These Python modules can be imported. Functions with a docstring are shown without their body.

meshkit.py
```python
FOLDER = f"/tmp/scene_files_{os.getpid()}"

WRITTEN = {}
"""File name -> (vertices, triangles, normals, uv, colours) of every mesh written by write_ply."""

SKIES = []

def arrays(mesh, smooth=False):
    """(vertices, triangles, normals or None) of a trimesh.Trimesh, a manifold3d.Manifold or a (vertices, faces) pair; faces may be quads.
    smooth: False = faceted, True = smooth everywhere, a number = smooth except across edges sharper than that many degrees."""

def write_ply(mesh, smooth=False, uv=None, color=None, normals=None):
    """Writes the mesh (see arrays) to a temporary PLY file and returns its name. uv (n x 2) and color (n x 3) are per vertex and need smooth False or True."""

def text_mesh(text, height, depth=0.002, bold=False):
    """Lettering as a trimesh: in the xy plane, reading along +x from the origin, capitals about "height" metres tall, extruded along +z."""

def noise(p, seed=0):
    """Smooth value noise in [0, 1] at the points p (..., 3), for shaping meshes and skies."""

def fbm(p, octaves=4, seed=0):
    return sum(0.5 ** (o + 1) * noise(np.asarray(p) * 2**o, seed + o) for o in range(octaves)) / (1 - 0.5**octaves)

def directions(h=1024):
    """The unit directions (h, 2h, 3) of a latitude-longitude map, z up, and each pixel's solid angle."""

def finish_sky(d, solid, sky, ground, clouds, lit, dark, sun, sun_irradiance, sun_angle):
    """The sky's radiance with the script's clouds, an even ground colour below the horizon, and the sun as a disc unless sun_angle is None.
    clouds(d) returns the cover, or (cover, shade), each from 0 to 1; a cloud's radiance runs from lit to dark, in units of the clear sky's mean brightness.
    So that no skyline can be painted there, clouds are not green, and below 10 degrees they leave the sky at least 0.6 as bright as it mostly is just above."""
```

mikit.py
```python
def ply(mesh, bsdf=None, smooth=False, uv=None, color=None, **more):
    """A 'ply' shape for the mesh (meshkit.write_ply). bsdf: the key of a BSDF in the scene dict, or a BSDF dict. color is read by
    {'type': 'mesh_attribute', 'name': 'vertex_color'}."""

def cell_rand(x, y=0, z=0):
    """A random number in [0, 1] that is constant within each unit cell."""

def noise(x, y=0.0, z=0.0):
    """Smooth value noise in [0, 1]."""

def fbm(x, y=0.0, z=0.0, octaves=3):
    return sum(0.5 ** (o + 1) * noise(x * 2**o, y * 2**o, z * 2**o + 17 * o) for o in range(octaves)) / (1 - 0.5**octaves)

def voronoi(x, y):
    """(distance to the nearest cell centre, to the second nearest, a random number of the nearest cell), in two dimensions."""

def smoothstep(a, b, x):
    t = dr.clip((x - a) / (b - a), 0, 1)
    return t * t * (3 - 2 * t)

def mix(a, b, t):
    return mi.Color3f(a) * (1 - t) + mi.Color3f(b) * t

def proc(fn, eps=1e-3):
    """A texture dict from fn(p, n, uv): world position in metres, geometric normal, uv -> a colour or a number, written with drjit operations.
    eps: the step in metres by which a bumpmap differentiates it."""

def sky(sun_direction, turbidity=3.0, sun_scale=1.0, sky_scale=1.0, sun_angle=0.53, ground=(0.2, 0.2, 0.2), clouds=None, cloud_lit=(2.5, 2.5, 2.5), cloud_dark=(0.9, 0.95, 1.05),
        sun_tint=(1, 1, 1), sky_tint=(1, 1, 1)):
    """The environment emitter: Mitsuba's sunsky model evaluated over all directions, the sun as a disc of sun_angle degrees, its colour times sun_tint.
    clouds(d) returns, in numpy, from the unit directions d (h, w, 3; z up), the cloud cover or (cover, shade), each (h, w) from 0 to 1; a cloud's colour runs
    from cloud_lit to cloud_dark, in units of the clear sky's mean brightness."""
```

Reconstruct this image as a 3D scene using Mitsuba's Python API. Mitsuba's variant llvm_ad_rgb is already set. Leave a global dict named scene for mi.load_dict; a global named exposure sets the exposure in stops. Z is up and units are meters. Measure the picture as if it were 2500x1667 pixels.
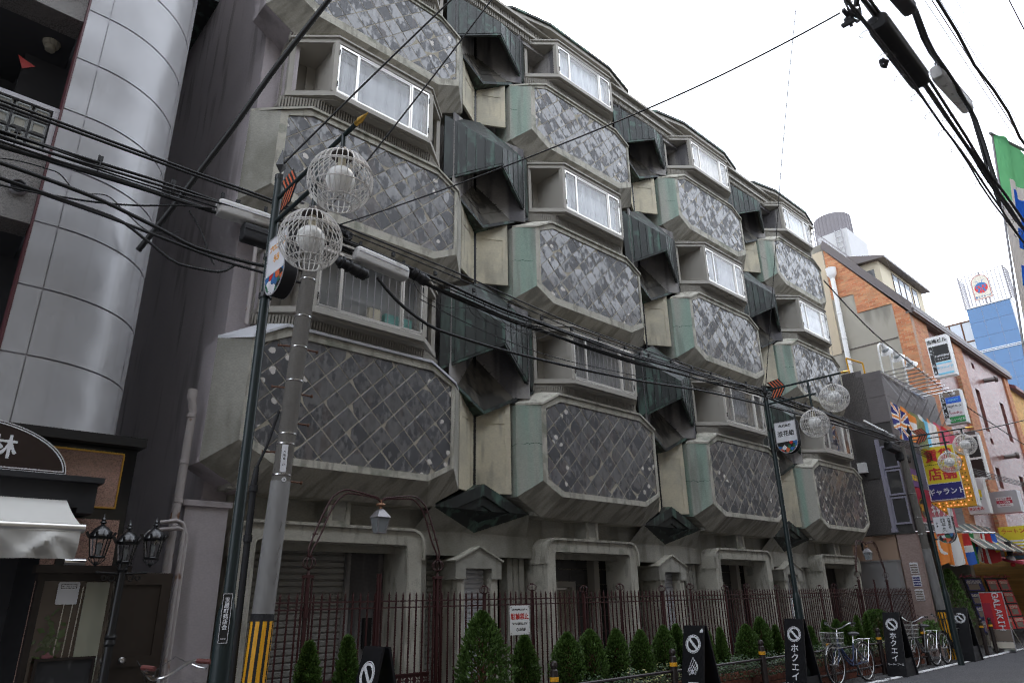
"""A street of Osaka-like shops seen from the opposite pavement: a concrete building with octagonal slate bays, built in Mitsuba 3."""
import math, random
import numpy as np
import trimesh
import drjit as dr
import mitsuba as mi
import mikit
from mikit import proc, noise, fbm, voronoi, cell_rand, smoothstep, mix
from shapely.geometry import Polygon, Point, box as sbox, LineString
from shapely import affinity
from shapely.ops import unary_union

T = mi.ScalarTransform4f
random.seed(7)
rng = np.random.default_rng(7)
scene, labels = {}, {}

# ------------------------------------------------------------------ camera, sky, exposure
CAM = np.array([-7.674, -7.284, 1.55])
RIGHT = np.array([0.7405, -0.67184, -0.01691])
DOWN = np.array([0.22511, 0.27167, -0.93569])
FWD = np.array([0.63323, 0.68907, 0.35241])
FOCAL = 1663.57           # in pixels of a 2500 pixel wide frame
scene['camera'] = {'type': 'perspective', 'fov_axis': 'x', 'fov': 2 * math.degrees(math.atan(1250 / FOCAL)),
                   'near_clip': 0.05, 'far_clip': 2000.0,
                   'to_world': T().look_at(origin=CAM.tolist(), target=(CAM + FWD * 10).tolist(), up=(-DOWN).tolist())}
scene['sky'] = mikit.sky([0.55, 0.45, 0.95], turbidity=4, sun_scale=0.14, sun_angle=30, clouds=lambda d: 1.0, cloud_lit=(2.36, 2.52, 2.8))
exposure = 3.15


def at(u, v, **k):
    """The point on the plane x=, y= or z= that a line of sight meets (u, v in the frame of 2500 x 1667): used to survey the street."""
    d = RIGHT * (u - 1250) / FOCAL + DOWN * (v - 833.5) / FOCAL + FWD
    (ax, val), = k.items()
    i = 'xyz'.index(ax)
    return CAM + d * (val - CAM[i]) / d[i]


# ------------------------------------------------------------------ mesh building
class MB:
    def __init__(self):
        self.v, self.f, self.n = [], [], 0

    def add(self, v, f):
        v = np.asarray(v, float)
        self.v.append(v)
        self.f.append(np.asarray(f, int) + self.n)
        self.n += len(v)
        return self

    def poly(self, pts):
        k = len(pts)
        return self.add(pts, [[0, i, i + 1] for i in range(1, k - 1)])

    def box(self, x0, x1, y0, y1, z0, z1):
        return self.hexa([(x0, y0, z0), (x1, y0, z0), (x1, y1, z0), (x0, y1, z0), (x0, y0, z1), (x1, y0, z1), (x1, y1, z1), (x0, y1, z1)])

    def hexa(self, p):
        q = [[0, 3, 2, 1], [4, 5, 6, 7], [0, 1, 5, 4], [1, 2, 6, 5], [2, 3, 7, 6], [3, 0, 4, 7]]
        f = []
        for a, b, c, d in q:
            f += [[a, b, c], [a, c, d]]
        return self.add(p, f)

    def bar(self, p, q, w, h=None, up=(0, 0, 1)):
        p, q = np.array(p, float), np.array(q, float)
        h = h or w
        d = (q - p) / np.linalg.norm(q - p)
        u = np.array(up, float)
        if abs(d @ u) > .95:
            u = np.array([1., 0, 0])
        s = np.cross(d, u)
        s /= np.linalg.norm(s)
        u = np.cross(s, d)
        a, b = s * w / 2, u * h / 2
        return self.hexa([p - a - b, p + a - b, q + a - b, q - a - b, p - a + b, p + a + b, q + a + b, q - a + b])

    def tube(self, pts, r, n=6, caps=True):
        pts = np.asarray(pts, float)
        k = len(pts)
        rr = np.broadcast_to(np.asarray(r, float), (k,))
        tan = np.gradient(pts, axis=0)
        tan /= np.maximum(np.linalg.norm(tan, axis=1, keepdims=True), 1e-9)
        ref = np.array([0, 0, 1.]) if abs(tan[0][2]) < .9 else np.array([1., 0, 0])
        a = np.arange(n) * 2 * np.pi / n
        V = []
        for i in range(k):
            s = np.cross(tan[i], ref)
            s /= max(np.linalg.norm(s), 1e-9)
            ref = np.cross(s, tan[i])
            V.append(pts[i] + rr[i] * (np.cos(a)[:, None] * s + np.sin(a)[:, None] * ref))
        V = np.vstack(V)
        F = []
        for i in range(k - 1):
            for j in range(n):
                b, c = i * n + j, i * n + (j + 1) % n
                F += [[b, c, c + n], [b, c + n, b + n]]
        if caps:
            V = np.vstack([V, pts[:1], pts[-1:]])
            for j in range(n):
                F += [[k * n, (j + 1) % n, j], [k * n + 1, (k - 1) * n + j, (k - 1) * n + (j + 1) % n]]
        return self.add(V, F)

    def lathe(self, prof, c=(0, 0, 0), n=24, axis=None):
        """prof: (radius, height) pairs turned about the vertical through c, or about axis."""
        a = np.arange(n) * 2 * np.pi / n
        V = np.vstack([np.stack([r * np.cos(a), r * np.sin(a), np.full(n, z)], 1) for r, z in prof])
        F = []
        for i in range(len(prof) - 1):
            for j in range(n):
                b, d = i * n + j, i * n + (j + 1) % n
                F += [[b, d, d + n], [b, d + n, b + n]]
        if axis is not None:
            w = np.array(axis, float) / np.linalg.norm(axis)
            s = np.cross(w, [0, 0, 1] if abs(w[2]) < .9 else [1, 0, 0])
            s /= np.linalg.norm(s)
            V = V[:, :1] * s + V[:, 1:2] * np.cross(w, s) + V[:, 2:] * w
        return self.add(V + np.array(c, float), F)

    def ext(self, shape, depth, o, ux, uy, off=0.0):
        """A shapely shape in the frame (o, ux, uy), extruded from off to off + depth along ux x uy."""
        if shape.is_empty:
            return self
        ux, uy = np.array(ux, float), np.array(uy, float)
        uz = np.cross(ux, uy)
        for g in getattr(shape, 'geoms', [shape]):
            if g.geom_type != 'Polygon' or g.area < 1e-9:
                continue
            m = trimesh.creation.extrude_polygon(g, depth, engine='earcut')
            v = m.vertices
            self.add(np.array(o, float) + v[:, :1] * ux + v[:, 1:2] * uy + (v[:, 2:] + off) * uz, m.faces)
        return self

    def ball(self, c, r, sub=2, s=(1, 1, 1)):
        m = trimesh.creation.icosphere(subdivisions=sub, radius=r)
        return self.add(m.vertices * np.array(s) + np.array(c), m.faces)

    def mb(self, other, M=None):
        v, f = other.arrays()
        if M is not None:
            v = v @ M[:3, :3].T + M[:3, 3]
        return self.add(v, f)

    def arrays(self):
        return np.vstack(self.v), np.vstack(self.f)

    def mesh(self):
        v, f = self.arrays()
        return trimesh.Trimesh(v, f, process=False)


used = {}


def key_of(base):
    n = used.get(base, 0)
    used[base] = n + 1
    return base if n == 0 else f'{base}_{n:03d}'


def thing(name, label, cat, group=None):
    k = key_of(name)
    labels[k] = {'label': label, 'category': cat}
    if group:
        labels[k]['group'] = group
    return k


def put(parent, name, mesh, mat, smooth=False, label=None, kind=None, tw=None, **kw):
    """One entry of the scene: a part of parent, or, with parent None, a thing of one mesh (give it tag() afterwards)."""
    k = key_of(f'{parent}__{name}' if parent else name)
    if isinstance(mesh, dict):
        d = dict(mesh)
    else:
        m = mesh.mesh() if isinstance(mesh, MB) else mesh
        if smooth is not False:
            m.merge_vertices(digits_vertex=5)
        d = mikit.ply(m, mat, smooth=smooth, **kw)
    if mat is not None:
        d['bsdf'] = {'type': 'ref', 'id': mat}
    if tw is not None:
        d['to_world'] = tw
    scene[k] = d
    if label or kind:
        labels[k] = {}
        if label:
            labels[k]['label'] = label
        if kind:
            labels[k]['kind'] = kind
    return k


def tag(k, label=None, cat=None, group=None, kind=None):
    labels.setdefault(k, {})
    for a, b in (('label', label), ('category', cat), ('group', group), ('kind', kind)):
        if b:
            labels[k][a] = b
    return k


# ------------------------------------------------------------------ lettering (outlines of the characters on the signs)
GLYPHS = {
    '-': (50, [[[11,28,13,29,38,29,39,28,39,20,38,19,12,19,11,20]]]),
    '.': (21, [[[4,2,5,8,9,11,14,10,18,6,17,1,13,-2,9,-2,6,-1]]]),
    '0': (50, [[[4,21,5,39,6,45,12,54,19,58,26,58,26,58,31,58,39,53,44,45,46,39,46,21,43,9,37,1,30,-2,21,-2,16,-1,8,7,6,13],[14,19,15,16,18,11,22,7,30,8,34,14,36,19,36,36,34,44,28,49,21,48,16,42,14,36]]]),
    '1': (50, [[[6,6,8,8,22,8,22,45,18,44,10,38,9,38,8,38,8,48,21,58,31,58,32,56,32,8,43,8,45,6,45,0,44,-2,7,-2]]]),
    '2': (50, [[[6,38,6,44,9,51,12,54,18,58,24,58,24,58,30,58,36,55,40,52,42,48,44,41,42,33,38,26,24,12,22,8,42,8,44,7,44,-1,43,-2,6,-2,6,-1,6,6,30,32,34,39,34,43,31,47,28,49,22,49,17,45,15,38]]]),
    '3': (50, [[[3,10,3,15,13,15,15,11,20,7,29,7,33,10,34,13,34,18,31,23,24,26,16,26,15,27,16,34,24,43,27,48,6,48,6,49,6,57,7,58,41,58,42,57,42,50,29,35,29,33,34,32,38,30,43,23,45,15,44,10,42,6,37,1,34,-1,28,-2,19,-2,15,-2,8,2]]]),
    '4': (50, [[[3,10,3,18,26,57,27,58,35,57,36,55,34,50,32,49,16,20,29,19,30,36,31,37,39,36,40,35,40,19,47,18,47,10,40,9,39,-2,30,-2,30,-1,29,10,4,10]]]),
    '5': (50, [[[6,15,15,15,16,11,20,7,28,7,31,9,34,15,34,23,30,27,27,29,18,28,15,26,6,27,6,35,7,36,10,57,11,58,40,58,42,57,42,48,19,48,17,38,17,37,25,38,31,38,36,35,42,30,44,24,45,18,43,10,40,4,35,0,28,-2,17,-2,12,1,7,6,6,9]]]),
    '6': (50, [[[6,14,6,22,7,27,26,56,28,58,37,57,36,53,30,46,25,36,33,35,38,33,42,29,44,23,45,17,44,16,44,11,41,5,37,1,32,-2,21,-2,14,0,10,3,7,8],[16,13,19,9,21,7,30,8,34,14,34,20,33,24,28,27,20,26,16,21]]]),
    '7': (50, [[[6,49,6,57,7,58,43,58,45,57,45,48,38,34,36,33,20,-1,18,-2,11,-2,10,-1,10,2,33,48,6,48]]]),
    '8': (50, [[[4,11,5,21,8,26,11,29,8,33,6,37,6,46,9,51,16,57,24,58,31,58,38,54,41,51,43,46,43,37,38,29,42,26,46,18,46,11,43,6,38,1,35,-1,30,-2,20,-2,11,1,6,6],[14,12,18,8,20,7,32,8,35,12,35,18,32,22,28,24,20,23,14,18],[16,39,17,37,21,34,28,34,33,37,34,44,31,47,28,49,22,49,19,47,16,44]]]),
    '9': (50, [[[6,42,9,50,13,54,19,58,24,58,25,58,31,58,36,55,39,53,43,46,45,38,43,30,39,22,23,-2,14,-2,13,1,26,20,17,21,10,26,6,34],[16,35,17,33,20,30,23,29,28,29,31,30,34,36,34,44,31,47,28,49,20,48,16,43]]]),
    'A': (53, [[[0,-1,21,57,22,58,32,57,53,-1,50,-2,42,-2,38,13,36,14,16,14,10,-2,2,-2],[25,41,20,23,33,23,27,42,26,42]]]),
    'E': (46, [[[5,57,6,58,41,58,42,57,42,55,42,48,15,48,15,33,40,33,41,31,41,26,39,23,15,23,15,8,41,8,42,7,42,-1,42,-2,6,-2,5,-1]]]),
    'F': (45, [[[5,57,6,58,40,58,42,57,42,49,41,48,15,48,15,32,38,32,39,31,39,23,38,22,15,22,15,0,14,-2,6,-2,5,-1]]]),
    'G': (58, [[[3,22,3,34,6,43,13,53,19,57,25,58,34,58,40,57,46,54,50,50,53,44,54,37,44,37,42,43,38,46,32,49,27,49,22,47,20,45,19,45,18,43,16,41,14,35,14,21,15,16,21,10,27,7,33,7,39,10,44,17,44,20,31,20,30,22,30,30,54,30,54,29,54,18,53,11,50,7,42,0,34,-2,25,-2,16,1,10,6,6,11]]]),
    'H': (57, [[[5,57,6,58,14,58,15,56,15,34,41,34,42,57,42,58,51,58,52,56,52,0,51,-2,42,-2,42,-1,41,24,15,24,15,0,14,-2,6,-2,5,-1]]]),
    'I': (34, [[[2,49,2,57,3,58,30,58,32,57,32,49,31,48,22,48,22,8,32,7,32,-1,31,-2,2,-2,2,-1,2,7,11,8,11,48]]]),
    'J': (44, [[[2,11,2,20,10,21,13,19,13,12,15,8,24,7,28,11,29,13,29,57,30,58,38,57,39,56,39,15,38,15,38,10,35,3,28,-2,16,-2,9,1,5,5]]]),
    'K': (51, [[[5,57,6,58,14,58,15,56,16,33,38,58,50,58,50,57,49,53,29,32,32,26,34,24,36,20,38,18,40,15,50,2,50,1,50,-2,39,-2,27,17,25,18,23,22,21,23,15,18,15,0,14,-2,6,-2,5,-1]]]),
    'L': (43, [[[5,57,6,58,14,58,15,56,15,8,40,8,42,6,41,-2,6,-2,5,-1]]]),
    'N': (58, [[[5,57,6,58,16,58,17,57,18,54,38,24,38,21,42,17,42,57,43,58,52,58,53,56,53,0,52,-2,42,-2,40,0,36,8,18,34,18,37,16,38,15,0,14,-2,6,-2,5,-1]]]),
    'O': (59, [[[3,22,3,34,5,41,10,50,19,57,25,58,34,58,40,57,46,54,53,45,56,34,55,18,50,6,46,2,40,-1,34,-2,25,-2,16,1,10,6,6,11],[14,21,16,15,22,9,27,7,32,7,37,9,43,15,46,21,46,35,43,41,36,48,27,49,22,47,16,41,14,35]]]),
    'P': (49, [[[5,57,6,58,26,58,35,56,43,50,46,44,46,39,46,38,46,32,43,26,38,22,30,18,15,18,15,0,14,-2,6,-2,5,-1],[15,28,30,28,32,29,35,32,36,35,36,40,34,45,28,48,15,48]]]),
    'R': (49, [[[5,57,6,58,33,57,38,54,43,50,46,45,46,40,46,39,46,33,43,27,37,21,48,2,47,-2,38,-2,27,18,25,20,15,20,15,0,14,-2,6,-2,5,-1],[15,30,30,30,33,30,36,36,35,44,33,46,28,48,15,48]]]),
    'S': (49, [[[2,12,3,16,12,16,14,11,17,8,20,7,29,7,35,11,36,17,33,20,23,24,15,26,6,32,4,37,4,44,6,49,10,54,18,58,24,58,24,58,31,58,41,53,45,46,44,40,36,40,34,45,32,47,28,49,21,49,15,45,14,39,19,35,34,31,40,28,44,24,46,16,44,6,38,1,35,-1,30,-2,19,-2,9,2,4,7]]]),
    'T': (50, [[[2,49,2,57,4,58,46,58,48,57,48,49,47,48,30,48,30,0,30,-2,21,-2,20,-1,20,48,3,48]]]),
    'W': (76, [[[1,53,1,58,10,58,20,20,21,17,22,18,23,24,25,27,32,57,33,58,43,58,54,17,55,17,56,24,58,27,65,57,66,58,74,58,75,54,74,51,73,45,71,42,70,36,69,33,68,27,66,24,60,-1,59,-2,50,-2,48,0,44,18,38,38,37,37,27,-1,26,-2,16,-2]]]),
    'X': (53, [[[1,2,20,28,2,55,2,57,2,58,13,58,18,48,24,42,25,39,27,38,40,58,50,58,51,55,44,46,39,38,37,36,33,28,51,2,52,-1,51,-2,42,-2,35,6,27,20,25,19,24,16,22,14,11,-2,1,-2]]]),
    'Y': (52, [[[0,55,1,58,11,58,19,43,21,42,22,39,23,38,25,34,26,33,41,58,50,58,51,57,51,54,50,53,49,50,46,47,45,44,31,24,31,0,30,-2,22,-2,21,-1,21,23,9,41,8,44,5,47,2,54]]]),
    'e': (45, [[[2,15,2,25,4,31,7,37,14,42,17,43,31,42,34,41,39,36,42,31,43,22,43,18,42,16,13,16,15,11,17,8,21,6,27,6,30,8,34,13,41,11,42,10,42,6,37,1,33,-2,23,-3,23,-2,18,-2,12,0,6,6],[14,30,13,26,32,26,31,30,28,34,25,34,18,34]]]),
    'f': (28, [[[-2,36,-1,43,7,43,7,50,13,58,18,59,25,59,29,57,26,50,19,50,18,48,18,43,26,43,27,36,26,34,18,33,18,-1,16,-2,7,-2,7,33,0,34]]]),
    'g': (47, [[[2,16,2,26,4,32,11,41,16,43,27,43,32,40,34,43,42,43,43,42,43,-2,41,-11,36,-16,30,-18,22,-19,14,-18,8,-14,4,-10,4,-8,6,-6,12,-3,17,-9,26,-10,31,-7,33,-4,33,2,31,2,27,-1,22,-2,14,0,6,6],[13,16,15,12,18,9,20,8,28,9,31,12,33,17,33,25,29,33,25,34,20,34,18,34,15,30,13,26]]]),
    'h': (45, [[[4,56,5,57,14,57,15,41,20,43,30,43,35,41,39,36,41,30,41,-2,32,-2,30,-1,30,29,25,34,20,34,17,33,14,28,14,-1,13,-2,4,-2]]]),
    'i': (19, [[[3,51,4,57,7,59,12,59,16,55,15,50,12,47,7,47]],[[4,42,5,43,14,43,14,42,14,-1,14,-2,5,-2,4,0]]]),
    'm': (67, [[[4,42,5,43,14,43,14,40,15,40,19,43,29,43,33,41,35,38,42,43,53,43,57,42,62,36,63,28,63,0,62,-2,54,-2,53,-1,53,30,48,34,42,34,38,29,38,-1,38,-2,29,-2,28,0,28,31,27,33,24,34,18,34,14,29,14,0,14,-2,5,-2,4,-1]]]),
    'n': (45, [[[4,42,5,43,13,43,14,40,20,43,30,43,38,38,41,31,41,-2,33,-2,30,-1,30,29,25,34,20,34,17,33,14,28,14,-1,12,-2,4,-2]]]),
    'r': (29, [[[4,42,5,43,14,43,14,41,18,43,24,43,24,44,29,42,28,34,20,34,17,33,14,29,14,0,14,-2,5,-2,4,-1]]]),
    's': (41, [[[2,9,3,11,10,13,11,13,14,8,16,6,24,6,28,9,28,12,26,14,10,18,5,24,4,33,6,37,10,41,15,43,27,43,32,41,35,38,38,33,38,30,36,30,29,29,28,31,24,34,19,34,14,32,14,28,16,26,30,23,35,20,38,17,38,8,37,4,33,0,25,-3,13,-2,8,0,5,3]]]),
    't': (25, [[[-1,34,-1,42,6,43,6,52,6,53,15,53,16,43,24,42,24,34,16,33,16,8,17,6,22,7,24,6,25,3,24,-2,19,-3,14,-2,11,-2,7,2,6,6,6,33]]]),
    'u': (45, [[[4,42,5,43,14,43,14,42,14,12,19,7,25,7,30,12,30,42,31,43,40,43,41,42,41,-2,40,-2,32,-2,31,1,23,-2,16,-2,11,-1,6,4,4,10]]]),
    'え': (77, [[[7,-1,7,1,39,33,14,31,12,38,13,41,36,42,53,44,58,39,58,38,51,33,42,22,45,21,47,18,50,8,51,5,62,4,70,6,71,5,70,-4,58,-6,46,-4,42,0,40,10,37,14,34,14,21,1,16,-6,14,-6]],[[22,54,22,62,56,57,54,49,26,52]]]),
    'か': (77, [[[53,48,54,51,62,53,74,29,76,24,75,22,69,19,66,20,63,31,58,42]],[[5,44,22,45,25,53,25,62,28,62,35,61,33,46,42,46,49,44,51,42,54,34,53,17,50,6,48,1,44,-3,29,-4,26,-3,25,0,26,6,32,5,38,5,42,9,44,20,44,35,40,38,32,38,30,37,24,14,16,-2,13,-5,6,-2,6,1,10,6,16,19,21,36,16,36,6,34]]]),
    'き': (77, [[[10,37,41,37,40,44,14,45,12,48,12,53,36,53,35,62,44,62,46,54,56,55,58,57,62,56,63,50,62,48,49,46,49,43,51,38,66,42,67,39,67,33,55,30,57,25,62,20,62,17,60,14,58,12,56,12,51,14,40,14,38,16,40,22,49,22,45,29,12,29]],[[13,6,13,14,16,22,24,22,25,18,22,15,22,10,24,6,32,3,48,3,57,5,58,-4,50,-6,26,-5,19,-2,14,2]]]),
    'く': (77, [[[14,26,14,31,16,34,33,49,34,49,39,54,41,55,47,62,50,62,55,58,54,54,53,53,25,29,27,26,38,18,58,0,57,-2,51,-7,50,-7,38,5,37,5,31,11,19,20]]]),
    'ぐ': (77, [[[52,44,53,46,59,48,66,38,66,34,60,32]],[[43,41,45,43,50,45,54,38,58,31,51,28]],[[13,28,14,34,20,39,35,51,45,61,46,62,49,62,54,58,54,54,26,32,24,28,42,13,43,13,48,7,50,7,56,1,56,-2,50,-7,48,-7,40,2,38,2,21,18,20,18,14,24]]]),
    'さ': (77, [[[10,42,10,50,40,49,37,58,37,62,38,62,44,63,46,62,47,56,50,50,58,51,64,54,67,53,68,46,66,44,53,41,58,31,64,23,63,20,59,16,39,19,40,26,50,27,44,40,16,40]],[[13,8,13,16,14,22,16,25,19,26,26,24,22,17,22,12,22,9,26,6,36,3,59,6,60,0,59,-3,55,-5,48,-6,27,-5,18,-1,15,2]]]),
    'し': (77, [[[17,7,17,61,26,62,28,60,26,46,26,9,31,4,42,3,48,5,56,10,61,15,63,19,66,19,68,17,70,14,70,11,62,2,50,-5,42,-6,32,-6,23,-3,19,1]]]),
    'す': (77, [[[6,44,6,52,40,53,40,62,49,62,50,53,73,52,73,44,50,44,50,32,52,26,52,18,50,12,46,5,42,0,29,-6,26,-6,21,-1,21,2,28,3,34,6,37,10,28,12,24,16,22,22,22,28,24,34,28,38,34,40,40,40,40,44,26,44,7,42],[30,26,34,19,39,19,42,22,42,28,40,31,34,31,31,28]]]),
    'つ': (77, [[[4,38,5,42,13,43,26,48,40,51,53,51,62,48,67,43,71,34,71,25,66,14,59,7,42,1,26,-1,23,6,24,9,32,9,44,11,53,15,57,19,62,27,62,32,59,37,53,42,42,42,28,39,8,31]]]),
    'に': (77, [[[30,8,30,21,32,22,39,22,38,12,41,9,61,8,70,10,70,1,60,-2,44,-2,38,0,31,5]],[[34,45,34,54,68,53,67,44,40,43]],[[8,11,8,31,12,59,17,60,22,59,18,37,17,22,18,22,19,25,22,25,25,22,25,18,19,3,19,-4,11,-5]]]),
    'ま': (77, [[[13,37,16,38,24,36,36,36,36,44,15,45,13,46,13,54,16,54,23,53,36,53,37,62,46,62,45,53,66,54,65,46,45,44,45,37,66,38,66,30,46,28,46,19,58,14,66,9,68,6,68,4,64,-2,62,-2,58,2,47,9,44,-1,38,-5,26,-6,17,-2,13,3,14,14,18,18,23,20,37,21,37,24,36,27,13,29],[22,6,25,3,34,3,37,6,37,12,33,13,25,12,22,9]]]),
    'ら': (77, [[[12,14,14,28,16,48,26,47,23,29,36,34,50,35,62,30,62,29,65,26,67,20,66,11,63,5,57,-1,44,-5,24,-5,22,0,22,4,22,5,40,4,51,7,55,11,58,16,57,21,53,25,50,26,40,26,27,22,22,16,21,13,16,13]],[[22,54,24,61,28,62,42,58,56,56,57,51,56,48,54,46,52,46,31,50]]]),
    'ァ': (77, [[[12,43,14,44,64,43,68,40,68,38,62,28,50,17,48,17,42,22,40,10,35,1,25,-8,21,-8,16,-4,16,-1,22,2,30,9,33,20,32,31,42,32,42,22,53,31,54,34,12,34]]]),
    'ア': (77, [[[8,48,9,58,68,58,73,54,73,50,70,49,66,40,52,26,49,26,46,29,44,30,44,34,48,35,57,45,58,48]],[[12,0,14,3,22,7,27,12,30,18,33,30,32,42,42,43,42,23,37,9,29,0,21,-5,18,-5]]]),
    'イ': (77, [[[5,27,6,30,25,35,40,43,55,55,60,62,62,62,68,56,68,54,61,47,47,37,47,-4,37,-3,37,31,11,20,8,21]]]),
    'ェ': (77, [[[10,-2,10,6,34,7,34,32,14,32,14,41,63,41,63,32,43,32,43,7,66,6,66,-3]]]),
    'エ': (77, [[[5,2,5,10,6,11,34,11,34,43,10,43,10,53,68,52,68,43,43,43,43,11,70,11,72,10,71,1]]]),
    'オ': (77, [[[5,10,6,12,14,16,26,25,38,36,37,38,8,38,9,48,42,47,42,62,52,62,52,47,70,47,70,38,52,38,53,2,50,-3,31,-4,30,-1,30,6,43,5,43,28,27,14,13,4,10,4]]]),
    'カ': (77, [[[7,1,7,3,16,9,24,19,30,36,29,38,9,38,8,39,9,48,30,47,30,62,40,62,40,47,62,48,67,45,65,11,62,2,59,-2,56,-3,42,-3,38,-2,38,2,38,7,52,6,54,7,57,21,57,38,39,38,34,19,26,5,15,-4,13,-4]]]),
    'ギ': (77, [[[7,33,6,42,7,43,15,43,28,46,26,58,30,60,36,59,36,54,38,47,57,50,57,53,53,58,52,61,56,63,58,63,60,62,61,65,65,66,68,66,74,55,74,53,67,51,65,57,63,57,66,52,65,50,62,48,62,42,40,38,42,26,61,29,65,30,68,30,69,26,69,21,45,18,44,17,46,5,48,-1,48,-6,46,-6,42,-7,38,-6,34,15,16,13,9,10,6,11,6,21,28,23,32,24,32,25,30,37]]]),
    'ク': (77, [[[6,28,6,31,14,36,23,45,29,53,33,63,37,63,42,61,42,58,41,57,39,52,62,53,69,49,64,34,58,23,52,14,41,4,22,-6,20,-6,17,-3,14,0,14,2,32,10,38,15,45,22,50,29,56,43,33,43,27,35,15,25,12,24]]]),
    'グ': (77, [[[3,26,4,30,11,34,20,43,26,51,30,62,39,59,40,58,36,51,36,50,57,50,58,52,53,60,57,62,61,62,62,64,65,66,69,66,75,54,74,52,68,50,66,55,65,55,66,50,65,48,66,45,64,43,62,34,55,21,48,11,34,-1,18,-8,16,-7,10,-2,11,1,22,4,36,13,47,27,52,36,53,41,30,41,20,29,10,22]]]),
    'サ': (77, [[[3,37,4,46,19,45,20,61,29,61,29,45,47,45,47,61,56,62,58,60,57,45,72,46,73,43,72,36,57,36,56,20,53,10,46,1,35,-6,32,-6,26,0,26,2,36,6,44,14,47,24,47,36,29,36,29,17,19,17,19,36]]]),
    'シ': (77, [[[10,2,11,6,25,9,44,18,57,30,66,42,69,41,72,34,68,28,59,18,58,18,47,9,36,2,17,-4,14,-4]],[[18,52,18,55,22,60,25,60,41,50,42,47,36,41]],[[6,37,10,42,12,43,30,33,30,30,27,26,24,24,12,33,7,34]]]),
    'ス': (77, [[[6,2,7,5,18,10,31,19,42,31,50,44,49,46,14,46,13,55,58,56,63,52,55,34,49,25,70,3,70,1,66,-3,62,-4,57,4,43,18,26,3,14,-4,10,-3,10,-2]]]),
    'タ': (77, [[[6,28,6,30,15,37,25,47,31,58,33,64,42,62,42,58,40,56,39,53,63,54,69,50,63,34,56,21,63,15,63,12,58,7,56,7,50,13,48,13,42,6,30,-2,22,-6,18,-6,13,-1,13,2,32,10,41,19,34,25,28,28,26,30,26,32,30,36,34,36,48,27,54,38,56,44,33,44,29,38,14,24,10,24]]]),
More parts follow.
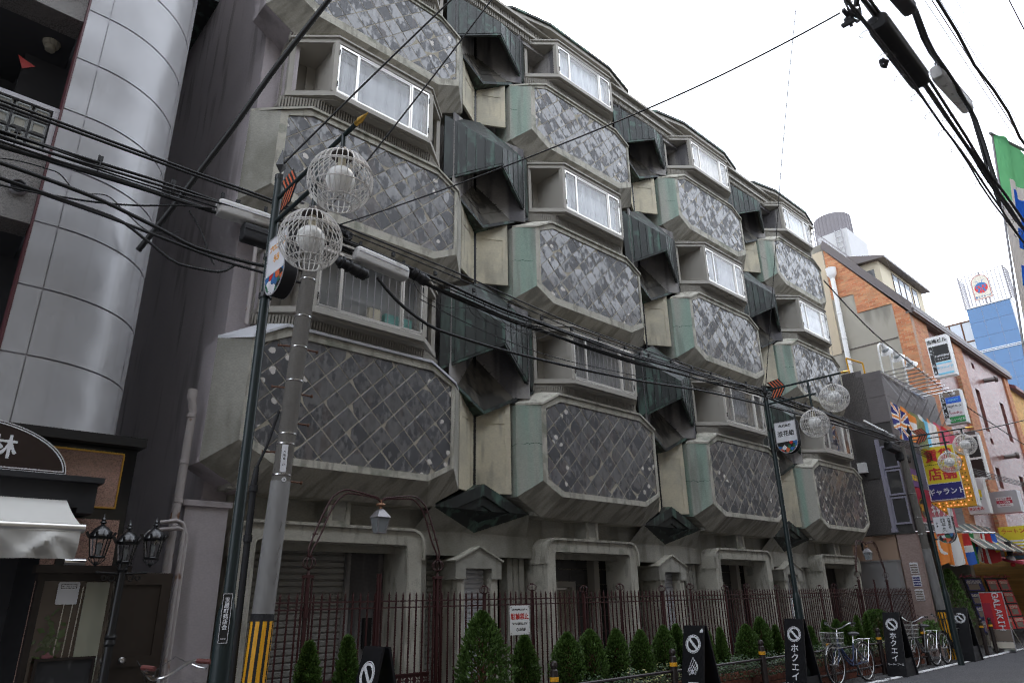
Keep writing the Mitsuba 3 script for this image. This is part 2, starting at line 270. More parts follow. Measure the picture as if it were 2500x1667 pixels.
    'ダ': (77, [[[3,26,3,29,12,35,22,46,31,62,40,60,40,57,38,54,37,51,57,51,53,61,57,63,60,63,62,61,62,64,66,66,68,66,70,64,75,55,74,53,68,51,66,56,65,56,66,53,65,49,66,46,64,43,64,40,60,30,53,20,61,14,61,10,57,7,57,6,54,6,47,11,36,2,22,-6,16,-7,10,-2,11,1,25,6,38,16,38,18,24,27,24,30,28,34,31,34,43,26,45,26,52,36,53,42,31,42,26,36,13,23,8,22],[63,60,62,59,64,57,65,58]]]),
    'チ': (77, [[[5,28,6,36,35,36,35,46,14,46,12,48,11,54,35,55,49,58,56,60,60,60,63,56,64,53,62,51,45,48,45,36,72,35,72,28,70,26,44,27,43,18,39,9,32,0,24,-6,18,-3,15,1,25,7,30,13,34,20,34,27,6,26]]]),
    'テ': (77, [[[6,38,71,38,72,30,45,30,43,15,39,6,30,-3,26,-6,22,-6,17,-2,17,1,25,6,31,12,34,20,35,29,6,30]],[[15,49,16,58,63,58,63,49]]]),
    'ト': (77, [[[24,61,34,60,34,40,35,39,53,34,66,27,65,20,63,18,62,18,52,23,34,29,34,-4,24,-4]]]),
    'ナ': (77, [[[6,42,35,42,36,44,35,61,46,61,46,43,72,43,73,35,72,34,45,33,44,21,38,8,28,-2,24,-5,21,-5,15,-1,15,2,23,7,31,15,35,27,35,33,6,34]]]),
    'ニ': (77, [[[6,3,6,13,70,13,69,2]],[[12,50,63,51,63,42,13,42]]]),
    'ビ': (77, [[[13,7,14,59,23,58,22,36,25,36,54,46,55,50,50,57,50,59,54,62,58,61,59,63,63,65,66,64,72,54,72,51,67,49,64,50,63,48,59,46,62,41,60,38,39,30,24,26,22,25,22,9,24,6,51,6,63,8,65,6,64,-2,50,-4,26,-4,19,-2,14,2],[62,56,61,55,63,53,63,54]]]),
    'フ': (77, [[[10,46,10,55,11,56,63,55,68,51,61,27,54,15,42,5,25,-4,22,-4,17,2,17,5,33,10,45,20,51,30,56,45]]]),
    'プ': (77, [[[8,46,9,54,56,54,58,62,64,66,70,66,73,64,77,59,76,50,72,46,65,45,61,29,52,14,45,6,37,1,24,-5,21,-5,15,2,15,3,33,10,43,19,52,33,55,44,9,45],[63,56,65,52,68,52,70,54,70,56,69,58,65,58]]]),
    'ホ': (77, [[[51,28,55,32,59,33,72,14,73,10,68,6,65,6,59,17]],[[7,39,8,49,34,48,35,49,34,61,35,62,45,61,44,48,70,49,71,47,70,39,44,39,44,-1,42,-3,39,-5,26,-5,23,-2,23,5,34,4,35,5,35,39]],[[5,10,5,12,12,19,20,33,22,33,28,30,26,23,14,6,10,6]]]),
    'ミ': (77, [[[18,50,18,54,21,59,26,59,56,53,63,50,64,47,61,42,58,42,39,47]],[[10,8,13,16,16,17,56,7,62,5,62,2,59,-3,56,-4,41,2,12,7]],[[14,31,17,38,20,39,52,32,58,30,59,28,57,22,53,21,32,27,16,30]]]),
    'モ': (77, [[[7,25,7,34,30,34,29,47,13,47,12,48,13,56,65,56,66,55,65,47,39,47,39,34,71,34,71,25,39,25,39,9,42,6,68,7,69,-2,62,-3,41,-3,35,-2,31,2,30,5,29,25]]]),
    'ャ': (77, [[[10,26,10,30,20,31,25,33,22,46,28,48,31,47,32,41,35,34,57,38,61,40,64,40,68,37,68,34,63,26,51,12,44,14,43,18,52,26,54,29,37,26,43,1,46,-4,46,-7,41,-9,36,-9,28,24,12,22]]]),
    'ュ': (77, [[[10,6,11,8,44,7,45,8,47,30,18,30,17,31,18,40,53,40,58,37,54,8,67,7,67,-2,10,-2]]]),
    'ラ': (77, [[[10,40,64,41,69,38,69,34,61,16,51,6,40,-2,27,-6,22,0,22,2,34,6,44,12,52,20,57,31,10,31]],[[16,58,63,58,63,50,17,50]]]),
    'ル': (77, [[[38,1,38,58,49,58,49,10,53,12,61,18,68,27,70,27,73,25,74,22,74,19,66,10,48,-2,43,-4]],[[3,1,4,3,6,4,13,11,17,20,19,36,18,58,28,58,29,58,28,29,25,14,21,6,12,-4,10,-4]]]),
    'ロ': (77, [[[10,54,10,54,66,54,68,53,68,-2,66,-3,59,-3,58,-2,57,2,20,2,18,-3,10,-3],[19,11,57,11,57,45,19,45]]]),
    'ン': (77, [[[10,3,10,6,26,10,45,20,57,31,66,46,70,44,72,39,72,35,65,25,50,11,37,3,18,-3,14,-3]],[[11,50,12,53,17,58,18,58,36,44,38,42,38,39,33,34,31,34,21,44]]]),
    'ー': (77, [[[6,24,7,34,70,34,70,24]]]),
    '久': (77, [[[1,26,1,28,9,36,17,47,24,65,26,66,33,65,34,62,31,54,50,54,54,52,54,50,54,46,47,31,49,26,59,11,71,2,75,0,76,-2,71,-8,66,-7,59,-2,50,6,45,14,43,19,41,20,36,12,19,-3,9,-9,7,-9,5,-5,2,-4,2,-2,3,0,16,7,30,20,41,38,42,45,26,45,21,35,9,22,6,22]]]),
    '事': (77, [[[2,14,2,22,34,22,33,24,10,24,10,31,34,32,33,34,12,34,11,35,12,50,33,50,33,52,4,52,3,54,4,60,33,60,34,66,42,66,43,60,74,59,73,52,42,52,43,50,66,50,65,34,43,34,42,32,66,31,67,22,75,21,74,14,67,13,66,0,58,0,57,3,43,3,42,-4,40,-7,35,-9,24,-9,22,-5,22,-1,33,-1,33,3,10,3,9,10,33,11,33,13],[42,12,57,11,58,13,43,14],[42,22,57,22,58,24,44,24],[42,41,56,41,57,43,43,43],[20,41,33,41,34,43,20,43]]]),
    '会': (77, [[[2,37,2,39,14,45,24,51,35,62,38,66,45,64,45,59,55,50,75,40,75,38,70,32,59,37,58,34,19,34,18,36,16,36,6,31],[28,43,28,42,50,43,39,52]],[[6,18,6,27,71,27,72,26,71,18,53,18,68,2,71,-2,71,-5,66,-8,63,-8,59,-2,10,-6,9,2,12,3,22,14,25,18],[26,5,28,4,51,6,51,8,46,13,46,15,48,16,49,18,37,18]]]),
    '冠': (77, [[[1,-3,8,5,11,15,11,23,2,24,3,32,38,32,37,39,9,39,8,45,5,46,6,62,71,62,73,61,73,46,66,46,66,41,74,41,74,33,66,32,66,6,64,4,60,2,50,2,48,7,48,10,56,10,58,11,57,32,47,32,52,25,55,17,54,15,50,13,47,13,42,25,40,23,34,23,34,2,35,1,64,1,66,3,67,10,70,11,76,8,74,-1,70,-6,31,-7,28,-6,25,0,24,23,20,23,18,7,14,-2,11,-4,11,-6,6,-9],[37,48,38,46,39,41,57,41,58,50,63,50,63,53,14,53,14,48],[41,32,42,30,45,32]]]),
    '募': (77, [[[1,10,2,12,13,16,12,18,3,18,2,24,3,26,13,26,12,50,21,52,20,53,5,53,4,61,20,61,21,65,22,66,30,66,30,61,46,61,46,65,48,66,54,66,56,61,73,61,73,53,55,52,56,51,66,50,66,27,65,26,74,25,74,18,64,18,63,16,76,11,76,9,72,4,68,4,63,7,61,7,60,-2,58,-6,54,-8,42,-8,39,-1,51,0,52,6,39,6,29,-4,19,-8,13,-9,9,-2,10,-1,21,2,25,4,26,6,12,7,8,5,5,5],[21,34,56,34,57,35,21,35],[21,44,21,42,57,43,56,44],[41,18,41,14,51,14,48,18],[30,52,46,51,46,52,30,53],[25,14,31,14,32,17,27,18]]]),
    '区': (77, [[[6,61,6,62,72,62,73,61,72,53,58,53,59,51,63,50,63,47,49,28,66,11,66,10,61,5,58,5,43,21,23,5,21,5,16,10,17,13,25,18,36,28,27,37,18,43,18,46,23,50,25,50,43,34,50,43,55,53,15,53,14,3,74,2,74,-6,6,-6]]]),
    '南': (77, [[[3,50,4,58,33,58,34,66,35,66,43,66,44,58,73,58,74,50,43,49,44,45,70,44,69,-6,64,-8,50,-8,48,-1,61,0,60,7,59,6,43,6,42,-7,35,-7,34,-6,33,6,18,6,18,14,33,14,34,19,19,19,19,26,26,27,26,28,22,36,16,36,16,-8,7,-8,7,44,33,45,34,49],[51,28,58,26,58,20,43,19,42,15,61,14,61,36,55,36],[32,35,36,27,41,27,46,35,45,36]]]),
    '去': (77, [[[2,26,3,34,33,34,33,45,9,45,8,52,9,54,33,54,34,66,42,66,43,65,43,54,69,54,68,45,43,45,43,34,74,34,74,25,37,25,23,5,53,7,53,9,45,18,45,20,50,23,53,23,64,10,71,-2,71,-4,65,-8,62,-7,61,-3,59,-1,10,-6,8,3,9,3,18,13,25,24]]]),
    '古': (77, [[[2,44,3,52,33,52,34,66,35,66,43,66,43,52,74,52,74,51,74,43,43,43,43,30,66,29,66,-7,64,-9,59,-9,57,-8,56,-5,20,-5,19,-9,11,-9,11,30,33,30,34,43],[20,4,57,4,57,21,20,21]]]),
    '商': (77, [[[3,50,4,58,34,58,32,64,38,66,40,66,42,65,44,58,73,58,74,50,59,50,54,43,55,42,70,41,69,-5,66,-7,63,-8,51,-8,49,-3,49,-1,50,0,60,-1,61,0,61,18,58,17,57,18,54,19,54,2,31,2,30,-2,23,-2,22,17,18,17,16,19,16,-8,8,-8,7,41,23,42,19,50],[52,33,57,28,61,26,61,34],[36,30,29,22,50,23,48,25,42,30,42,34,36,33],[30,50,33,42,44,42,48,49],[31,14,31,9,46,9,45,15],[16,25,17,25,23,29,26,33,16,33]]]),
    '域': (77, [[[2,39,2,46,10,48,10,65,18,65,19,47,23,47,24,54,49,54,50,66,58,66,58,63,62,66,66,65,74,58,74,46,59,45,59,28,61,27,66,42,73,40,70,29,65,16,62,13,62,8,66,1,67,1,68,4,69,11,75,8,75,2,73,-6,69,-9,62,-8,58,-3,56,2,55,2,46,-6,42,-8,37,-2,45,4,44,6,26,0,22,1,21,6,22,9,45,14,45,16,27,16,26,12,21,10,20,9,7,2,3,2,2,10,10,14,10,38],[58,59,59,54,64,55,59,60],[26,42,48,41,48,17,47,16,50,16,51,13,53,13,49,45,26,46],[40,24,40,33,34,34,34,24],[18,20,26,21,25,38,18,38]]]),
    '士': (77, [[[2,41,33,42,34,66,42,66,43,42,74,41,74,33,43,33,43,5,70,5,70,-3,7,-4,6,-2,7,5,34,5,34,32,3,33]]]),
    '大': (77, [[[2,-2,2,0,10,3,20,11,29,26,31,34,31,35,3,35,3,43,33,44,34,48,34,65,35,66,43,66,43,44,74,44,74,35,46,35,50,23,58,12,67,4,75,0,75,-2,70,-8,67,-8,61,-4,50,6,46,12,39,25,38,25,37,21,30,8,17,-4,10,-8,6,-8]]]),
    '婚': (77, [[[2,-4,2,-1,7,3,14,11,13,13,3,22,8,41,2,42,2,50,10,51,12,66,15,66,21,65,19,51,28,50,31,49,30,33,32,33,33,35,33,62,67,66,71,62,71,59,64,57,59,57,58,56,59,50,74,50,74,42,61,42,66,34,69,35,70,40,76,37,74,28,70,24,70,-8,63,-9,60,-6,42,-6,41,-9,34,-9,33,6,28,0,26,1,22,6,20,6,16,-2,8,-8,5,-8,5,-7],[38,26,39,26,61,26,54,35,53,30],[42,3,60,2,61,6,42,6],[42,15,43,14,60,14,61,17,42,18],[42,36,53,38,53,41,52,42,42,42],[42,51,50,50,50,55,42,54],[26,14,32,9,32,7,33,7,34,24,31,26,30,30,29,29,27,20,26,17],[14,24,18,22,22,36,21,42,17,41,14,28]]]),
    '富': (77, [[[5,42,6,60,32,60,31,65,38,67,41,66,44,60,72,60,73,58,72,42,64,42,63,43,61,42,62,41,62,25,61,24,66,23,68,22,68,-7,59,-8,59,-6,19,-6,18,-9,10,-9,10,22,15,24,15,42,14,43,13,42],[14,49,62,50,63,49,63,52,14,52],[42,2,59,2,59,4,43,5],[42,12,59,12,59,15,43,15],[24,34,24,31,53,32,52,34],[18,2,33,2,34,4,19,5],[18,12,33,12,34,15,19,15]]]),
    '小': (77, [[[53,42,54,46,58,47,62,46,74,22,77,12,76,10,70,7,67,8,62,26]],[[19,-2,20,1,34,1,34,65,43,65,43,-3,41,-6,37,-8,23,-9,22,-8]],[[1,12,1,14,5,19,9,27,13,39,14,46,20,46,23,46,22,34,13,14,10,9,6,9]]]),
    '屋': (77, [[[1,-5,6,6,9,22,10,62,70,62,69,42,19,42,18,40,71,39,72,38,71,31,61,31,71,21,71,18,68,16,69,13,68,7,48,7,48,2,74,2,74,1,74,-6,14,-6,12,-2,10,-7,7,-9],[60,20,48,19,48,15,63,16],[18,50,60,50,61,54,19,54],[36,27,48,26,50,28,48,31,40,31],[18,22,14,2,39,2,39,7,19,7,19,14,39,15,39,18,21,17,19,21],[18,24,23,27,26,31,19,31,18,30]]]),
    '平': (77, [[[2,20,3,28,19,28,15,41,12,46,12,50,17,50,17,52,7,52,6,53,7,61,70,60,70,52,62,52,62,50,66,50,66,47,56,28,74,28,74,19,43,19,42,-8,41,-9,34,-8,33,19],[48,30,48,33,54,44,57,52,43,52,43,28,52,28,52,30],[20,51,27,35,27,31,23,30,22,28,33,28,34,52]]]),
    '店': (77, [[[1,-5,1,-2,5,5,7,16,9,57,36,57,34,64,42,66,48,57,74,57,74,55,74,48,46,48,47,39,72,38,72,32,70,30,46,30,47,23,68,22,67,-7,59,-7,58,-4,30,-4,30,-7,21,-7,21,22,38,23,37,48,17,48,17,19,14,2,8,-9],[30,4,59,4,59,14,30,14]]]),
    '式': (77, [[[2,50,42,51,42,66,51,65,51,51,61,51,61,53,53,60,53,62,58,66,65,62,71,55,70,51,74,50,74,43,52,42,52,37,55,18,62,3,64,1,66,1,68,15,70,15,72,13,76,11,75,2,72,-6,68,-9,62,-9,58,-7,54,-2,47,12,44,27,44,32,43,33,42,26,28,25,28,8,32,8,39,10,44,10,45,2,6,-6,3,-2,3,2,19,6,19,25,6,26,6,34,42,34,43,33,43,40,42,42,3,42]]]),
    '撤': (77, [[[1,22,2,25,10,28,10,41,2,42,2,50,10,51,10,66,18,65,19,50,22,51,22,58,32,58,31,65,34,66,38,66,41,58,52,57,54,58,54,66,61,66,62,66,61,53,75,53,75,45,72,44,69,22,66,14,66,11,70,4,75,-1,75,-4,72,-7,72,-8,69,-8,61,3,51,-9,50,-9,47,-6,42,-8,36,-8,34,-1,40,0,40,6,33,6,32,5,32,-8,25,-8,24,22,18,20,18,-5,14,-8,5,-8,3,-1,10,0,10,17,3,16],[58,44,60,31,61,30,63,37,63,45,59,45],[48,2,49,2,51,3,57,13,53,27,52,26,48,27],[46,49,48,43,50,42,51,49],[38,36,43,35,43,36,39,37],[32,27,32,24,40,24,40,27],[33,16,32,14,40,14,40,17],[35,44,36,43,39,44,38,47,36,47],[25,44,26,44,29,50,25,49],[18,31,24,31,24,36,22,41,19,42]]]),
    '放': (77, [[[0,-3,8,9,10,18,11,28,11,45,2,45,2,53,17,54,14,62,15,65,22,66,26,57,27,54,39,53,39,46,38,45,19,45,20,38,35,38,35,36,37,36,43,53,45,64,46,66,54,65,52,52,75,51,75,43,70,43,66,27,60,14,69,3,76,-1,76,-3,72,-7,72,-8,69,-8,64,-5,55,5,47,-2,37,-9,32,-5,29,-7,17,-7,15,1,24,1,26,3,27,29,19,29,19,18,18,10,10,-5,7,-8,5,-8],[50,43,52,31,54,26,56,25,59,35,60,43],[34,2,36,2,41,4,50,13,44,29,42,28,40,24,35,25]]]),
    '有': (77, [[[2,22,2,24,4,25,14,35,21,47,4,47,3,48,4,56,25,56,28,62,28,65,30,66,38,64,36,56,74,55,73,47,32,47,29,43,29,42,65,41,65,-2,64,-5,61,-7,46,-8,43,-3,44,1,56,1,56,7,28,7,27,-7,18,-8,18,25,16,25,8,17,6,17],[27,16,56,15,56,20,28,20],[27,28,56,28,56,32,28,33]]]),
    '本': (77, [[[2,9,2,12,9,17,10,19,17,25,26,40,25,41,4,41,3,42,4,50,33,50,34,66,42,66,43,50,74,49,73,41,51,40,52,37,59,26,70,15,76,11,70,4,67,5,61,10,61,6,43,6,43,-7,42,-9,35,-9,34,-8,33,6,16,6,15,10,13,9,10,5,6,4],[43,16,56,16,44,34,43,33],[21,16,34,15,33,34,32,34,28,26]]]),
    '林': (77, [[[1,12,1,14,3,16,10,27,14,39,14,41,3,41,2,49,16,50,16,65,18,66,25,66,25,50,36,49,50,50,50,66,58,66,59,50,74,49,73,41,62,41,62,38,69,21,76,12,76,10,71,5,69,5,65,10,61,20,59,20,59,-8,50,-8,50,22,49,21,42,8,37,3,34,3,31,9,31,11,34,14,42,24,47,36,48,41,36,42,27,41,28,38,38,28,38,25,34,20,31,20,26,28,25,28,25,-8,16,-7,16,20,14,20,12,14,6,6,4,6]]]),
    '株': (77, [[[1,14,8,27,12,39,12,42,2,43,2,50,13,51,14,66,22,66,22,51,32,51,32,46,34,49,37,62,45,62,44,52,48,52,49,66,57,66,57,52,72,51,71,43,57,43,57,33,74,32,74,24,62,24,67,14,77,3,77,1,75,1,72,-4,68,-2,57,13,57,-8,55,-9,48,-8,47,13,46,12,42,6,33,-4,30,-5,26,0,26,3,30,6,35,11,42,19,43,24,31,24,28,21,26,21,24,25,22,26,22,-8,21,-9,14,-8,13,18,12,18,6,7,4,8],[38,34,48,33,48,43,41,43],[23,42,28,33,31,32,31,34,29,35,29,38,31,40,31,42]]]),
    '梅': (77, [[[1,12,6,22,10,38,10,41,2,42,2,49,11,50,11,66,13,66,20,66,20,50,26,50,28,47,30,48,34,58,36,65,38,66,45,64,44,58,74,57,74,50,40,50,38,46,38,45,70,44,70,28,75,27,75,20,70,20,69,11,74,10,74,3,68,2,65,-6,62,-8,50,-7,49,0,58,0,59,2,30,2,29,6,31,20,22,19,20,22,20,-8,12,-8,11,13,10,13,10,11,6,6,4,6],[54,36,59,31,59,28,61,28,61,37],[52,19,58,14,57,11,61,11,61,20],[42,37,41,28,50,28,49,30,43,33,43,37],[39,19,39,10,49,11,47,13,42,17,42,20],[20,40,27,28,33,29,33,38,30,38,26,41,20,41]]]),
    '橋': (77, [[[1,12,1,14,5,19,11,37,11,41,2,42,2,49,13,50,14,66,21,66,21,50,27,50,28,53,42,53,42,54,30,54,29,58,30,62,49,62,66,65,70,61,69,58,54,56,51,55,51,53,74,52,74,45,65,44,70,39,76,36,76,34,72,29,65,32,64,26,73,26,73,-5,70,-7,58,-8,56,-1,47,-1,46,-4,40,-4,39,16,40,17,37,18,37,-7,29,-8,28,17,25,17,21,22,21,-8,14,-9,13,-8,13,17,11,17,11,14,6,6,4,6],[62,17,62,0,64,0,65,17],[45,33,56,33,56,36,45,37],[46,7,54,6,54,9,47,10],[22,37,28,26,37,26,37,32,35,32,31,29,29,29,25,34,25,35,30,39,36,45,30,46,29,41,21,41]]]),
    '止': (77, [[[2,-5,2,4,13,4,14,49,22,49,22,4,37,4,37,66,46,66,46,40,71,39,70,31,47,31,46,30,46,4,74,4,74,-4]]]),
    '浪': (77, [[[6,60,10,64,12,64,25,53,26,58,42,58,42,60,40,64,44,66,49,66,52,58,68,57,68,22,72,18,61,8,70,2,75,0,75,-2,70,-8,62,-5,53,3,47,11,42,22,35,22,34,4,48,7,50,0,48,-2,36,-5,29,-9,26,-9,25,-6,22,-4,26,4,26,53,24,53,21,48,18,47,15,51,6,57],[52,21,56,16,61,19,63,22,52,22],[34,31,59,30,59,36,35,36],[34,44,59,44,59,49,35,50]],[[3,-2,3,0,9,8,15,23,17,25,19,24,23,21,23,18,12,-6,9,-6]],[[2,37,2,39,6,43,9,43,10,42,18,38,22,34,22,33,18,28,15,28,7,34]]]),
    '澤': (77, [[[5,58,6,62,9,65,14,64,22,58,23,58,23,62,25,64,72,63,72,43,52,42,52,41,70,40,70,33,52,33,52,32,74,31,75,30,74,23,64,23,62,20,63,19,71,19,72,12,52,11,52,10,73,10,74,2,52,2,51,-9,43,-9,42,2,21,2,20,2,21,10,42,10,42,11,24,11,23,18,32,19,33,20,31,23,20,23,19,30,42,31,42,33,26,33,25,40,42,41,42,42,24,42,23,52,18,49,13,54],[58,51,63,51,63,56,58,56],[41,22,43,19,52,19,54,23,41,23],[45,51,49,51,49,56,45,56],[32,51,37,51,37,56,32,56]],[[3,-3,3,-1,11,15,14,24,18,24,22,21,22,17,11,-6,10,-7]],[[2,40,5,44,8,44,18,38,21,36,21,34,18,30,15,29,9,34,2,37]]]),
    '玉': (77, [[[2,-5,3,3,34,4,33,25,10,26,10,34,33,35,34,52,6,52,6,61,70,61,70,52,43,52,42,35,68,34,67,26,53,25,68,10,68,8,64,3,74,2,74,-6],[46,19,46,21,51,24,51,25,42,25,43,3,61,3,54,12]]]),
    '町': (77, [[[4,59,75,58,75,50,65,49,65,1,64,-3,62,-6,57,-8,43,-8,41,-2,42,1,55,1,55,50,37,49,37,4,12,3,11,-2,4,-2],[24,36,28,36,28,51,24,51],[24,28,24,12,28,11,28,28],[12,12,16,12,16,28,12,28],[12,36,16,36,16,51,12,51]]]),
    '社': (77, [[[28,3,48,3,48,33,32,33,31,41,48,42,48,66,57,66,58,42,74,41,73,33,58,33,58,4,74,3,75,-5,29,-6]],[[1,20,1,23,8,27,16,35,21,43,20,44,2,45,3,53,16,53,16,55,10,62,17,66,25,58,26,53,30,53,33,50,31,43,25,32,34,22,34,21,30,15,28,15,24,21,22,21,22,-9,14,-8,13,20,7,15,3,14]]]),
    '祭': (77, [[[1,25,2,27,13,33,12,35,7,38,7,40,2,44,2,46,10,53,15,59,18,66,26,65,26,61,37,61,38,64,45,65,46,61,66,62,71,58,71,56,68,50,59,39,67,31,76,28,76,26,71,20,69,21,68,15,55,15,71,0,71,-2,66,-6,64,-6,47,10,47,12,51,14,51,15,43,15,43,-4,41,-7,28,-9,26,-7,24,-3,24,0,34,0,34,15,26,15,26,14,28,14,30,12,29,10,14,-3,9,-6,4,-1,4,1,13,7,21,15,10,15,9,21,6,19],[21,29,17,24,61,24,56,29,54,27,23,27],[50,52,51,47,53,46,55,47,58,52],[30,36,48,36,41,52,38,52,35,44],[20,53,20,51,26,48,29,51,29,53],[14,43,19,39,22,40,21,42,17,46,15,45]]]),
    '禁': (77, [[[2,38,5,39,13,48,13,50,4,51,4,58,17,58,18,66,25,66,26,58,36,58,36,57,38,58,50,58,51,66,58,66,59,58,73,58,72,50,63,50,63,48,75,38,75,36,70,31,69,31,61,40,59,40,59,31,66,30,66,23,13,23,12,30,17,31,17,39,15,39,8,31,5,31,5,33,2,35],[40,32,50,31,50,41,49,41],[30,50,35,46,38,41,45,48,46,50,36,51],[26,42,26,31,37,31,33,37]],[[2,-3,3,-1,9,3,18,11,17,12,4,12,3,13,4,20,74,19,74,12,57,12,73,-2,73,-4,68,-7,65,-7,57,1,49,7,51,10,53,11,52,12,43,12,43,-4,41,-7,37,-9,25,-9,22,-4,22,-1,34,-1,34,12,23,12,23,11,26,10,25,6,14,-5,9,-8]]]),
    '等': (77, [[[1,46,2,49,10,58,14,66,22,64,20,59,40,58,43,66,46,66,51,65,51,59,74,59,74,58,74,51,60,51,62,48,61,43,68,42,67,35,43,35,44,31,74,31,75,30,74,23,58,23,59,19,72,19,73,11,59,11,58,-4,56,-7,50,-9,40,-9,38,-7,37,-1,49,0,49,11,27,11,27,10,30,9,36,2,36,-1,31,-5,30,-5,15,9,16,11,5,11,5,19,49,19,50,23,2,23,2,31,33,31,34,35,10,35,9,42,6,42],[43,44,53,43,54,44,49,51,46,51,43,49],[26,44,33,43,34,46,32,46,33,51,27,51,28,46],[10,44,19,43,17,50,15,51]]]),
    '組': (77, [[[2,-5,4,5,5,16,3,18,2,24,9,31,12,35,3,34,2,42,10,51,18,66,25,64,25,61,15,44,19,44,26,54,33,50,33,49,25,36,30,37,34,26,34,20,35,20,36,62,38,62,70,62,70,2,75,1,74,-7,30,-7,29,-6,29,0,26,2,26,8,23,13,24,-3,17,-5,14,15,22,16,23,15,23,17,26,18,26,20,9,17,10,15,13,15,13,8,10,-6,9,-6,3,-6],[45,2,61,2,62,13,45,14],[45,43,61,42,62,53,45,54],[61,22,61,34,45,33,45,22],[31,17,34,6,34,2,36,2,36,18],[22,33,18,27,22,27,24,28]]]),
    '置': (77, [[[2,-4,3,2,13,2,13,34,14,35,5,35,4,43,33,44,32,45,8,45,7,46,8,63,70,62,70,45,43,45,42,44,72,43,73,38,71,35,63,35,64,33,64,2,74,2,74,1,74,-6,3,-6],[52,55,52,52,62,52,61,56],[22,2,54,2,54,3,22,3],[22,18,54,18,54,19,22,19],[22,26,54,26,54,27,22,27],[22,11,22,10,54,10,54,11],[34,52,43,52,43,56,34,56],[25,56,16,56,16,52,25,52]]]),
    '自': (77, [[[11,55,31,55,33,64,34,66,36,66,43,65,41,55,67,54,66,-8,58,-8,57,-4,20,-4,20,-8,18,-9,11,-8],[20,22,57,22,58,29,20,30],[20,39,57,38,58,46,20,46],[20,13,20,5,58,5,57,13]]]),
    '舗': (77, [[[0,44,0,46,6,51,12,59,14,66,16,66,23,66,33,55,49,55,50,65,51,66,58,66,59,64,61,66,64,66,72,61,74,58,73,56,75,54,75,48,58,47,59,42,74,42,74,-3,72,-6,69,-8,61,-8,59,-5,58,-7,57,-8,51,-8,50,-6,50,9,44,9,44,-6,42,-9,37,-9,35,-8,35,-5,26,-6,25,-4,14,-4,13,-8,6,-8,6,21,34,21,35,20,35,22,3,22,2,24,3,30,15,30,15,35,6,35,6,39],[58,0,65,0,65,9,59,9],[58,17,65,17,65,21,59,22],[64,30,65,34,59,34,59,30],[58,56,64,55,64,56,63,58,59,59],[32,44,34,43,34,36,24,35,24,30,35,30,35,42,49,42,50,47,34,47],[44,17,49,17,49,21,44,21],[44,30,49,30,49,34,44,34],[18,52,22,51,24,50,24,43,30,43,30,45,21,56,19,56],[14,4,25,4,26,13,14,13],[11,44,15,43,15,48,13,47]]]),
    '花': (77, [[[2,18,2,21,9,26,15,32,22,43,21,50,4,50,3,50,4,58,21,58,22,66,23,66,30,66,31,58,46,58,46,65,48,66,54,66,56,65,56,58,74,58,73,50,56,50,56,44,54,42,47,42,47,27,57,32,65,38,66,38,71,33,70,30,65,26,47,17,47,3,48,2,65,2,66,12,67,14,70,14,71,12,75,10,74,0,71,-6,67,-7,42,-6,38,-1,38,13,30,10,26,15,27,18,38,23,38,44,46,44,46,50,30,49,30,39,24,30,24,-8,15,-8,15,18,13,18,10,14,8,14]]]),
    '葬': (77, [[[2,7,2,14,7,15,4,19,4,22,18,26,17,28,13,30,7,27,3,31,4,34,13,38,15,40,6,41,5,48,21,49,20,53,3,53,2,54,3,61,20,61,22,66,29,66,30,61,46,61,47,66,54,66,56,61,74,60,74,53,55,52,56,49,72,49,73,42,68,41,70,38,70,35,61,32,51,30,50,29,50,27,65,26,66,33,73,31,74,24,71,20,67,18,56,18,56,15,74,14,75,7,56,6,56,-7,54,-9,48,-9,46,-7,46,6,30,6,27,1,23,-3,15,-7,9,-9,4,-4,4,-2,17,3,19,6],[50,41,50,38,56,38,59,40],[27,22,30,20,30,14,46,15,46,19,43,20,41,24,40,35,39,35,37,30],[30,49,46,49,46,52,30,53],[23,34,26,30,28,33],[10,15,21,14,22,18,19,18]]]),
    '貸': (77, [[[1,48,2,50,17,59,21,63,22,63,24,66,32,64,32,62,27,57,27,56,37,56,35,66,37,66,42,66,47,57,52,57,53,58,53,59,48,60,48,62,52,66,66,62,67,58,72,58,74,51,71,50,74,47,74,45,73,40,70,38,66,36,66,5,59,3,59,2,74,-2,74,-5,66,-9,57,-4,44,0,44,4,34,4,32,0,26,-3,7,-9,2,-4,2,-2,16,2,19,3,13,4,12,6,12,37,13,38,16,39,16,47,14,47,8,43,6,43],[54,49,62,45,65,45,66,46,66,50],[21,20,56,20,57,22,21,22],[21,13,21,11,57,12,56,13],[56,30,56,31,21,31,21,30],[26,48,25,38,53,39,53,40,46,44,42,49]]]),
    '賃': (77, [[[0,48,2,51,7,53,17,61,22,66,28,65,30,62,51,63,65,66,69,62,68,58,53,57,52,54,74,54,74,47,53,46,52,44,53,43,70,43,70,36,65,36,66,4,61,3,61,2,74,-2,74,-5,66,-9,53,-3,44,-1,43,3,34,3,34,1,30,-2,13,-8,7,-9,2,-3,2,-2,16,2,17,3,13,3,12,5,12,34,14,36,14,46,11,46,10,44,6,42],[22,19,56,18,57,20,56,21,22,21],[22,28,56,27,57,28,22,29],[22,53,44,54,44,55,43,56,29,55,28,59,27,59,22,55],[23,47,23,36,26,36,27,43,43,43,44,44,43,46]]]),
    '車': (77, [[[2,3,3,11,34,12,33,14,10,15,10,47,33,48,34,50,6,50,5,51,6,59,33,59,34,66,42,66,43,59,72,58,71,50,42,50,43,48,66,47,66,15,43,14,42,12,74,11,74,2,43,2,42,-9,34,-9,33,2],[42,23,57,22,58,27,43,27],[42,36,57,35,58,40,43,40],[19,36,33,35,34,40,20,40],[34,27,20,27,19,23,33,22]]]),
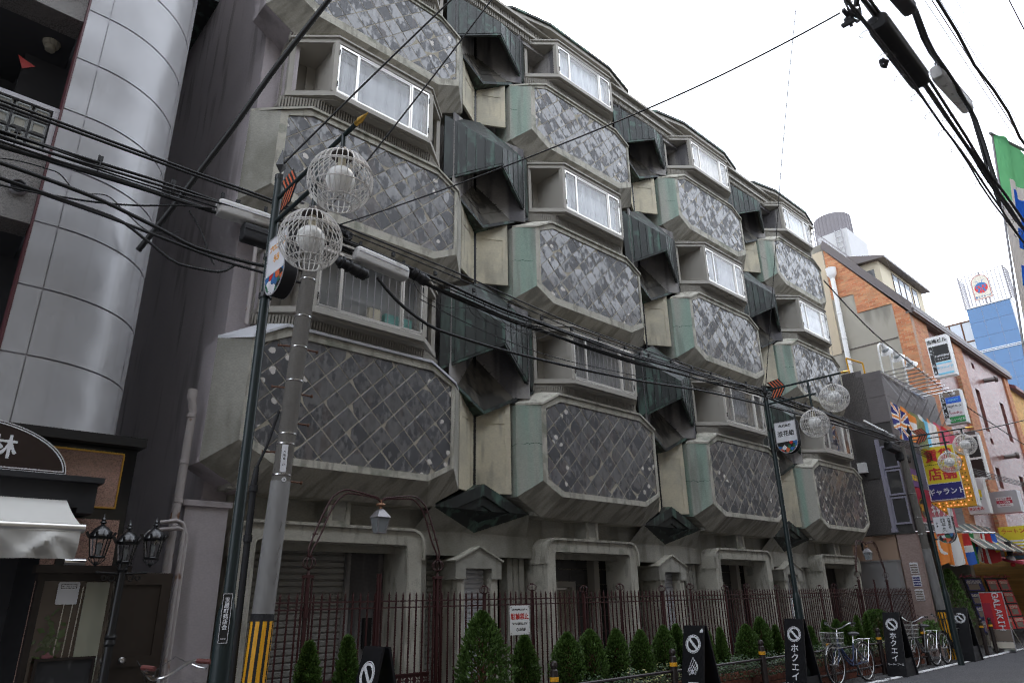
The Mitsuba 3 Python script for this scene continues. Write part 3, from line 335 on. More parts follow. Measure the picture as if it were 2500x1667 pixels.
    '転': (77, [[[2,6,2,13,16,13,16,17,5,17,4,18,4,45,5,46,16,46,16,49,3,50,2,50,3,58,16,58,17,66,25,66,25,58,38,58,39,57,40,60,72,59,73,58,72,51,40,51,39,52,38,50,25,50,25,47,36,46,37,38,75,37,74,29,58,29,48,5,62,6,58,16,58,18,62,21,66,21,74,1,76,-4,75,-6,68,-9,65,-2,36,-6,34,-1,34,3,36,3,36,5,25,5,25,-7,23,-9,18,-9,16,-8,16,5],[36,17,25,17,25,13,38,13,38,10,40,10,46,22,47,29,37,29],[24,24,29,24,29,28,24,28],[24,36,29,35,29,39,24,39],[16,24,17,28,12,28,12,24],[17,39,12,39,12,35,17,35]]]),
    '輪': (77, [[[2,6,2,13,13,13,14,14,14,16,4,17,4,46,13,46,14,49,3,50,2,57,13,58,14,64,16,66,22,66,23,58,34,58,34,50,23,50,23,46,32,46,32,45,33,45,44,55,50,66,54,66,58,64,57,60,59,57,76,42,76,40,72,35,67,38,66,37,38,38,35,35,32,35,32,33,34,34,72,33,72,-4,68,-8,54,-6,53,10,51,9,50,-7,44,-7,43,-6,43,10,41,9,40,-8,33,-8,32,5,23,5,22,-8,16,-9,14,-8,14,5],[62,18,64,18,64,26,62,25],[62,10,62,0,64,0,64,9],[52,53,47,45,59,45],[51,18,54,18,53,26,51,25],[41,18,43,18,43,26,41,25],[32,16,23,16,22,13,32,13],[22,39,22,35,25,35,25,39],[22,27,24,23,25,24,25,28],[12,24,14,23,14,28,12,28],[12,36,14,35,14,39,12,39]]]),
    '限': (77, [[[6,62,27,63,32,61,33,62,70,62,70,26,73,23,74,19,62,11,67,5,76,-1,71,-8,65,-6,56,3,54,-2,40,-6,36,-8,32,-8,32,-6,30,-3,30,-1,32,1,32,20,30,20,30,16,29,13,25,10,16,10,15,14,14,14,14,-8,6,-8],[55,26,57,19,58,18,66,25],[42,34,60,34,61,40,42,40],[42,48,60,48,61,54,42,54],[42,4,48,5,53,7,45,26,42,25],[25,41,30,31,30,24,32,24,32,57,30,57,29,50],[14,19,21,18,22,20,22,29,16,37,16,41,21,52,20,54,14,54]]]),
    '集': (77, [[[1,-2,2,1,9,2,23,9,23,10,2,11,3,18,12,19,11,21,11,40,10,40,8,38,5,38,5,39,1,42,1,44,12,54,20,66,26,66,28,64,26,58,36,58,34,64,42,66,47,58,70,57,69,50,45,49,45,48,66,48,66,41,45,41,45,39,66,38,66,31,45,31,45,29,71,29,72,22,43,21,42,19,74,18,74,18,74,10,53,10,60,6,75,1,76,-2,71,-7,61,-4,47,3,44,6,42,6,42,-8,41,-9,34,-8,33,6,23,-1,9,-7,5,-7],[21,29,36,29,36,31,21,31],[21,48,36,48,36,49,21,50],[21,41,21,38,36,39,36,41],[21,20,20,18,34,19,33,21]]]),
    '頂': (77, [[[2,53,2,61,30,61,30,62,74,62,75,54,56,54,55,51,71,50,73,49,73,8,72,6,65,6,74,0,77,-2,77,-4,72,-8,69,-8,67,-6,54,2,55,6,48,6,49,2,47,1,30,-8,27,-8,23,-4,23,-1,29,1,38,6,33,6,33,50,45,50,46,52,46,54,32,54,31,52,22,52,22,-1,20,-4,16,-6,5,-6,2,2,14,4,14,52],[42,15,63,14,63,18,42,18],[42,26,63,26,63,30,42,30],[42,38,63,38,63,42,42,42]]]),
    '駐': (77, [[[2,-2,5,18,12,17,17,18,18,19,6,19,5,21,6,63,35,63,36,56,27,55,27,51,34,51,35,50,36,51,52,51,52,53,46,62,46,63,47,65,53,66,61,54,60,51,74,50,74,43,59,42,59,28,72,28,73,21,59,20,59,3,75,2,76,1,75,-6,34,-6,34,-5,30,-8,19,-8,17,0,11,0,11,6,10,6,9,-2,7,-4],[34,31,27,31,26,27,37,26,38,28,49,28,50,42,37,42,35,44,34,43,27,43,27,39,34,38],[37,20,36,2,49,3,49,20],[18,1,26,0,27,5,25,6,24,2,21,2,18,3],[13,31,13,27,17,27,17,31],[13,43,13,39,17,39,17,43],[13,55,13,51,17,51,17,55]]]),
}



def glyph(ch):
    adv, polys = GLYPHS[ch]
    ps = []
    for rings in polys:
        pts = [[(r[i] / 77., r[i + 1] / 77.) for i in range(0, len(r), 2)] for r in rings]
        p = Polygon(pts[0], pts[1:])
        ps.append(p if p.is_valid else p.buffer(0))
    return unary_union(ps), adv / 77.


def text(s, h, vertical=False, align='c', gap=1.0, slant=0):
    """A shapely shape of the text, characters about h tall, centred on the origin (or starting there)."""
    out, x, y = [], 0., 0.
    for ch in s:
        if ch == ' ':
            x += .4
            continue
        g, adv = glyph(ch)
        if vertical:
            if ch == 'ー':
                g = affinity.rotate(g, 90, origin=(.5, .38))
            out.append(affinity.translate(g, -adv / 2, y))
            y -= 1.0 * gap
        else:
            out.append(affinity.translate(g, x, 0))
            x += adv * gap
    sh = affinity.scale(unary_union(out), h, h, origin=(0, 0))
    if slant:
        sh = affinity.skew(sh, xs=slant, origin=(0, 0))
    b = sh.bounds
    if align == 'c':
        sh = affinity.translate(sh, -(b[0] + b[2]) / 2, -(b[1] + b[3]) / 2)
    return sh


FACADE = ((1, 0, 0), (0, 0, 1))      # frames: lettering read by someone who looks along +y ...
BLADE = ((0, -1, 0), (0, 0, 1))      # ... and along +x


# ------------------------------------------------------------------ materials
def rgb(c):
    return {'type': 'rgb', 'value': list(c) if not np.isscalar(c) else [c] * 3}


def M(name, color, rough=.6, metal=0., spec=.5, bump=None, scale=.01, eps=2e-3, **more):
    base = color if isinstance(color, dict) else proc(color) if callable(color) else rgb(color)
    r = proc(rough) if callable(rough) else float(rough)
    b = {'type': 'principled', 'base_color': base, 'roughness': r, 'metallic': float(metal), 'specular': float(spec), **more}
    if bump:
        b = {'type': 'bumpmap', 'texture': proc(bump, eps), 'scale': scale, 'bsdf': b}
    scene[name] = {'type': 'twosided', 'bsdf': b}
    return name


def streaks(p, f=7.0, s=.35):
    return fbm(p.x * f, p.y * f, p.z * s * f * .3, 3)


def f_concrete(p, n, uv):
    a = fbm(p.x * 1.3, p.y * 1.3, p.z * 1.3, 4)
    b = smoothstep(.5, .75, streaks(p))
    g = noise(p.x * 60, p.y * 60, p.z * 60)
    c = mix((.37, .36, .315), (.27, .262, .225), smoothstep(.3, .7, a))
    d = smoothstep(.58, .7, fbm(p.x * 2.2 + 4, p.y * 2.2, p.z * .9, 4))
    c = mix(c, (.15, .145, .12), b * .6)
    c = mix(c, (.17, .165, .13), d * .5)
    return c * (.88 + .24 * g)


def f_frame(p, n, uv):
    a = fbm(p.x * 3, p.y * 3, p.z * 3, 3)
    b = smoothstep(.5, .68, fbm(p.x * 14, p.y * 14, p.z * 2.5, 4))
    d = smoothstep(.6, .75, fbm(p.x * 4 + 9, p.y * 4, p.z * 4, 4))
    c = mix((.47, .45, .385), (.355, .34, .285), a)
    c = mix(c, (.19, .18, .145), b * .6)
    c = mix(c, (.13, .15, .11), d * .55)
    return c * (.9 + .2 * noise(p.x * 70, p.y * 70, p.z * 70))


def f_patina(p, n, uv):
    a = smoothstep(.3, .7, fbm(p.x * .7 + 3, p.y * 9, p.z * .35, 3))
    b = smoothstep(.5, .75, streaks(p, 9, .3))
    c = mix((.36, .355, .31), (.235, .335, .275), a * .9)
    c = mix(c, (.15, .16, .14), b * .5)
    w = .05 * (noise(p.y * 17, p.z * .5, p.x * 3) - .5) + .03 * (noise(p.y * 60, p.x * 5) - .5)
    k = mi.Float(0.)
    for z in (3.72, 6.98, 10.05):           # the hairline crack that runs across each side panel
        z = z + .22 * (cell_rand(dr.floor(p.x / 4.6 + .5), z) - .5)
        k = dr.maximum(k, smoothstep(.0075, .003, dr.abs(p.z - z - w)))
    k = k * smoothstep(.35, .5, noise(p.y * 9, p.x, p.z * 2))
    c = mix(c, (.03, .07, .055), k * .85)
    return c * (.88 + .24 * noise(p.x * 60, p.y * 60, p.z * 60))


def f_soffit(p, n, uv):
    b = smoothstep(.4, .66, fbm((p.x + p.y * .7) * 11, p.y * 3, p.z * 2, 3))
    c = mix((.33, .31, .26), (.17, .16, .13), b * .75)
    return c * (.88 + .24 * noise(p.x * 60, p.y * 60, p.z * 60))


def f_cream(p, n, uv):
    a = fbm(p.x * 2.5, p.y * 2.5, p.z * 2.5, 4)
    b = smoothstep(.55, .75, streaks(p, 8, .4))
    c = mix((.58, .53, .4), (.45, .42, .33), smoothstep(.35, .7, a))
    c = mix(c, (.25, .235, .19), b * .5)
    return c * (.92 + .16 * noise(p.x * 50, p.y * 50, p.z * 50))


def f_stained(p, n, uv):
    b = smoothstep(.4, .62, fbm(p.x * 5, p.y * 5, p.z * .5, 3))
    c = mix((.3, .285, .27), (.12, .115, .12), b)
    return c * (.9 + .2 * noise(p.x * 40, p.y * 40, p.z * 40))


def f_copper(p, n, uv):
    a = smoothstep(.52, .72, fbm(p.x * 9 + uv.x * 31, p.y * 9, p.z * 1.3, 4))
    b = smoothstep(.6, .72, fbm(p.x * 5, p.y * 5 + uv.x * 17, p.z * 5, 4))
    c = mix((.019, .022, .021), (.036, .041, .038), uv.x)
    c = mix(c, (.085, .15, .12), a * (.15 + .6 * uv.y))
    return mix(c, (.10, .2, .155), b * (.1 + .28 * uv.y))


def tile_patch(p, uv):
    s = uv.x * 57.
    a = fbm(p.x * 5 + s, p.z * 5 - s, p.y, 4)
    b = fbm(p.x * 22 - s, p.z * 11 + s, p.y, 3)
    o = .17 * (cell_rand(uv.x * 977.) - .5)
    return smoothstep(.43 + o, .55 + o, a * .6 + b * .4), b


def tile_scab(p, uv):
    d, _, w = voronoi(p.x * 4.6 + uv.x * 13, p.z * 4.6 - uv.x * 7)
    r = noise(p.x * 26, p.z * 26, uv.x * 9)
    return smoothstep(.2, .15, d + (r - .5) * .22) * dr.select(w > .35, 1., 0.) * uv.y


def f_tile(p, n, uv):
    t, b = tile_patch(p, uv)
    c = mix((.034, .034, .038), mix((.085, .084, .085), (.165, .163, .165), b), t)
    c = mix(c, (.085, .06, .05), smoothstep(.62, .75, fbm(p.x * 7 + 9, p.z * 3 + uv.x * 5, 0, 3)) * .4)
    return mix(c, (.56, .53, .49), tile_scab(p, uv))


def r_tile(p, n, uv):
    t, b = tile_patch(p, uv)
    return .15 + .4 * (1 - t) + .12 * b + .4 * tile_scab(p, uv)


def f_pink(p, n, uv):
    a = fbm(p.x * 1.2, p.y * 1.2, p.z * .8, 4)
    b = smoothstep(.52, .8, streaks(p, 5, .5))
    c = mix((.5, .455, .465), (.4, .365, .375), a)
    return mix(c, (.2, .18, .175), b * .6) * (.93 + .14 * noise(p.x * 80, p.y * 80, p.z * 80))


def f_shutter(p, n, uv):
    return mix((.33, .325, .3), (.22, .215, .2), fbm(p.x * 4, p.y * 4, p.z * 1.5, 3))


def f_asphalt(p, n, uv):
    g = noise(p.x * 130, p.y * 130) * .6 + noise(p.x * 60, p.y * 60, 5) * .4
    a = fbm(p.x * .6, p.y * .6, 0, 4)
    return mix((.04, .04, .045), (.065, .064, .068), a) * (.55 + .9 * g)


def f_granite(p, n, uv):
    a = noise(p.x * 190, p.y * 190, p.z * 190)
    b = noise(p.x * 160 + 7, p.y * 160, p.z * 160)
    c = mix((.46, .27, .21), (.28, .18, .15), smoothstep(.4, .6, a))
    return mix(c, (.05, .045, .045), smoothstep(.66, .8, b) * .7)


def f_greystone(p, n, uv):
    g = noise(p.x * 45, p.y * 45, p.z * 45)
    return mix((.15, .135, .135), (.115, .105, .107), fbm(p.x * .8, p.y * .8, p.z * .8, 3)) * (.85 + .3 * g)


def f_rawconcrete(p, n, uv):
    a = fbm(p.x * .5, p.y * .5, p.z * .5, 4)
    b = smoothstep(.5, .72, fbm(p.x * 2.2, p.y * 2, p.z * .5, 4))
    c = mix((.4, .37, .3), (.3, .28, .235), a)
    return mix(c, (.15, .14, .12), b * .7)


def f_polecon(p, n, uv):
    a = fbm(p.x * 9, p.y * 9, p.z * 1.2, 4)
    return mix((.15, .138, .122), (.095, .088, .08), a) * (.9 + .2 * noise(p.x * 90, p.y * 90, p.z * 90))


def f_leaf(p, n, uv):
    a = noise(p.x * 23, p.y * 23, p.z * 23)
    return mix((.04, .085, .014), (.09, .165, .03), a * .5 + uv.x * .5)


def f_ivy(p, n, uv):
    return mix(mix((.025, .05, .022), (.05, .1, .03), uv.x), (.42, .42, .17), smoothstep(.55, .8, uv.y))


def f_towerp(p, n, uv):
    a = fbm(p.x * .9, p.y * .9, p.z * .9, 3)
    s = smoothstep(.6, .85, fbm(p.x * 9, p.y * 9, p.z * .4, 3))
    return mix(mix((.42, .42, .43), (.37, .37, .385), a), (.27, .265, .26), s * .5)


M('concrete', f_concrete, .85, bump=lambda p, n, uv: noise(p.x * 45, p.y * 45, p.z * 45), scale=.002)
M('concrete_frame', f_frame, .85)
M('concrete_patina', f_patina, .8)
M('concrete_soffit', f_soffit, .9)
M('cream_panel', f_cream, .8)
M('stained_wall', f_stained, .85)
M('copper', f_copper, .5, metal=.15)
M('slate', f_tile, r_tile, spec=1., clearcoat=.35, clearcoat_gloss=.6)
M('mortar', (.33, .30, .24), .9)
M('pink_plaster', f_pink, .9)
M('shutter_metal', f_shutter, .5, metal=.2)
M('asphalt', f_asphalt, .85, bump=lambda p, n, uv: noise(p.x * 110, p.y * 110), scale=.004)
M('granite', f_granite, .16)
M('grey_stone', f_greystone, .55)
M('raw_concrete', f_rawconcrete, .85)
M('pole_concrete', f_polecon, .85)
M('foliage', f_leaf, .6)
M('ivy_leaf', f_ivy, .4)
M('tower_panel', f_towerp, .3, spec=.7, metal=.1, bump=lambda p, n, uv: fbm(p.x * 2.2, p.y * 2.2, p.z * 2.2, 2), scale=.02)
M('flashing', (.62, .63, .66), .35, metal=.3)
M('dark_gap', (.012, .012, .013), .9)
M('vent_slat', (.34, .32, .28), .7)
M('window_frame', (.35, .33, .29), .7)
M('aluminium', (.72, .7, .66), .3, metal=.85)
M('curtain', (.47, .50, .52), .9)
M('curtain_grey', (.38, .40, .42), .9)
M('curtain_cream', (.52, .50, .45), .9)
M('room_wall', (.30, .28, .25), .9)
M('wood_panel', (.11, .07, .05), .6)
M('blind_grey', (.21, .215, .21), .8)
scene['pane_glass'] = {'type': 'thindielectric', 'int_ior': 1.5}
M('iron_red', (.042, .010, .010), .5)
M('pole_green', (.012, .022, .023), .38, spec=.5)
M('tray_wood', lambda p, n, uv: mix((.13, .12, .10), (.055, .052, .046), smoothstep(.4, .65, fbm((p.x + p.y * .7) * 9, p.y * 3, p.z * 3, 3))), .8)
M('black_paint', (.012, .012, .013), .35)
M('black_matte', (.014, .014, .016), .7)
M('cage_white', (.62, .6, .57), .4)
M('globe_white', (.78, .78, .75), .25, spec_trans=0.)
M('white_paint', (.74, .74, .73), .5)
M('white_board', (.66, .66, .68), .35)
M('sign_red', (.5, .025, .02), .4)
M('sign_black', (.012, .012, .012), .4)
M('sign_orange', (.72, .32, .06), .4)
M('stripe_orange', (.6, .13, .05), .5)
M('chrome', (.72, .72, .72), .12, metal=1.)
M('rubber', (.018, .018, .018), .7)
M('cable_black', (.014, .014, .015), .5)
M('bracket_rust', (.13, .055, .03), .7)
M('yellow_band', (.75, .36, .015), .5)
M('bollard_brown', (.03, .022, .02), .35)
M('brick_red', lambda p, n, uv: mix((.22, .075, .045), (.13, .05, .035), uv.x) * (.8 + .4 * noise(p.x * 40, p.y * 40, p.z * 40)), .8)
M('lantern_glass', (.23, .25, .26), .2)
M('lantern_grey', (.3, .29, .3), .4, metal=.4)
M('teal_box', (.12, .3, .27), .6)
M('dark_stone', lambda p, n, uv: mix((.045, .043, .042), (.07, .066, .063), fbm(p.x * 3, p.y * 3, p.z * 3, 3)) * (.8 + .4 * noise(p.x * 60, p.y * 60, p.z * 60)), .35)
M('soil', (.04, .03, .02), .9)
M('gloss_black', (.01, .01, .011), .12, spec=.7)
M('gold', (.65, .38, .08), .3, metal=.9)
M('awning_cloth', (.5, .49, .46), .7)
M('sign_brown', (.022, .012, .01), .35)
M('dark_wood', (.02, .014, .012), .4)
M('pale_panel', (.42, .43, .34), .5)
M('slate_board', lambda p, n, uv: mix((.03, .03, .032), (.07, .07, .072), smoothstep(.5, .8, fbm(p.x * 20, p.z * 6, 0, 3))), .8)
M('petal_pink', (.4, .12, .16), .6)
M('brown_paint', (.032, .022, .016), .45)
M('pvc_grey', lambda p, n, uv: mix((.42, .38, .37), (.2, .09, .045), smoothstep(.66, .74, fbm(p.x * 9, p.y * 9, p.z * 5, 3))), .5)
MOS = ['stripe_orange', 'mosaic_blue', 'mosaic_green', 'sign_black', 'white_board', 'sign_red']
M('mosaic_blue', (.03, .13, .33), .4)
M('mosaic_green', (.02, .12, .06), .4)



# ------------------------------------------------------------------ the building with the octagonal bays
COLS = [-4.585, 0., 4.6, 9.118]
ROWS = [2.983, 6.197, 9.356]
DZ = [0., -.059, -.18]
HW = 1.044                                       # a bay's centre from its origin
GAPS = [-1.245, 3.35, 7.93]
hotel = thing('hotel_building', 'grey concrete building with bulging octagonal slate-tiled bays and dark green copper hoods', 'building')


def octa(o, d):
    """Corner points of a bay's outline: o grows it (left-right, below, above), d lifts its upper half."""
    e, b, t = o
    return [(0 - e * .65, 0 - b), (2.088 + e * .65, 0 - b), (2.50 + e, .211 - b * .8), (2.506 + e, 1.379 + d + t * .1), (2.089 + e * .7, 1.607 + d + t),
            (.012 - e * .7, 1.607 + d + t), (-.385 - e, 1.379 + d + t * .1), (-.395 - e, .211 - b * .8)]


def inner(d, r):
    b = [.085, .126, .146][r]
    t = 1.507 + d * .75
    return [(.06, b), (2.10, b), (2.455, b + .165), (2.46, t - .165), (2.115, t), (.058, t), (-.283, t - .165), (-.283, b + .165)]


# slate tiles: laid on the diagonal in the recessed octagon, in a bed of pale mortar
HD = .164
tile_shape = Polygon([(HD - .007, 0), (0, HD - .007), (-HD + .007, 0), (0, -HD + .007)])


def tile_mesh(shape, cx, cz):
    """A slate with a chamfered rim, its middle at the origin, its face towards -y."""
    m = MB()
    p = affinity.translate(shape, -cx, -cz)
    ring = list(p.exterior.coords)[:-1]
    if p.exterior.is_ccw:
        ring = ring[::-1]
    q = p.buffer(-.004, join_style=2)
    top = list(q.exterior.coords)[:-1] if q.geom_type == 'Polygon' and len(q.exterior.coords) - 1 == len(ring) else None
    if top:
        if q.exterior.is_ccw:
            top = top[::-1]
        k0 = min(range(len(top)), key=lambda i: (top[i][0] - ring[0][0]) ** 2 + (top[i][1] - ring[0][1]) ** 2)
        top = top[k0:] + top[:k0]
    else:
        top = ring
    n = len(ring)
    V = [(x, .012, z) for x, z in ring] + [(x, .003, z) for x, z in ring] + [(x, 0, z) for x, z in top]
    F = []
    for a in (0, n):
        for i in range(n):
            j = (i + 1) % n
            F += [[a + i, a + j, a + n + j], [a + i, a + n + j, a + n + i]]
    F += [[2 * n, 2 * n + i, 2 * n + i + 1] for i in range(1, n - 1)]
    return m.add(V, F)


full_tiles = []
for i in range(8):
    m = tile_mesh(tile_shape, 0, 0).mesh()
    uv = np.tile([i / 8 + .06, 1. if i == 7 else 0.], (len(m.vertices), 1))
    full_tiles.append((m, mikit.ply(m, 'slate', uv=uv)))
NAMED = {(0, 0), (0, 1), (1, 0)}                # the three bays whose slates show largest: each slate an entry
stuff_v, stuff_f, stuff_uv, stuff_n = [], [], [], 0
for c in range(4):
    for r in range(3):
        X, Z, d = COLS[c], ROWS[r], DZ[r]
        O, R2, I = octa((0, 0, 0), d), octa((.29, .29, .05), d), inner(d, r)
        k = key_of(f'{hotel}__octagonal_bay')
        m = MB()                                # front ring, splayed sides, returns to the wall
        yb = .70 if c == 0 else .66
        for i in range(8):
            j = (i + 1) % 8
            P = lambda q, y: (X + q[0], y, Z + q[1])
            m.poly([P(O[i], 0), P(O[j], 0), P(I[j], 0), P(I[i], 0)])
            m.poly([P(I[i], 0), P(I[j], 0), P(I[j], .04), P(I[i], .04)])
        ring = put(k, 'front_frame', m, 'concrete_frame')
        soffit, side, rest, back = MB(), MB(), MB(), MB()
        for i in range(8):
            j = (i + 1) % 8
            t = soffit if i in (0, 1, 7) else side if i == 6 else rest
            t.poly([P(O[i], 0), P(R2[i], .27), P(R2[j], .27), P(O[j], 0)])
            if c == 0 and i in (5, 6, 7):
                back.poly([P(R2[i], .272), P(R2[i], yb), P(R2[j], yb), P(R2[j], .272)])
            else:
                t.poly([P(R2[i], .27), P(R2[i], yb), P(R2[j], yb), P(R2[j], .27)])
        put(k, 'soffit', soffit, 'concrete_soffit')
        put(k, 'side_panel', side, 'concrete_patina' if c else 'concrete', label='side panel streaked with green copper stain' if c else None)
        put(k, 'upper_splay', rest, 'concrete')
        if c == 0:
            put(k, 'plaster_return', back, 'pink_plaster', label='pinkish plastered end return of the bay')
        m = MB()                                # the thin coping above the frame
        for i in (3, 4, 5):
            j = i + 1
            a, b, a2, b2 = P(O[i], -.03), P(O[j], -.03), P(R2[i], .28), P(R2[j], .28)
            u = np.array([0, 0, .035])
            a, b, a2, b2 = map(np.array, (a, b, a2, b2))
            m.hexa([a, b, b2, a2, a + u, b + u, b2 + u, a2 + u])
        put(k, 'coping', m, 'flashing' if c == 0 and r == 0 else 'concrete_frame')
        m = MB()
        m.poly([P(q, .0215) for q in I])
        put(k, 'mortar_bed', m, 'mortar')
        clip = Polygon(I).buffer(-.003, join_style=2)
        for a in range(-12, 13):
            for b in range(-8, 9):
                if (a + b) % 2:
                    continue
                cx, cz = 1.044 + a * HD, .797 + b * HD
                s = affinity.translate(tile_shape, cx, cz)
                s2 = s.intersection(clip)
                if s2.is_empty or s2.geom_type != 'Polygon' or s2.area < .0012:
                    continue
                whole = s2.area > .995 * s.area
                edge = cx < .35 or cx > 1.95
                v = 7 if edge and rng.random() < .5 else int(rng.integers(0, 7))
                tilt = T().translate([X + cx, .018, Z + cz]).rotate([1, 0, 0], rng.normal(0, 1.0)).rotate([0, 0, 1], rng.normal(0, 1.0))
                if (c, r) in NAMED:
                    if whole:
                        put(k, 'slate_tile', full_tiles[v][1], 'slate', tw=tilt)
                    else:
                        tm = tile_mesh(s2, cx, cz).mesh()
                        put(k, 'slate_tile', tm, 'slate', tw=tilt, uv=np.tile([v / 8 + .06, 1. if v == 7 else 0.], (len(tm.vertices), 1)))
                else:
                    tm = full_tiles[v][0] if whole else tile_mesh(s2, cx, cz).mesh()
                    A = np.array(tilt.matrix)
                    stuff_v.append(tm.vertices @ A[:3, :3].T + A[:3, 3])
                    stuff_f.append(tm.faces + stuff_n)
                    stuff_n += len(tm.vertices)
                    stuff_uv.append(np.tile([rng.random(), 1. if v == 7 else 0.], (len(tm.vertices), 1)))
put(hotel, 'slate_tile_fields', trimesh.Trimesh(np.vstack(stuff_v), np.vstack(stuff_f), process=False), 'slate', kind='stuff', uv=np.vstack(stuff_uv))

# projecting windows between the bays
WZ = [(4.80, 5.785), (8.0, 9.0), (11.02, 11.9)]
bar_mesh = None
for c in range(4):
    for r in range(3):
        cx = COLS[c] + HW
        z1, z2 = WZ[r]
        hw, e, yf, yw = .795, .5, -.16, .27
        k = key_of(f'{hotel}__window_bay')
        plan = [(cx - hw - e, yw), (cx - hw, yf), (cx + hw, yf), (cx + hw + e, yw)]
        m = MB()

        def slab(za, zb, grow=0., ybk=.66):
            pl = [(plan[0][0], ybk), (plan[0][0] - grow, yw - grow * .3), (plan[1][0] - grow * .4, yf - grow), (plan[2][0] + grow * .4, yf - grow), (plan[3][0] + grow, yw - grow * .3), (plan[3][0], ybk)]
            m.ext(Polygon(pl), zb - za, (0, 0, za), (1, 0, 0), (0, 1, 0))
        slab(z1, z1 + .075, .012)
        slab(z1 - .03, z1 - .002, -.05)
        slab(z2 - .07, z2, .0)
        slab(z2 + .002, z2 + .03, .03)
        for s, xp in ((-1, cx - hw), (1, cx + hw)):          # front posts and posts at the wall
            m.box(xp - .05 if s < 0 else xp - .022, xp + .022 if s < 0 else xp + .05, yf + .004, yf + .09, z1 + .075, z2 - .07)
            xq = xp + s * e
            m.box(min(xq, xq - s * .07), max(xq, xq - s * .07), yw + .003, yw + .08, z1 + .075, z2 - .07)
        put(k, 'concrete_frame', m, 'window_frame')
        # inner walls of the two side niches and their back walls
        for s in (-1, 1):
            xp = cx + s * hw
            m = MB()
            m.box(min(xp, xp - s * .04), max(xp, xp - s * .04), yf + .09, .66, z1 + .075, z2 - .07)
            m.box(min(xp + s * .0, xp + s * .1), max(xp + s * .0, xp + s * .1), .55, .62, z1 + .075, z2 - .07)
            put(k, 'niche_wall', m, 'stained_wall' if r == 2 else 'window_frame')
        for s in (-1, 1):
            a, b = sorted((cx + s * (hw + .1), cx + s * (hw + e - .02)))
            g = MB()
            g.poly([(a, .57, z1 + .075), (b, .57, z1 + .075), (b, .57, z2 - .07), (a, .57, z2 - .07)])
            put(k, 'side_pane', g, 'pane_glass')
            put(k, 'side_curtain', MB().box(a, b, .592, .6, z1 + .075, z2 - .07), 'room_wall')
            g = MB()
            for xx in (a, b - .03):
                g.box(xx, xx + .03, .545, .568, z1 + .075, z2 - .07)
            put(k, 'side_sash', g, 'window_frame')
        # front sashes: a wide pane between two narrow casements
        x0, x1 = cx - hw + .024, cx + hw - .024
        w = x1 - x0
        za, zb = z1 + .078, z2 - .073
        xs = [x0, x0 + .2 * w, x0 + .79 * w, x1]
        fr = MB()
        fr.box(x0, x1, yf + .012, yf + .06, za, za + .028)
        put(k, 'sash_track', fr, 'aluminium')
        put(k, 'sash_track', MB().box(x0, x1, yf + .012, yf + .06, zb - .022, zb), 'aluminium')
        for i in range(3):
            a, b = xs[i], xs[i + 1]
            s_ = MB()
            t = .024
            yy = yf + (.006 if i != 1 else .02)
            s_.box(a + .002, a + t, yy, yy + .036, za + .03, zb - .024)
            s_.box(b - t, b - .002, yy, yy + .036, za + .03, zb - .024)
            s_.box(a + t, b - t, yy + .002, yy + .034, za + .03, za + .052)
            s_.box(a + t, b - t, yy + .002, yy + .034, zb - .046, zb - .024)
            put(k, 'sash', s_, 'aluminium')
            g = MB()
            g.poly([(a + t, yy + .018, za + .05), (b - t, yy + .018, za + .05), (b - t, yy + .018, zb - .045), (a + t, yy + .018, zb - .045)])
            put(k, 'glass_pane', g, 'pane_glass')
            if i != 1:
                for zz in (za + .1, zb - .2):
                    h = MB()
                    xx = a - .002 if i == 0 else b - .008
                    h.box(xx, xx + .012, yy - .012, yy + .002, zz, zz + .09)
                    put(k, 'hinge', h, 'black_paint')
        # curtain or grille and the dark room behind it
        if r > 0:
            q = MB()
            nx = 90
            ux = np.linspace(x0 + .01, x1 - .01, nx)
            rr = np.random.default_rng(c * 10 + r)
            ph = np.cumsum(rr.uniform(.25, .75, nx))
            for row, (zz, am) in enumerate(((zb - .02, .010), ((za + zb) / 2, .024), (za + .02, .034))):
                q.v.append(np.stack([ux, yf + .13 + am * np.sin(ph) + .006 * rr.normal(size=nx) * row, np.full(nx, zz)], 1))
            q.n = 3 * nx
            q.f.append(np.array([[a * nx + i, a * nx + i + 1, (a + 1) * nx + i + 1] for a in range(2) for i in range(nx - 1)] + [[a * nx + i, (a + 1) * nx + i + 1, (a + 1) * nx + i] for a in range(2) for i in range(nx - 1)]))
            if (c, r) in ((0, 2), (2, 1), (3, 2)):               # drawn apart: a dark gap between two curtains
                g0 = .3 + .4 * rr.random()
                keep = [f for f in q.f[0] if not (g0 < (f[0] % nx) / nx < g0 + .09)]
                q.f = [np.array(keep)]
            put(k, 'curtain', q, ('curtain', 'curtain_grey', 'curtain_cream', 'curtain')[(c * 2 + r) % 4], smooth=True)
        else:
            for i in range(14):                              # vertical bars behind the panes
                xx = x0 + (i + .6) / 14.2 * w
                if bar_mesh is None:
                    bar_mesh = mikit.ply(MB().box(-.0045, .0045, 0, .01, za, zb).mesh(), 'black_paint')
                put(k, 'window_bar', bar_mesh, 'lantern_grey', tw=T().translate([xx, yf + .075, 0]))
            if c < 3:
                q = MB()
                q.box(x0, x1, yf + .2, yf + .21, za + (.02 if c else .0), zb)
                put(k, 'grey_blind', q, 'blind_grey')
            if c == 0:
                for a, b, h, mt in ((.5, .62, .22, 'cream_panel'), (.66, .93, .2, 'teal_box')):
                    q = MB()
                    q.box(x0 + a * w, x0 + b * w, yf + .1, yf + .19, za + .02, za + .02 + h)
                    put(k, 'stored_box', q, mt)
        q = MB()
        q.box(cx - hw + .045, cx + hw - .045, .6, .64, z1, z2)
        put(k, 'room_back', q, 'room_wall')
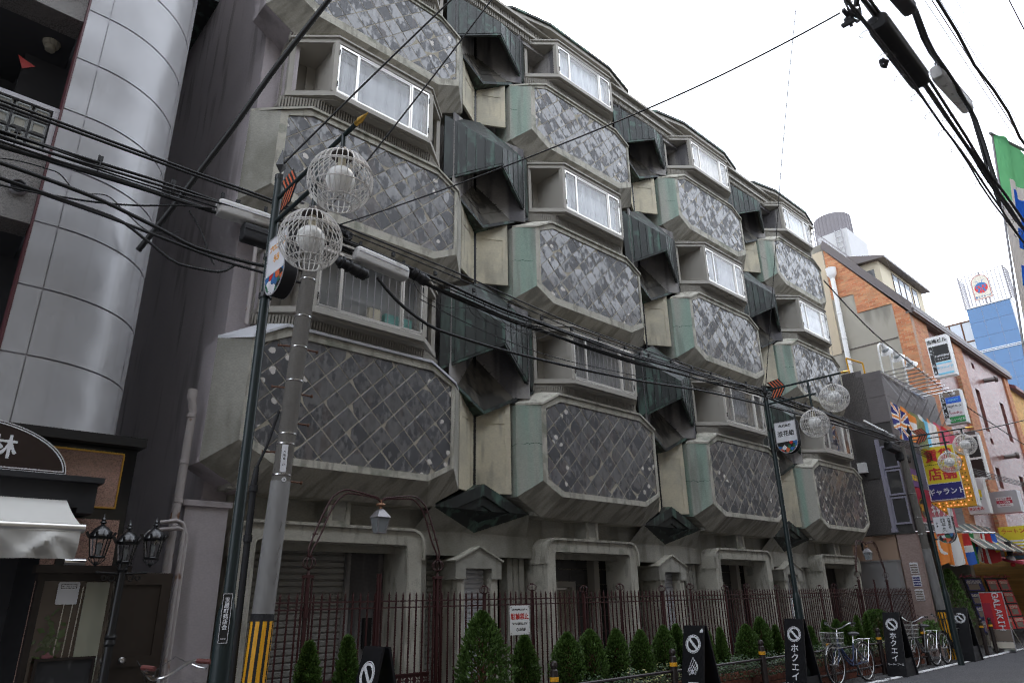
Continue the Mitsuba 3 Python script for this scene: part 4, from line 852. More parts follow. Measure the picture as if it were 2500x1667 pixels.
        # vent slats below (and, fewer, above) the window
        for za, zb, wd, off in ((ROWS[r] + 1.607 + DZ[r] + .06, z1 - .03, .93, .0), (z2 + .03, (ROWS[r + 1] - .25 if r < 2 else 12.02), .90, .03)):
            q = MB()
            pl = [(cx - wd - .42, .30), (cx - wd, .02 + off), (cx + wd, .02 + off), (cx + wd + .42, .30)]
            for a, b in zip(pl[:-1], pl[1:]):
                L = math.hypot(b[0] - a[0], b[1] - a[1])
                nn = int(L / .038)
                for i in range(nn + 1):
                    t = i / nn
                    x, y = a[0] + (b[0] - a[0]) * t, a[1] + (b[1] - a[1]) * t
                    q.hexa([(x - .007, y, za), (x + .007, y, za), (x + .007, y + .045, za), (x - .007, y + .045, za), (x - .007, y - .02, zb), (x + .007, y - .02, zb), (x + .007, y + .045, zb), (x - .007, y + .045, zb)])
            put(k, 'vent_slats', q, 'vent_slat', kind='stuff')
            q = MB()
            for a, b in zip(pl[:-1], pl[1:]):
                q.poly([(a[0], a[1] + .05, za - .05), (b[0], b[1] + .05, za - .05), (b[0], b[1] + .05, zb + .02), (a[0], a[1] + .05, zb + .02)])
            put(k, 'vent_back', q, 'stained_wall')

# recessed wedges between the bays, copper hoods over them and trays under the hoods
HZ = [dict(lt=5.88, lb=4.69, ft=5.455, fb=5.16, bb=4.234, pz=5.12, ap=6.36), dict(lt=9.07, lb=7.875, ft=8.664, fb=8.354, bb=7.424, pz=8.3, ap=9.53),
      dict(lt=11.80, lb=10.83, ft=11.40, fb=11.15, bb=10.426, pz=11.15, ap=12.0)]
LOW = [3.0, 6.42, 9.6]
for gi, xc in enumerate(GAPS + [COLS[3] + 2.5 + .75]):
    last = gi == 3
    for r in range(3):
        h = HZ[r]
        for s in (-1, 1) if not last else (-1,):
            k = key_of(f'{hotel}__recess_panel')
            a, b = np.array([xc + s * .50, .33]), np.array([xc + s * .022, .60])
            zt = h['bb'] + .25
            n2 = np.array([-(b - a)[1], (b - a)[0]]) * (1 if s > 0 else -1)
            n2 /= np.linalg.norm(n2)
            if n2[1] > 0:
                n2 = -n2
            q, tz = MB(), LOW[r]

            def pt(t, z, o=0.):
                p_ = a + (b - a) * t + n2 * o
                return (p_[0], p_[1], z)
            q.hexa([pt(0, tz), pt(1, tz), pt(1, tz, -.03), pt(0, tz, -.03), pt(0, zt), pt(1, zt), pt(1, zt, -.03), pt(0, zt, -.03)])
            put(k, 'panel_board', q, 'cream_panel')
            q = MB()                                         # raised border
            for t0, t1, q0, q1 in ((0, .16, tz, zt), (.84, 1, tz, zt), (.16, .84, zt - .42, zt - .28), (.16, .84, tz, tz + .1)):
                q.hexa([pt(t0, q0, .01), pt(t1, q0, .01), pt(t1, q0, .001), pt(t0, q0, .001), pt(t0, q1, .01), pt(t1, q1, .01), pt(t1, q1, .001), pt(t0, q1, .001)])
            put(k, 'panel_border', q, 'cream_panel')
            q = MB()                                         # the stained wall above the tray
            q.hexa([pt(-.6, zt), pt(1, zt), pt(1, zt, -.03), pt(-.6, zt, -.03), pt(-.6, h['lt'] + .1), pt(1, h['ap'] - .05), pt(1, h['ap'] - .05, -.03), pt(-.6, h['lt'] + .1, -.03)])
            put(k, 'upper_wall', q, 'stained_wall')
        if last:
            continue
        # tray: two sloping boards folded along the middle, a copper lip below
        A_, yl, yB = .93, .25, .385
        Lp, Rp, Bp, Pp = np.array([xc - A_, yl, h['lb']]), np.array([xc + A_, yl, h['lb']]), np.array([xc, yB, h['bb']]), np.array([xc, .61, h['pz']])
        for a, b, c_ in ((Pp, Lp, Bp), (Pp, Bp, Rp)):
            q = MB()
            dn = np.array([0, .0, -.03])
            q.add([a, b, c_, a + dn, b + dn, c_ + dn], [[0, 1, 2], [3, 5, 4], [0, 3, 4], [0, 4, 1], [1, 4, 5], [1, 5, 2], [2, 5, 3], [2, 3, 0]])
            k = put(hotel, 'tray_board', q, 'tray_wood')
            q = MB()                                         # grooves of the boarding: thin battens
            for t in (.22, .4, .58, .76):
                e0, e1 = a + (b - a) * t, a + (c_ - a) * t
                if a is Pp and b is Bp:
                    e0, e1 = c_ + (a - c_) * (1 - t), b + (a - b) * (1 - t)
                q.bar(e0 + (0, -.004, .004), e1 + (0, -.004, .004), .012, .01)
            put(k, 'batten', q, 'tray_wood', kind='stuff')
        q = MB()
        Sp = np.array([xc, .61, h['bb'] - .09])
        dn = np.array([0, 0, -.085])
        for a, b in ((Lp, Bp), (Bp, Rp)):
            o = np.array([0, -.02, 0])
            q.hexa([a + o - (0, 0, .03), b + o - (0, 0, .03), b + (0, .03, -.03), a + (0, .03, -.03), a + o + dn, b + o + dn, b + (0, .03, 0) + dn, a + (0, .03, 0) + dn])
            q.poly([a + dn, b + dn, Sp])
        put(hotel, 'tray_lip', q, 'copper', uv=np.tile([.2, .8], (q.n, 1)))
        # hood: strips of copper sheet with standing seams, from the side L to the arris F and on to R
        hk = key_of(f'{hotel}__copper_hood')
        yF = -.13
        Lt, Lb = np.array([xc - A_, yl, h['lt']]), np.array([xc - A_, yl, h['lb'] - .02])
        Rt, Rb = np.array([xc + A_, yl, h['lt']]), np.array([xc + A_, yl, h['lb'] - .02])
        Ft, Fb, Ap = np.array([xc, yF, h['ft']]), np.array([xc, yF, h['fb']]), np.array([xc, .45, h['ap']])
        Ap2 = np.array([xc, .12, h['ft'] + (h['ap'] - h['ft']) * .45])
        for (t0, b0, t1, b1), sg in (((Lt, Lb, Ft, Fb), -1), ((Ft, Fb, Rt, Rb), 1)):
            rr = np.random.default_rng(gi * 7 + r * 31 + sg + 5)
            cuts = [0, .22, .38, .54, .7, .86, 1.] if sg < 0 else [0, .2, .4, .6, .8, 1.]
            dirn = (t1 - t0) / np.linalg.norm((t1 - t0)[:2])
            nrm = np.array([dirn[1], -dirn[0], 0])
            nrm = nrm if nrm[1] < 0 else -nrm
            seam = MB()
            for i in range(len(cuts) - 1):
                q = MB()
                p4 = [b0 + (b1 - b0) * cuts[i], b0 + (b1 - b0) * cuts[i + 1], t0 + (t1 - t0) * cuts[i + 1], t0 + (t1 - t0) * cuts[i]]
                jit = rr.normal(0, .002, 4)
                fr4 = [p + nrm * (.012 + j) for p, j in zip(p4, jit)]
                bk4 = [p - nrm * .02 for p in p4]
                q.hexa([fr4[0], fr4[1], bk4[1], bk4[0], fr4[3], fr4[2], bk4[2], bk4[3]])
                put(hk, 'copper_sheet', q, 'copper', uv=np.tile([rr.random(), min(1, rr.random() * 1.3) * (1.2 if sg > 0 else .8)], (q.n, 1)))
                if i:
                    seam.bar(p4[0] + nrm * .012, p4[3] + nrm * .012, .010, .017, up=nrm)
            put(hk, 'standing_seam', seam, 'copper', kind='stuff', uv=np.tile([.1, .5], (seam.n, 1)))
            q = MB()                                         # folded lip along the lower edge
            q.bar(b0 - nrm * .02 - (0, 0, .0), b1 - nrm * .02, .075, .05, up=nrm)
            put(hk, 'lip', q, 'copper', uv=np.tile([.1, .9], (q.n, 1)))
        for tri in ((Lt, Ft, Ap2), (Ft, Rt, Ap2), (Lt, Ap2, Ap), (Ap2, Rt, Ap)):
            q = MB()
            q.poly(tri)
            q.poly([p - np.array([0, -.01, .03]) for p in tri])
            put(hk, 'roof_sheet', q, 'copper', uv=np.tile([.3, .5], (q.n, 1)))
    # the dark downpipe in the bottom of the recess
    q = MB()
    q.tube([(xc, .60, 2.6), (xc, .60, 12.0)], .028, 8)
    put(hotel, 'rain_pipe', q, 'black_paint', smooth=True)
    if last:
        continue
    # the copper diamond that closes the recess from below
    k = key_of(f'{hotel}__copper_diamond')
    a_ = .9
    Lq, Rq, Fq, Bq = np.array([xc - a_, .37, 2.735]), np.array([xc + a_, .37, 2.735]), np.array([xc, .36, 3.108]), np.array([xc, .594, 2.443])
    cen = np.array([xc, .37, 2.735])
    ringp = [Lq, Fq, Rq, Bq]
    for name, s0, s1, y0, y1, tone in (('outer_rim', 1., .56, 0, 0, .5), ('inner_step', .56, .54, 0, .03, .3), ('inner_band', .54, .2, .03, .035, .15), ('centre_step', .2, .19, .035, .055, .2), ('centre_plate', .19, .0, .055, .055, .1)):
        q = MB()
        for i in range(4):
            p0, p1 = ringp[i], ringp[(i + 1) % 4]
            q.poly([cen + (p0 - cen) * s0 + (0, y0, 0), cen + (p1 - cen) * s0 + (0, y0, 0), cen + (p1 - cen) * s1 + (0, y1, 0), cen + (p0 - cen) * s1 + (0, y1, 0)])
        put(k, name, q, 'copper', uv=np.tile([tone, tone * 1.8], (q.n, 1)))
    q = MB()
    for i in (0, 1):
        p0, p1 = ringp[i], ringp[(i + 1) % 4]
        q.poly([p0, p1, p1 + (0, .3, .02), p0 + (0, .3, .02)])
    put(k, 'top_edge', q, 'copper', uv=np.tile([.2, .6], (q.n, 1)))
    q = MB()                                                 # sloped concrete that carries the diamond
    for s, e_ in ((-1, Lq), (1, Rq)):
        w_ = np.array([xc + s * 1.05, .62, 2.42])
        q.poly([e_, Bq, (xc, .66, 2.40), w_])
    put(k, 'carrier', q, 'concrete')

# body of the building, plastered end, parapet and eaves
q = MB()
q.box(-4.78, 11.75, .68, 9.0, 2.45, 12.15)
put(hotel, 'wall', q, 'stained_wall')
q = MB()
q.box(-5.05, -4.781, .70, 9.0, 0, 12.2)
q.box(-4.80, -4.70, .29, .70, 2.7, 12.0)
put(hotel, 'end_wall', q, 'pink_plaster', label='pinkish plastered end wall facing the alley')
q = MB()
q.box(-5.9, -5.03, 3.6, 9.1, 12.2, 12.6)
put(hotel, 'copper_eave', q, 'copper', uv=np.tile([.1, .5], (q.n, 1)))
# two bands with slats under the flat roof, set between the topmost hoods
xs0, xs1 = -4.9, 11.9
q = MB()
for za, zb, y in ((11.95, 12.0, .12), (12.13, 12.19, .05)):
    q.box(xs0, xs1, y, .7, za, zb)
put(hotel, 'cornice_band', q, 'vent_slat')
q = MB()
for i in range(int((xs1 - xs0) / .045)):
    x = xs0 + i * .045
    q.box(x, x + .014, .13, .2, 12.0, 12.13)
    q.box(x + .02, x + .034, .16, .22, 11.83, 11.95)
put(hotel, 'cornice_slats', q, 'vent_slat', kind='stuff')
q = MB()
q.box(xs0, xs1, .22, .7, 11.75, 12.13)
put(hotel, 'cornice_back', q, 'stained_wall')
for c in range(4):
    cx = COLS[c] + HW
    k = key_of(f'{hotel}__eave')
    q = MB()
    q.ext(Polygon([(cx - 2.28, .5), (cx - 1.75, .1), (cx - .9, -.08), (cx + .9, -.08), (cx + 1.75, .1), (cx + 2.28, .5)]), .09, (0, 0, 12.195), (1, 0, 0), (0, 1, 0))
    put(k, 'slab', q, 'vent_slat')
    q = MB()
    pl = [(cx - 2.28, .48), (cx - 1.75, .08), (cx - .9, -.1), (cx + .9, -.1), (cx + 1.75, .08), (cx + 2.28, .48)]
    for a, b in zip(pl[:-1], pl[1:]):
        q.bar((*a, 12.305), (*b, 12.305), .04, .05)
    put(k, 'copper_trim', q, 'copper', uv=np.tile([.4, 1.], (q.n, 1)))
    for xx in (cx - 1.05, cx + 1.05):
        q = MB()
        q.add([(xx - .16, .02, 12.3), (xx + .2, .02, 12.3), (xx - .02, .25, 12.52), (xx - .16, .5, 12.3), (xx + .2, .5, 12.3)], [[0, 1, 2], [1, 4, 2], [4, 3, 2], [3, 0, 2]])
        put(k, 'roof_fin', q, 'copper', uv=np.tile([.3, .7], (q.n, 1)))
q = MB()
q.box(-5.05, 11.9, .5, 9.0, 12.2, 12.3)
put(hotel, 'roof', q, 'stained_wall')

# ground floor: a hanging wall, portals, small gabled doorways, shutters behind
q = MB()
q.box(-4.78, 11.75, .62, .679, 2.12, 2.75)
for X in COLS:
    q.box(X - .34, X + 2.43, .30, .62, 2.72, 2.78)
put(hotel, 'hanging_wall', q, 'concrete')
q = MB()
q.box(-4.78, 11.75, 1.55, 1.6, 0, 2.45)
q.box(-4.78, 11.75, .68, 1.55, 2.38, 2.45)
q.box(11.70, 11.75, .68, 9.0, 0, 2.44)
put(hotel, 'ground_floor_wall', q, 'stained_wall')


def rrect(x0, x1, z0, z1, r):
    return Polygon([(x0, z0), (x1, z0)] + [(x1 - r + r * math.cos(t), z1 - r + r * math.sin(t)) for t in np.linspace(0, math.pi / 2, 7)] +
                   [(x0 + r + r * math.cos(t), z1 - r + r * math.sin(t)) for t in np.linspace(math.pi / 2, math.pi, 7)])


def shutter(parent, x0, x1, y, z0, z1, pitch=.075, mat='shutter_metal'):
    q = MB()
    q.poly([(x0, y + .02, z0), (x1, y + .02, z0), (x1, y + .02, z1), (x0, y + .02, z1)])
    k = put(parent, 'roller_shutter', q, mat)
    n = int((z1 - z0) / pitch)
    sl = MB()
    prof = [(.018, 0), (0, .012), (0, pitch - .018), (.018, pitch - .004)]
    for (ya, a), (yb_, b) in zip(prof[:-1], prof[1:]):
        sl.poly([(x0, y + ya, a), (x1, y + ya, a), (x1, y + yb_, b), (x0, y + yb_, b)])
    ply_ = mikit.ply(sl.mesh(), mat)
    for i in range(n):
        put(parent, 'shutter_slat', ply_, mat, tw=T().translate([0, 0, z0 + i * pitch]))


PORT = [(1.21, .99), (1.085, .905), (1.075, .89), (1.06, .87)]
for c in range(4):
    cx = COLS[c] + HW + (0 if c else .0)
    ho, hi = PORT[c]
    y0 = .33
    k = key_of(f'{hotel}__portal')
    outer, inn = rrect(cx - ho, cx + ho, 0, 2.385, .17), rrect(cx - hi, cx + hi, -.01, 2.21, .05)
    q = MB()
    q.ext(outer.difference(inn), .55, (0, y0, 0), *FACADE, off=-.55)
    put(k, 'surround', q, 'concrete_frame')
    q = MB()
    big = rrect(cx - ho - .03, cx + ho + .03, 0, 2.415, .2)
    q.ext(big.difference(rrect(cx - ho + .004, cx + ho - .004, -.1, 2.381, .168)).intersection(sbox(cx - 3, 2.03, cx + 3, 3)), .62, (0, y0, 0), *FACADE, off=-.58)
    put(k, 'hood_mould', q, 'concrete_frame')
    # little bracket with a framed panel between the portal and the bay
    q = MB()
    q.box(cx - .15, cx + .15, .36, .62, 2.416, 2.73)
    put(k, 'bracket', q, 'concrete')
    q = MB()
    q.ext(sbox(cx - .15, 2.416, cx + .15, 2.73).difference(sbox(cx - .09, 2.46, cx + .09, 2.73)), .012, (0, .36, 0), *FACADE)
    put(k, 'bracket_frame', q, 'concrete_frame')
    if c == 0:
        shutter(k, cx - hi - .02, cx + hi * .42, .86, 0, 2.22)
        q = MB()
        q.box(cx + hi * .42, cx + hi + .05, .9, .94, 0, 2.3)
        q.box(cx + hi * .4, cx + hi * .46, .8, .9, 0, 2.2)
        put(k, 'side_wall', q, 'stained_wall')
        q = MB()
        q.box(cx + .72, cx + .84, .86, .9, 1.0, 1.35)
        put(k, 'intercom', q, 'black_paint')
    elif c == 3:
        q = MB()
        q.box(cx - hi - .05, cx + hi + .05, 1.3, 1.35, 0, 2.3)
        put(k, 'back_wall', q, 'stained_wall')
        q = MB()
        q.box(cx + .35, cx + .43, 1.2, 1.3, 0, 2.2)
        put(k, 'door_post', q, 'window_frame')
    else:
        # back wall of dark stone blocks with a shuttered window
        yb = 1.06
        q = MB()
        q.box(cx - hi - .3, cx + hi + .3, yb + .03, yb + .06, 0, 2.35)
        put(k, 'joint_wall', q, 'mortar')
        win = sbox(cx - .86, .93, cx + .2, 1.75)
        zrow, row = 0., 0
        while zrow < 2.3:
            x = cx - 1.15 - (.19 if row % 2 else 0)
            while x < cx + 1.15:
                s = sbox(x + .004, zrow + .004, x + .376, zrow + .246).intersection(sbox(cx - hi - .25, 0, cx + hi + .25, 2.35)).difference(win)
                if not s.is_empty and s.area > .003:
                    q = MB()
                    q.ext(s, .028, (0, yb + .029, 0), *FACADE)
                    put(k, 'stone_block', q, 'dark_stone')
                x += .38
            zrow += .25
            row += 1
        q = MB()
        q.ext(win.buffer(.05, join_style=2).difference(win.buffer(-.045, join_style=2)), .1, (0, yb + .04, 0), *FACADE)
        put(k, 'window_surround', q, 'window_frame')
        q = MB()
        q.ext(sbox(cx - .81, .98, cx + .15, 1.70).difference(sbox(cx - .77, 1.03, cx + .1, 1.67)), .03, (0, yb + .04, 0), *FACADE)
        put(k, 'window_sash', q, 'aluminium')
        shutter(k, cx - .78, cx - .1, yb + .03, .98, 1.70, .055, 'blind_grey')
        q = MB()
        q.box(cx + .62, cx + .75, .9, yb, 0, 2.3)
        put(k, 'pier', q, 'window_frame')
    # walls and shutters on both sides of the portal
for gi, xc in enumerate(GAPS):
    k = key_of(f'{hotel}__gabled_doorway')
    y0 = .475
    shp = Polygon([(xc - .415, 1.81), (xc - .415, 2.05), (xc, 2.235), (xc + .415, 2.05), (xc + .415, 1.81), (xc + .24, 1.81), (xc + .24, 1.952), (xc - .24, 1.952), (xc - .24, 1.81)])
    q = MB()
    q.ext(shp, .5, (0, y0, 0), *FACADE, off=-.5)
    put(k, 'gable', q, 'concrete')
    q = MB()
    for s in (-1, 1):
        q.bar((xc + s * .44, y0 + .2, 2.048), (xc, y0 + .2, 2.245), .46, .02)
    put(k, 'gable_coping', q, 'concrete_frame')
    q = MB()
    for s in (-1, 1):
        a, b = sorted((xc + s * .24, xc + s * .36))
        q.box(a, b, y0 + .03, y0 + .5, 0, 1.809)
    put(k, 'jamb', q, 'concrete_frame')
    shutter(k, xc - .24, xc + .24, y0 + .2, 0, 1.96, .065, 'flashing')
    for s in (-1, 1):                                        # darker shutters beside the doorway, and fluted piers
        a, b = sorted((xc + s * .40, xc + s * .72))
        shutter(k, a, b, .95, 0, 2.15, .075)
        q = MB()
        for t in (.74, .86, .98):
            a, b = sorted((xc + s * t, xc + s * (t + .1)))
            q.box(a, b, .66 + .05 * ((t * 50) % 3), .9, 0, 2.13)
        put(k, 'fluted_pier', q, 'concrete')
# left end: a wall pier at the corner of the ground floor
q = MB()
q.box(-5.3, -4.85, .40, .72, 0, 2.52)
q.box(-5.33, -4.82, .37, .75, 2.52, 2.58)
put(hotel, 'corner_pier', q, 'pink_plaster')

# ------------------------------------------------------------------ the tower with the rounded corner, left, and the shop at its foot
M('speckled_stone', lambda p, n, uv: mix((.25, .235, .22), (.12, .115, .11), smoothstep(.3, .75, noise(p.x * 150, p.y * 150, p.z * 150))), .6)
M('maroon', (.09, .03, .035), .4)
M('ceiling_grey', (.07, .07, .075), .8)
M('steel_frame', (.42, .41, .43), .35, metal=.4)
scene['glass_block'] = {'type': 'twosided', 'bsdf': {'type': 'principled', 'base_color': rgb((.4, .41, .4)), 'roughness': .07, 'specular': .9, 'metallic': .55}}
tower = thing('corner_tower', 'pale grey panelled building with a tall rounded corner, left of the alley', 'building')
TX, TY, TR = -7.03, -.40, .97
zj = [2.955 + .6255 * i for i in range(28)]
flat_ply, curve_ply = [], []
gap = .008
m = MB()
m.box(-7.215, TX - .004, TY, TY + .03, gap, .6255 - gap)
flat_ply = mikit.ply(m.mesh(), 'tower_panel')


def curved(a0, a1, r=TR, h0=gap, h1=.6255 - gap):
    q = MB()
    n = 14
    an = np.linspace(a0, a1, n)
    for t in (r, r - .03):
        q.v.append(np.array([(TX + t * math.sin(a), TY + TR - t * math.cos(a), z) for z in (h0, h1) for a in an]))
        b = q.n
        q.f.append(np.array([[b + i, b + i + 1, b + n + i + 1] for i in range(n - 1)] + [[b + i, b + n + i + 1, b + n + i] for i in range(n - 1)]))
        q.n += 2 * n
    q.f.append(np.array([[i, i + 1, 2 * n + i + 1] for i in range(n - 1)] + [[i, 2 * n + i + 1, 2 * n + i] for i in range(n - 1)]))
    return q.mesh()


cA = mikit.ply(curved(.006, 1.08), 'tower_panel', smooth=40)
cB = mikit.ply(curved(1.092, math.pi / 2), 'tower_panel', smooth=40)
core = MB()
an = np.linspace(-.02, math.pi / 2 + .1, 30)
core.add([(TX + (TR - .02) * math.sin(a), TY + TR - (TR - .02) * math.cos(a), z) for z in (2.9, 20.4) for a in an], [[i, i + 1, 31 + i] for i in range(29)] + [[i, 31 + i, 30 + i] for i in range(29)])
core.box(-7.212, TX, TY + .02, TY + .1, 2.9, 20.4)
put(tower, 'joint_backing', core, 'steel_frame', smooth=40)
for z in zj:
    put(tower, 'flat_panel', flat_ply, 'tower_panel', tw=T().translate([0, 0, z]))
    put(tower, 'curved_panel', cA, 'tower_panel', tw=T().translate([0, 0, z]))
    put(tower, 'curved_panel', cB, 'tower_panel', tw=T().translate([0, 0, z]))
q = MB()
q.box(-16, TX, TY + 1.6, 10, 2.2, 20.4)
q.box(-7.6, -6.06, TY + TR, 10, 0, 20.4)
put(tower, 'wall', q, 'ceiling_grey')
q = MB()
q.box(-7.232, -7.216, TY - .004, TY + .3, 2.95, 20.4)
put(tower, 'edge_trim', q, 'maroon')
for fl in range(5):                                  # balconies: stone band, glass block parapet, dark recess with a round lamp
    z0 = 4.825 + fl * 2.39
    if fl == 4:
        break
    k = key_of(f'{tower}__balcony')
    q = MB()
    q.box(-16, -7.235, TY + .08, TY + .4, z0, z0 + .715)
    put(k, 'stone_band', q, 'speckled_stone')
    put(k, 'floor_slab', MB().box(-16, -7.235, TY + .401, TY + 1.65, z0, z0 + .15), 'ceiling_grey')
    for xv in (-7.39, -7.72, -8.6, -9.4):
        q = MB()
        q.lathe([(.075, 0), (.075, .03), (.066, .045), (.06, .03)], (xv, TY + .08, z0 + .32), 24, axis=(0, -1, 0))
        kk = put(k, 'round_vent', q, 'steel_frame', smooth=35)
        q = MB()
        q.lathe([(.0, .012), (.06, .012)], (xv, TY + .08, z0 + .32), 20, axis=(0, -1, 0))
        for j in range(6):
            q.box(xv - .056, xv + .056, TY + .05, TY + .064, z0 + .27 + j * .018, z0 + .278 + j * .018)
        put(kk, 'vent_grille', q, 'black_matte', kind='stuff')
    zg = z0 + .72
    q = MB()
    q.box(-16, -7.235, TY + .06, TY + .16, zg, zg + .045)
    q.box(-16, -7.235, TY + .06, TY + .16, zg + .5, zg + .545)
    q.box(-7.28, -7.235, TY + .062, TY + .158, zg + .045, zg + .5)
    put(k, 'parapet_frame', q, 'steel_frame')
    nb = MB()                                        # a glass block: bevelled, with a hollow face
    s, d = .066, .018
    ro, ri = [(-s, 0, -s), (s, 0, -s), (s, 0, s), (-s, 0, s)], [(-s + .016, -d, -s + .016), (s - .016, -d, -s + .016), (s - .016, -d, s - .016), (-s + .016, -d, s - .016)]
    rj = [(-s * .6, .006, -s * .6), (s * .6, .006, -s * .6), (s * .6, .006, s * .6), (-s * .6, .006, s * .6)]
    for i in range(4):
        j = (i + 1) % 4
        nb.poly([ro[i], ro[j], ri[j], ri[i]])
        nb.poly([ri[i], ri[j], rj[j], rj[i]])
    nb.poly(rj)
    if fl < 2:
        bp = mikit.ply(nb.mesh(), 'glass_block')
        for i in range(6):
            for j in range(3):
                put(k, 'glass_block', bp, 'glass_block', tw=T().translate([-7.36 - i * .15, TY + .09, zg + .12 + j * .152]))
    q = MB()
    q.box(-16, -7.3, TY + .1, TY + .13, zg + .045, zg + .5)
    put(k, 'parapet_core', q, 'ceiling_grey')
    q = MB()                                         # lamp under the slab above
    q.lathe([(.0, 0), (.085, 0), (.07, -.045), (.05, -.05), (.045, -.1), (.0, -.11)], (-7.42, TY + .62, z0 + 2.39), 24)
    put(k, 'ceiling_lamp', q, 'cream_panel', smooth=35)
    q = MB()
    q.box(-7.62, -7.56, TY + 1.5, TY + 1.58, z0 + .15, z0 + 2.39)
    q.box(-16, -7.3, TY + 1.5, TY + 1.58, z0 + 1.9, z0 + 1.97)
    put(k, 'window_post', q, 'ceiling_grey')
q = MB()
q.add([(-7.66, TY + .55, 6.86), (-7.50, TY + .55, 6.80), (-7.6, TY + .55, 6.72)], [[0, 1, 2]])
q.add([(-7.66, TY + .556, 6.86), (-7.50, TY + .556, 6.80), (-7.6, TY + .556, 6.72)], [[0, 1, 2]])
put(None, 'red_pennant', q, 'sign_red')
tag('red_pennant', 'small red triangular pennant hanging in the dark balcony', 'pennant')

SY = -.5
shop = thing('stone_shopfront', 'shopfront of polished pink granite with gold trim and black cornice under the rounded tower', 'shop')
q = MB()
q.box(-6.62, -6.05, SY + .03, 1.0, 0, 2.86)
q.box(-16, -6.621, SY + .03, 1.0, 2.0, 2.86)
put(shop, 'black_stone', q, 'gloss_black')
put(shop, 'entrance_wall', MB().box(-16, -6.62, 4.0, 4.1, 0, 2.0), 'wood_panel')
put(shop, 'entrance_ceiling', MB().box(-16, -6.62, 1.001, 4.0, 1.98, 2.1), 'wood_panel')
q = MB()
q.box(-16, -6.02, SY - .12, .9, 2.865, 2.945)
put(shop, 'cornice', q, 'black_paint')
q = MB()
q.box(-7.4, -6.165, SY, SY + .029, 2.345, 2.80)
put(shop, 'granite_slab', q, 'granite')
q = MB()
q.box(-6.62, -6.10, SY, SY + .029, .0, 2.0)
q.box(-7.4, -6.10, SY, SY + .029, 2.001, 2.24)
put(shop, 'granite_slab', q, 'granite')
for a in ((-7.4, -6.155, 2.801, 2.814), (-6.164, -6.152, 2.335, 2.80), (-6.40, -6.165, 2.333, 2.344)):
    q = MB()
    q.box(a[0], a[1], SY - .008, SY + .02, a[2], a[3])
    put(shop, 'gold_trim', q, 'gold')
# cassette with the arched sign and the awning below
k = thing('shop_awning', 'off white roll-out awning with drooping valance below the arched black sign', 'awning')
q = MB()
q.box(-8.2, -6.33, SY - .28, SY - .01, 2.50, 2.545)
q.box(-8.2, -6.39, SY - .22, SY - .012, 2.30, 2.499)
q.box(-6.48, -6.36, SY - .22, SY - .012, 2.26, 2.499)
put(k, 'cassette', q, 'black_matte')
q = MB()
a, b = (-6.565, SY - .10, 2.42), (-6.53, -1.30, 2.105)
n = 9
for i in range(n - 1):
    t0, t1 = i / (n - 1), (i + 1) / (n - 1)
    sg = lambda t: -.03 * math.sin(math.pi * t)
    P0 = lambda t, x: (x, a[1] + (b[1] - a[1]) * t, a[2] + (b[2] - a[2]) * t + sg(t))
    q.poly([P0(t0, -8.2), P0(t0, a[0] + .035 * t0), P0(t1, a[0] + .035 * t1), P0(t1, -8.2)])
put(k, 'fabric', q, 'awning_cloth', smooth=True)
q = MB()
q.tube([(-8.2, -1.31, 2.085), (-6.51, -1.31, 2.085)], .032, 14)
put(k, 'front_bar', q, 'aluminium', smooth=40)
q = MB()
nx, nz = 60, 6
xs = np.linspace(-8.2, -6.535, nx)
for j in range(nz):
    t = j / (nz - 1)
    fold = .03 * t * np.sin((xs + t * .12) * 13) + .018 * t * np.sin((xs - t * .2) * 31) + .07 * np.exp(-((xs + 6.66 + .22 * t) / .055) ** 2) * np.sin(math.pi * t)
    q.v.append(np.stack([xs, -1.33 - fold, np.full(nx, 2.06 - t * .19)], 1))
q.n = nx * nz
q.f.append(np.array([[j * nx + i, j * nx + i + 1, (j + 1) * nx + i + 1] for j in range(nz - 1) for i in range(nx - 1)] + [[j * nx + i, (j + 1) * nx + i + 1, (j + 1) * nx + i] for j in range(nz - 1) for i in range(nx - 1)]))
put(k, 'valance', q, 'awning_cloth', smooth=True)
k = thing('arched_sign', 'half-round brown sign with white double border above the awning', 'sign')
ell = Polygon([(-7.35 + .745 * math.cos(t), 2.555 + .40 * math.sin(t)) for t in np.linspace(0, math.pi, 40)])
SG = SY - .2
q = MB()
q.ext(ell, .06, (0, SG, 0), *FACADE, off=-.06)
put(k, 'board', q, 'sign_brown')
q = MB()
for a_, b_ in ((.0, .006), (.016, .024)):
    q.ext(ell.buffer(-a_, join_style=2).difference(ell.buffer(-b_, join_style=2)), .004, (0, SG, 0), *FACADE)
put(k, 'border', q, 'white_board')
q = MB()
q.ext(affinity.translate(text('林', .19), -7.06, 2.735), .004, (0, SG, 0), *FACADE)
put(k, 'lettering', q, 'white_board')
# glazed display case, stickers, black board, flowers
k = thing('display_case', 'dark framed glass display case with a pale panel and flowers beside the brown door', 'display case')
VY = SY - .10
q = MB()
q.box(-6.66, -5.98, VY - .06, SY - .001, 1.80, 1.86)
q.box(-6.63, -6.0, VY - .02, SY - .001, 1.745, 1.80)
for x0, x1 in ((-6.62, -6.575), (-6.06, -6.01)):
    q.box(x0, x1, VY, SY - .001, .5, 1.745)
put(k, 'frame', q, 'dark_wood')
q = MB()
q.poly([(-6.575, VY + .02, .5), (-6.06, VY + .02, .5), (-6.06, VY + .02, 1.745), (-6.575, VY + .02, 1.745)])
put(k, 'glass', q, 'pane_glass')
q = MB()
q.box(-6.57, -6.06, SY - .012, SY - .002, .5, 1.745)
put(k, 'back', q, 'wood_panel')
q = MB()
q.box(-6.27, -6.10, VY + .045, VY + .06, .75, 1.735)
put(k, 'pale_panel', q, 'pale_panel')
q = MB()
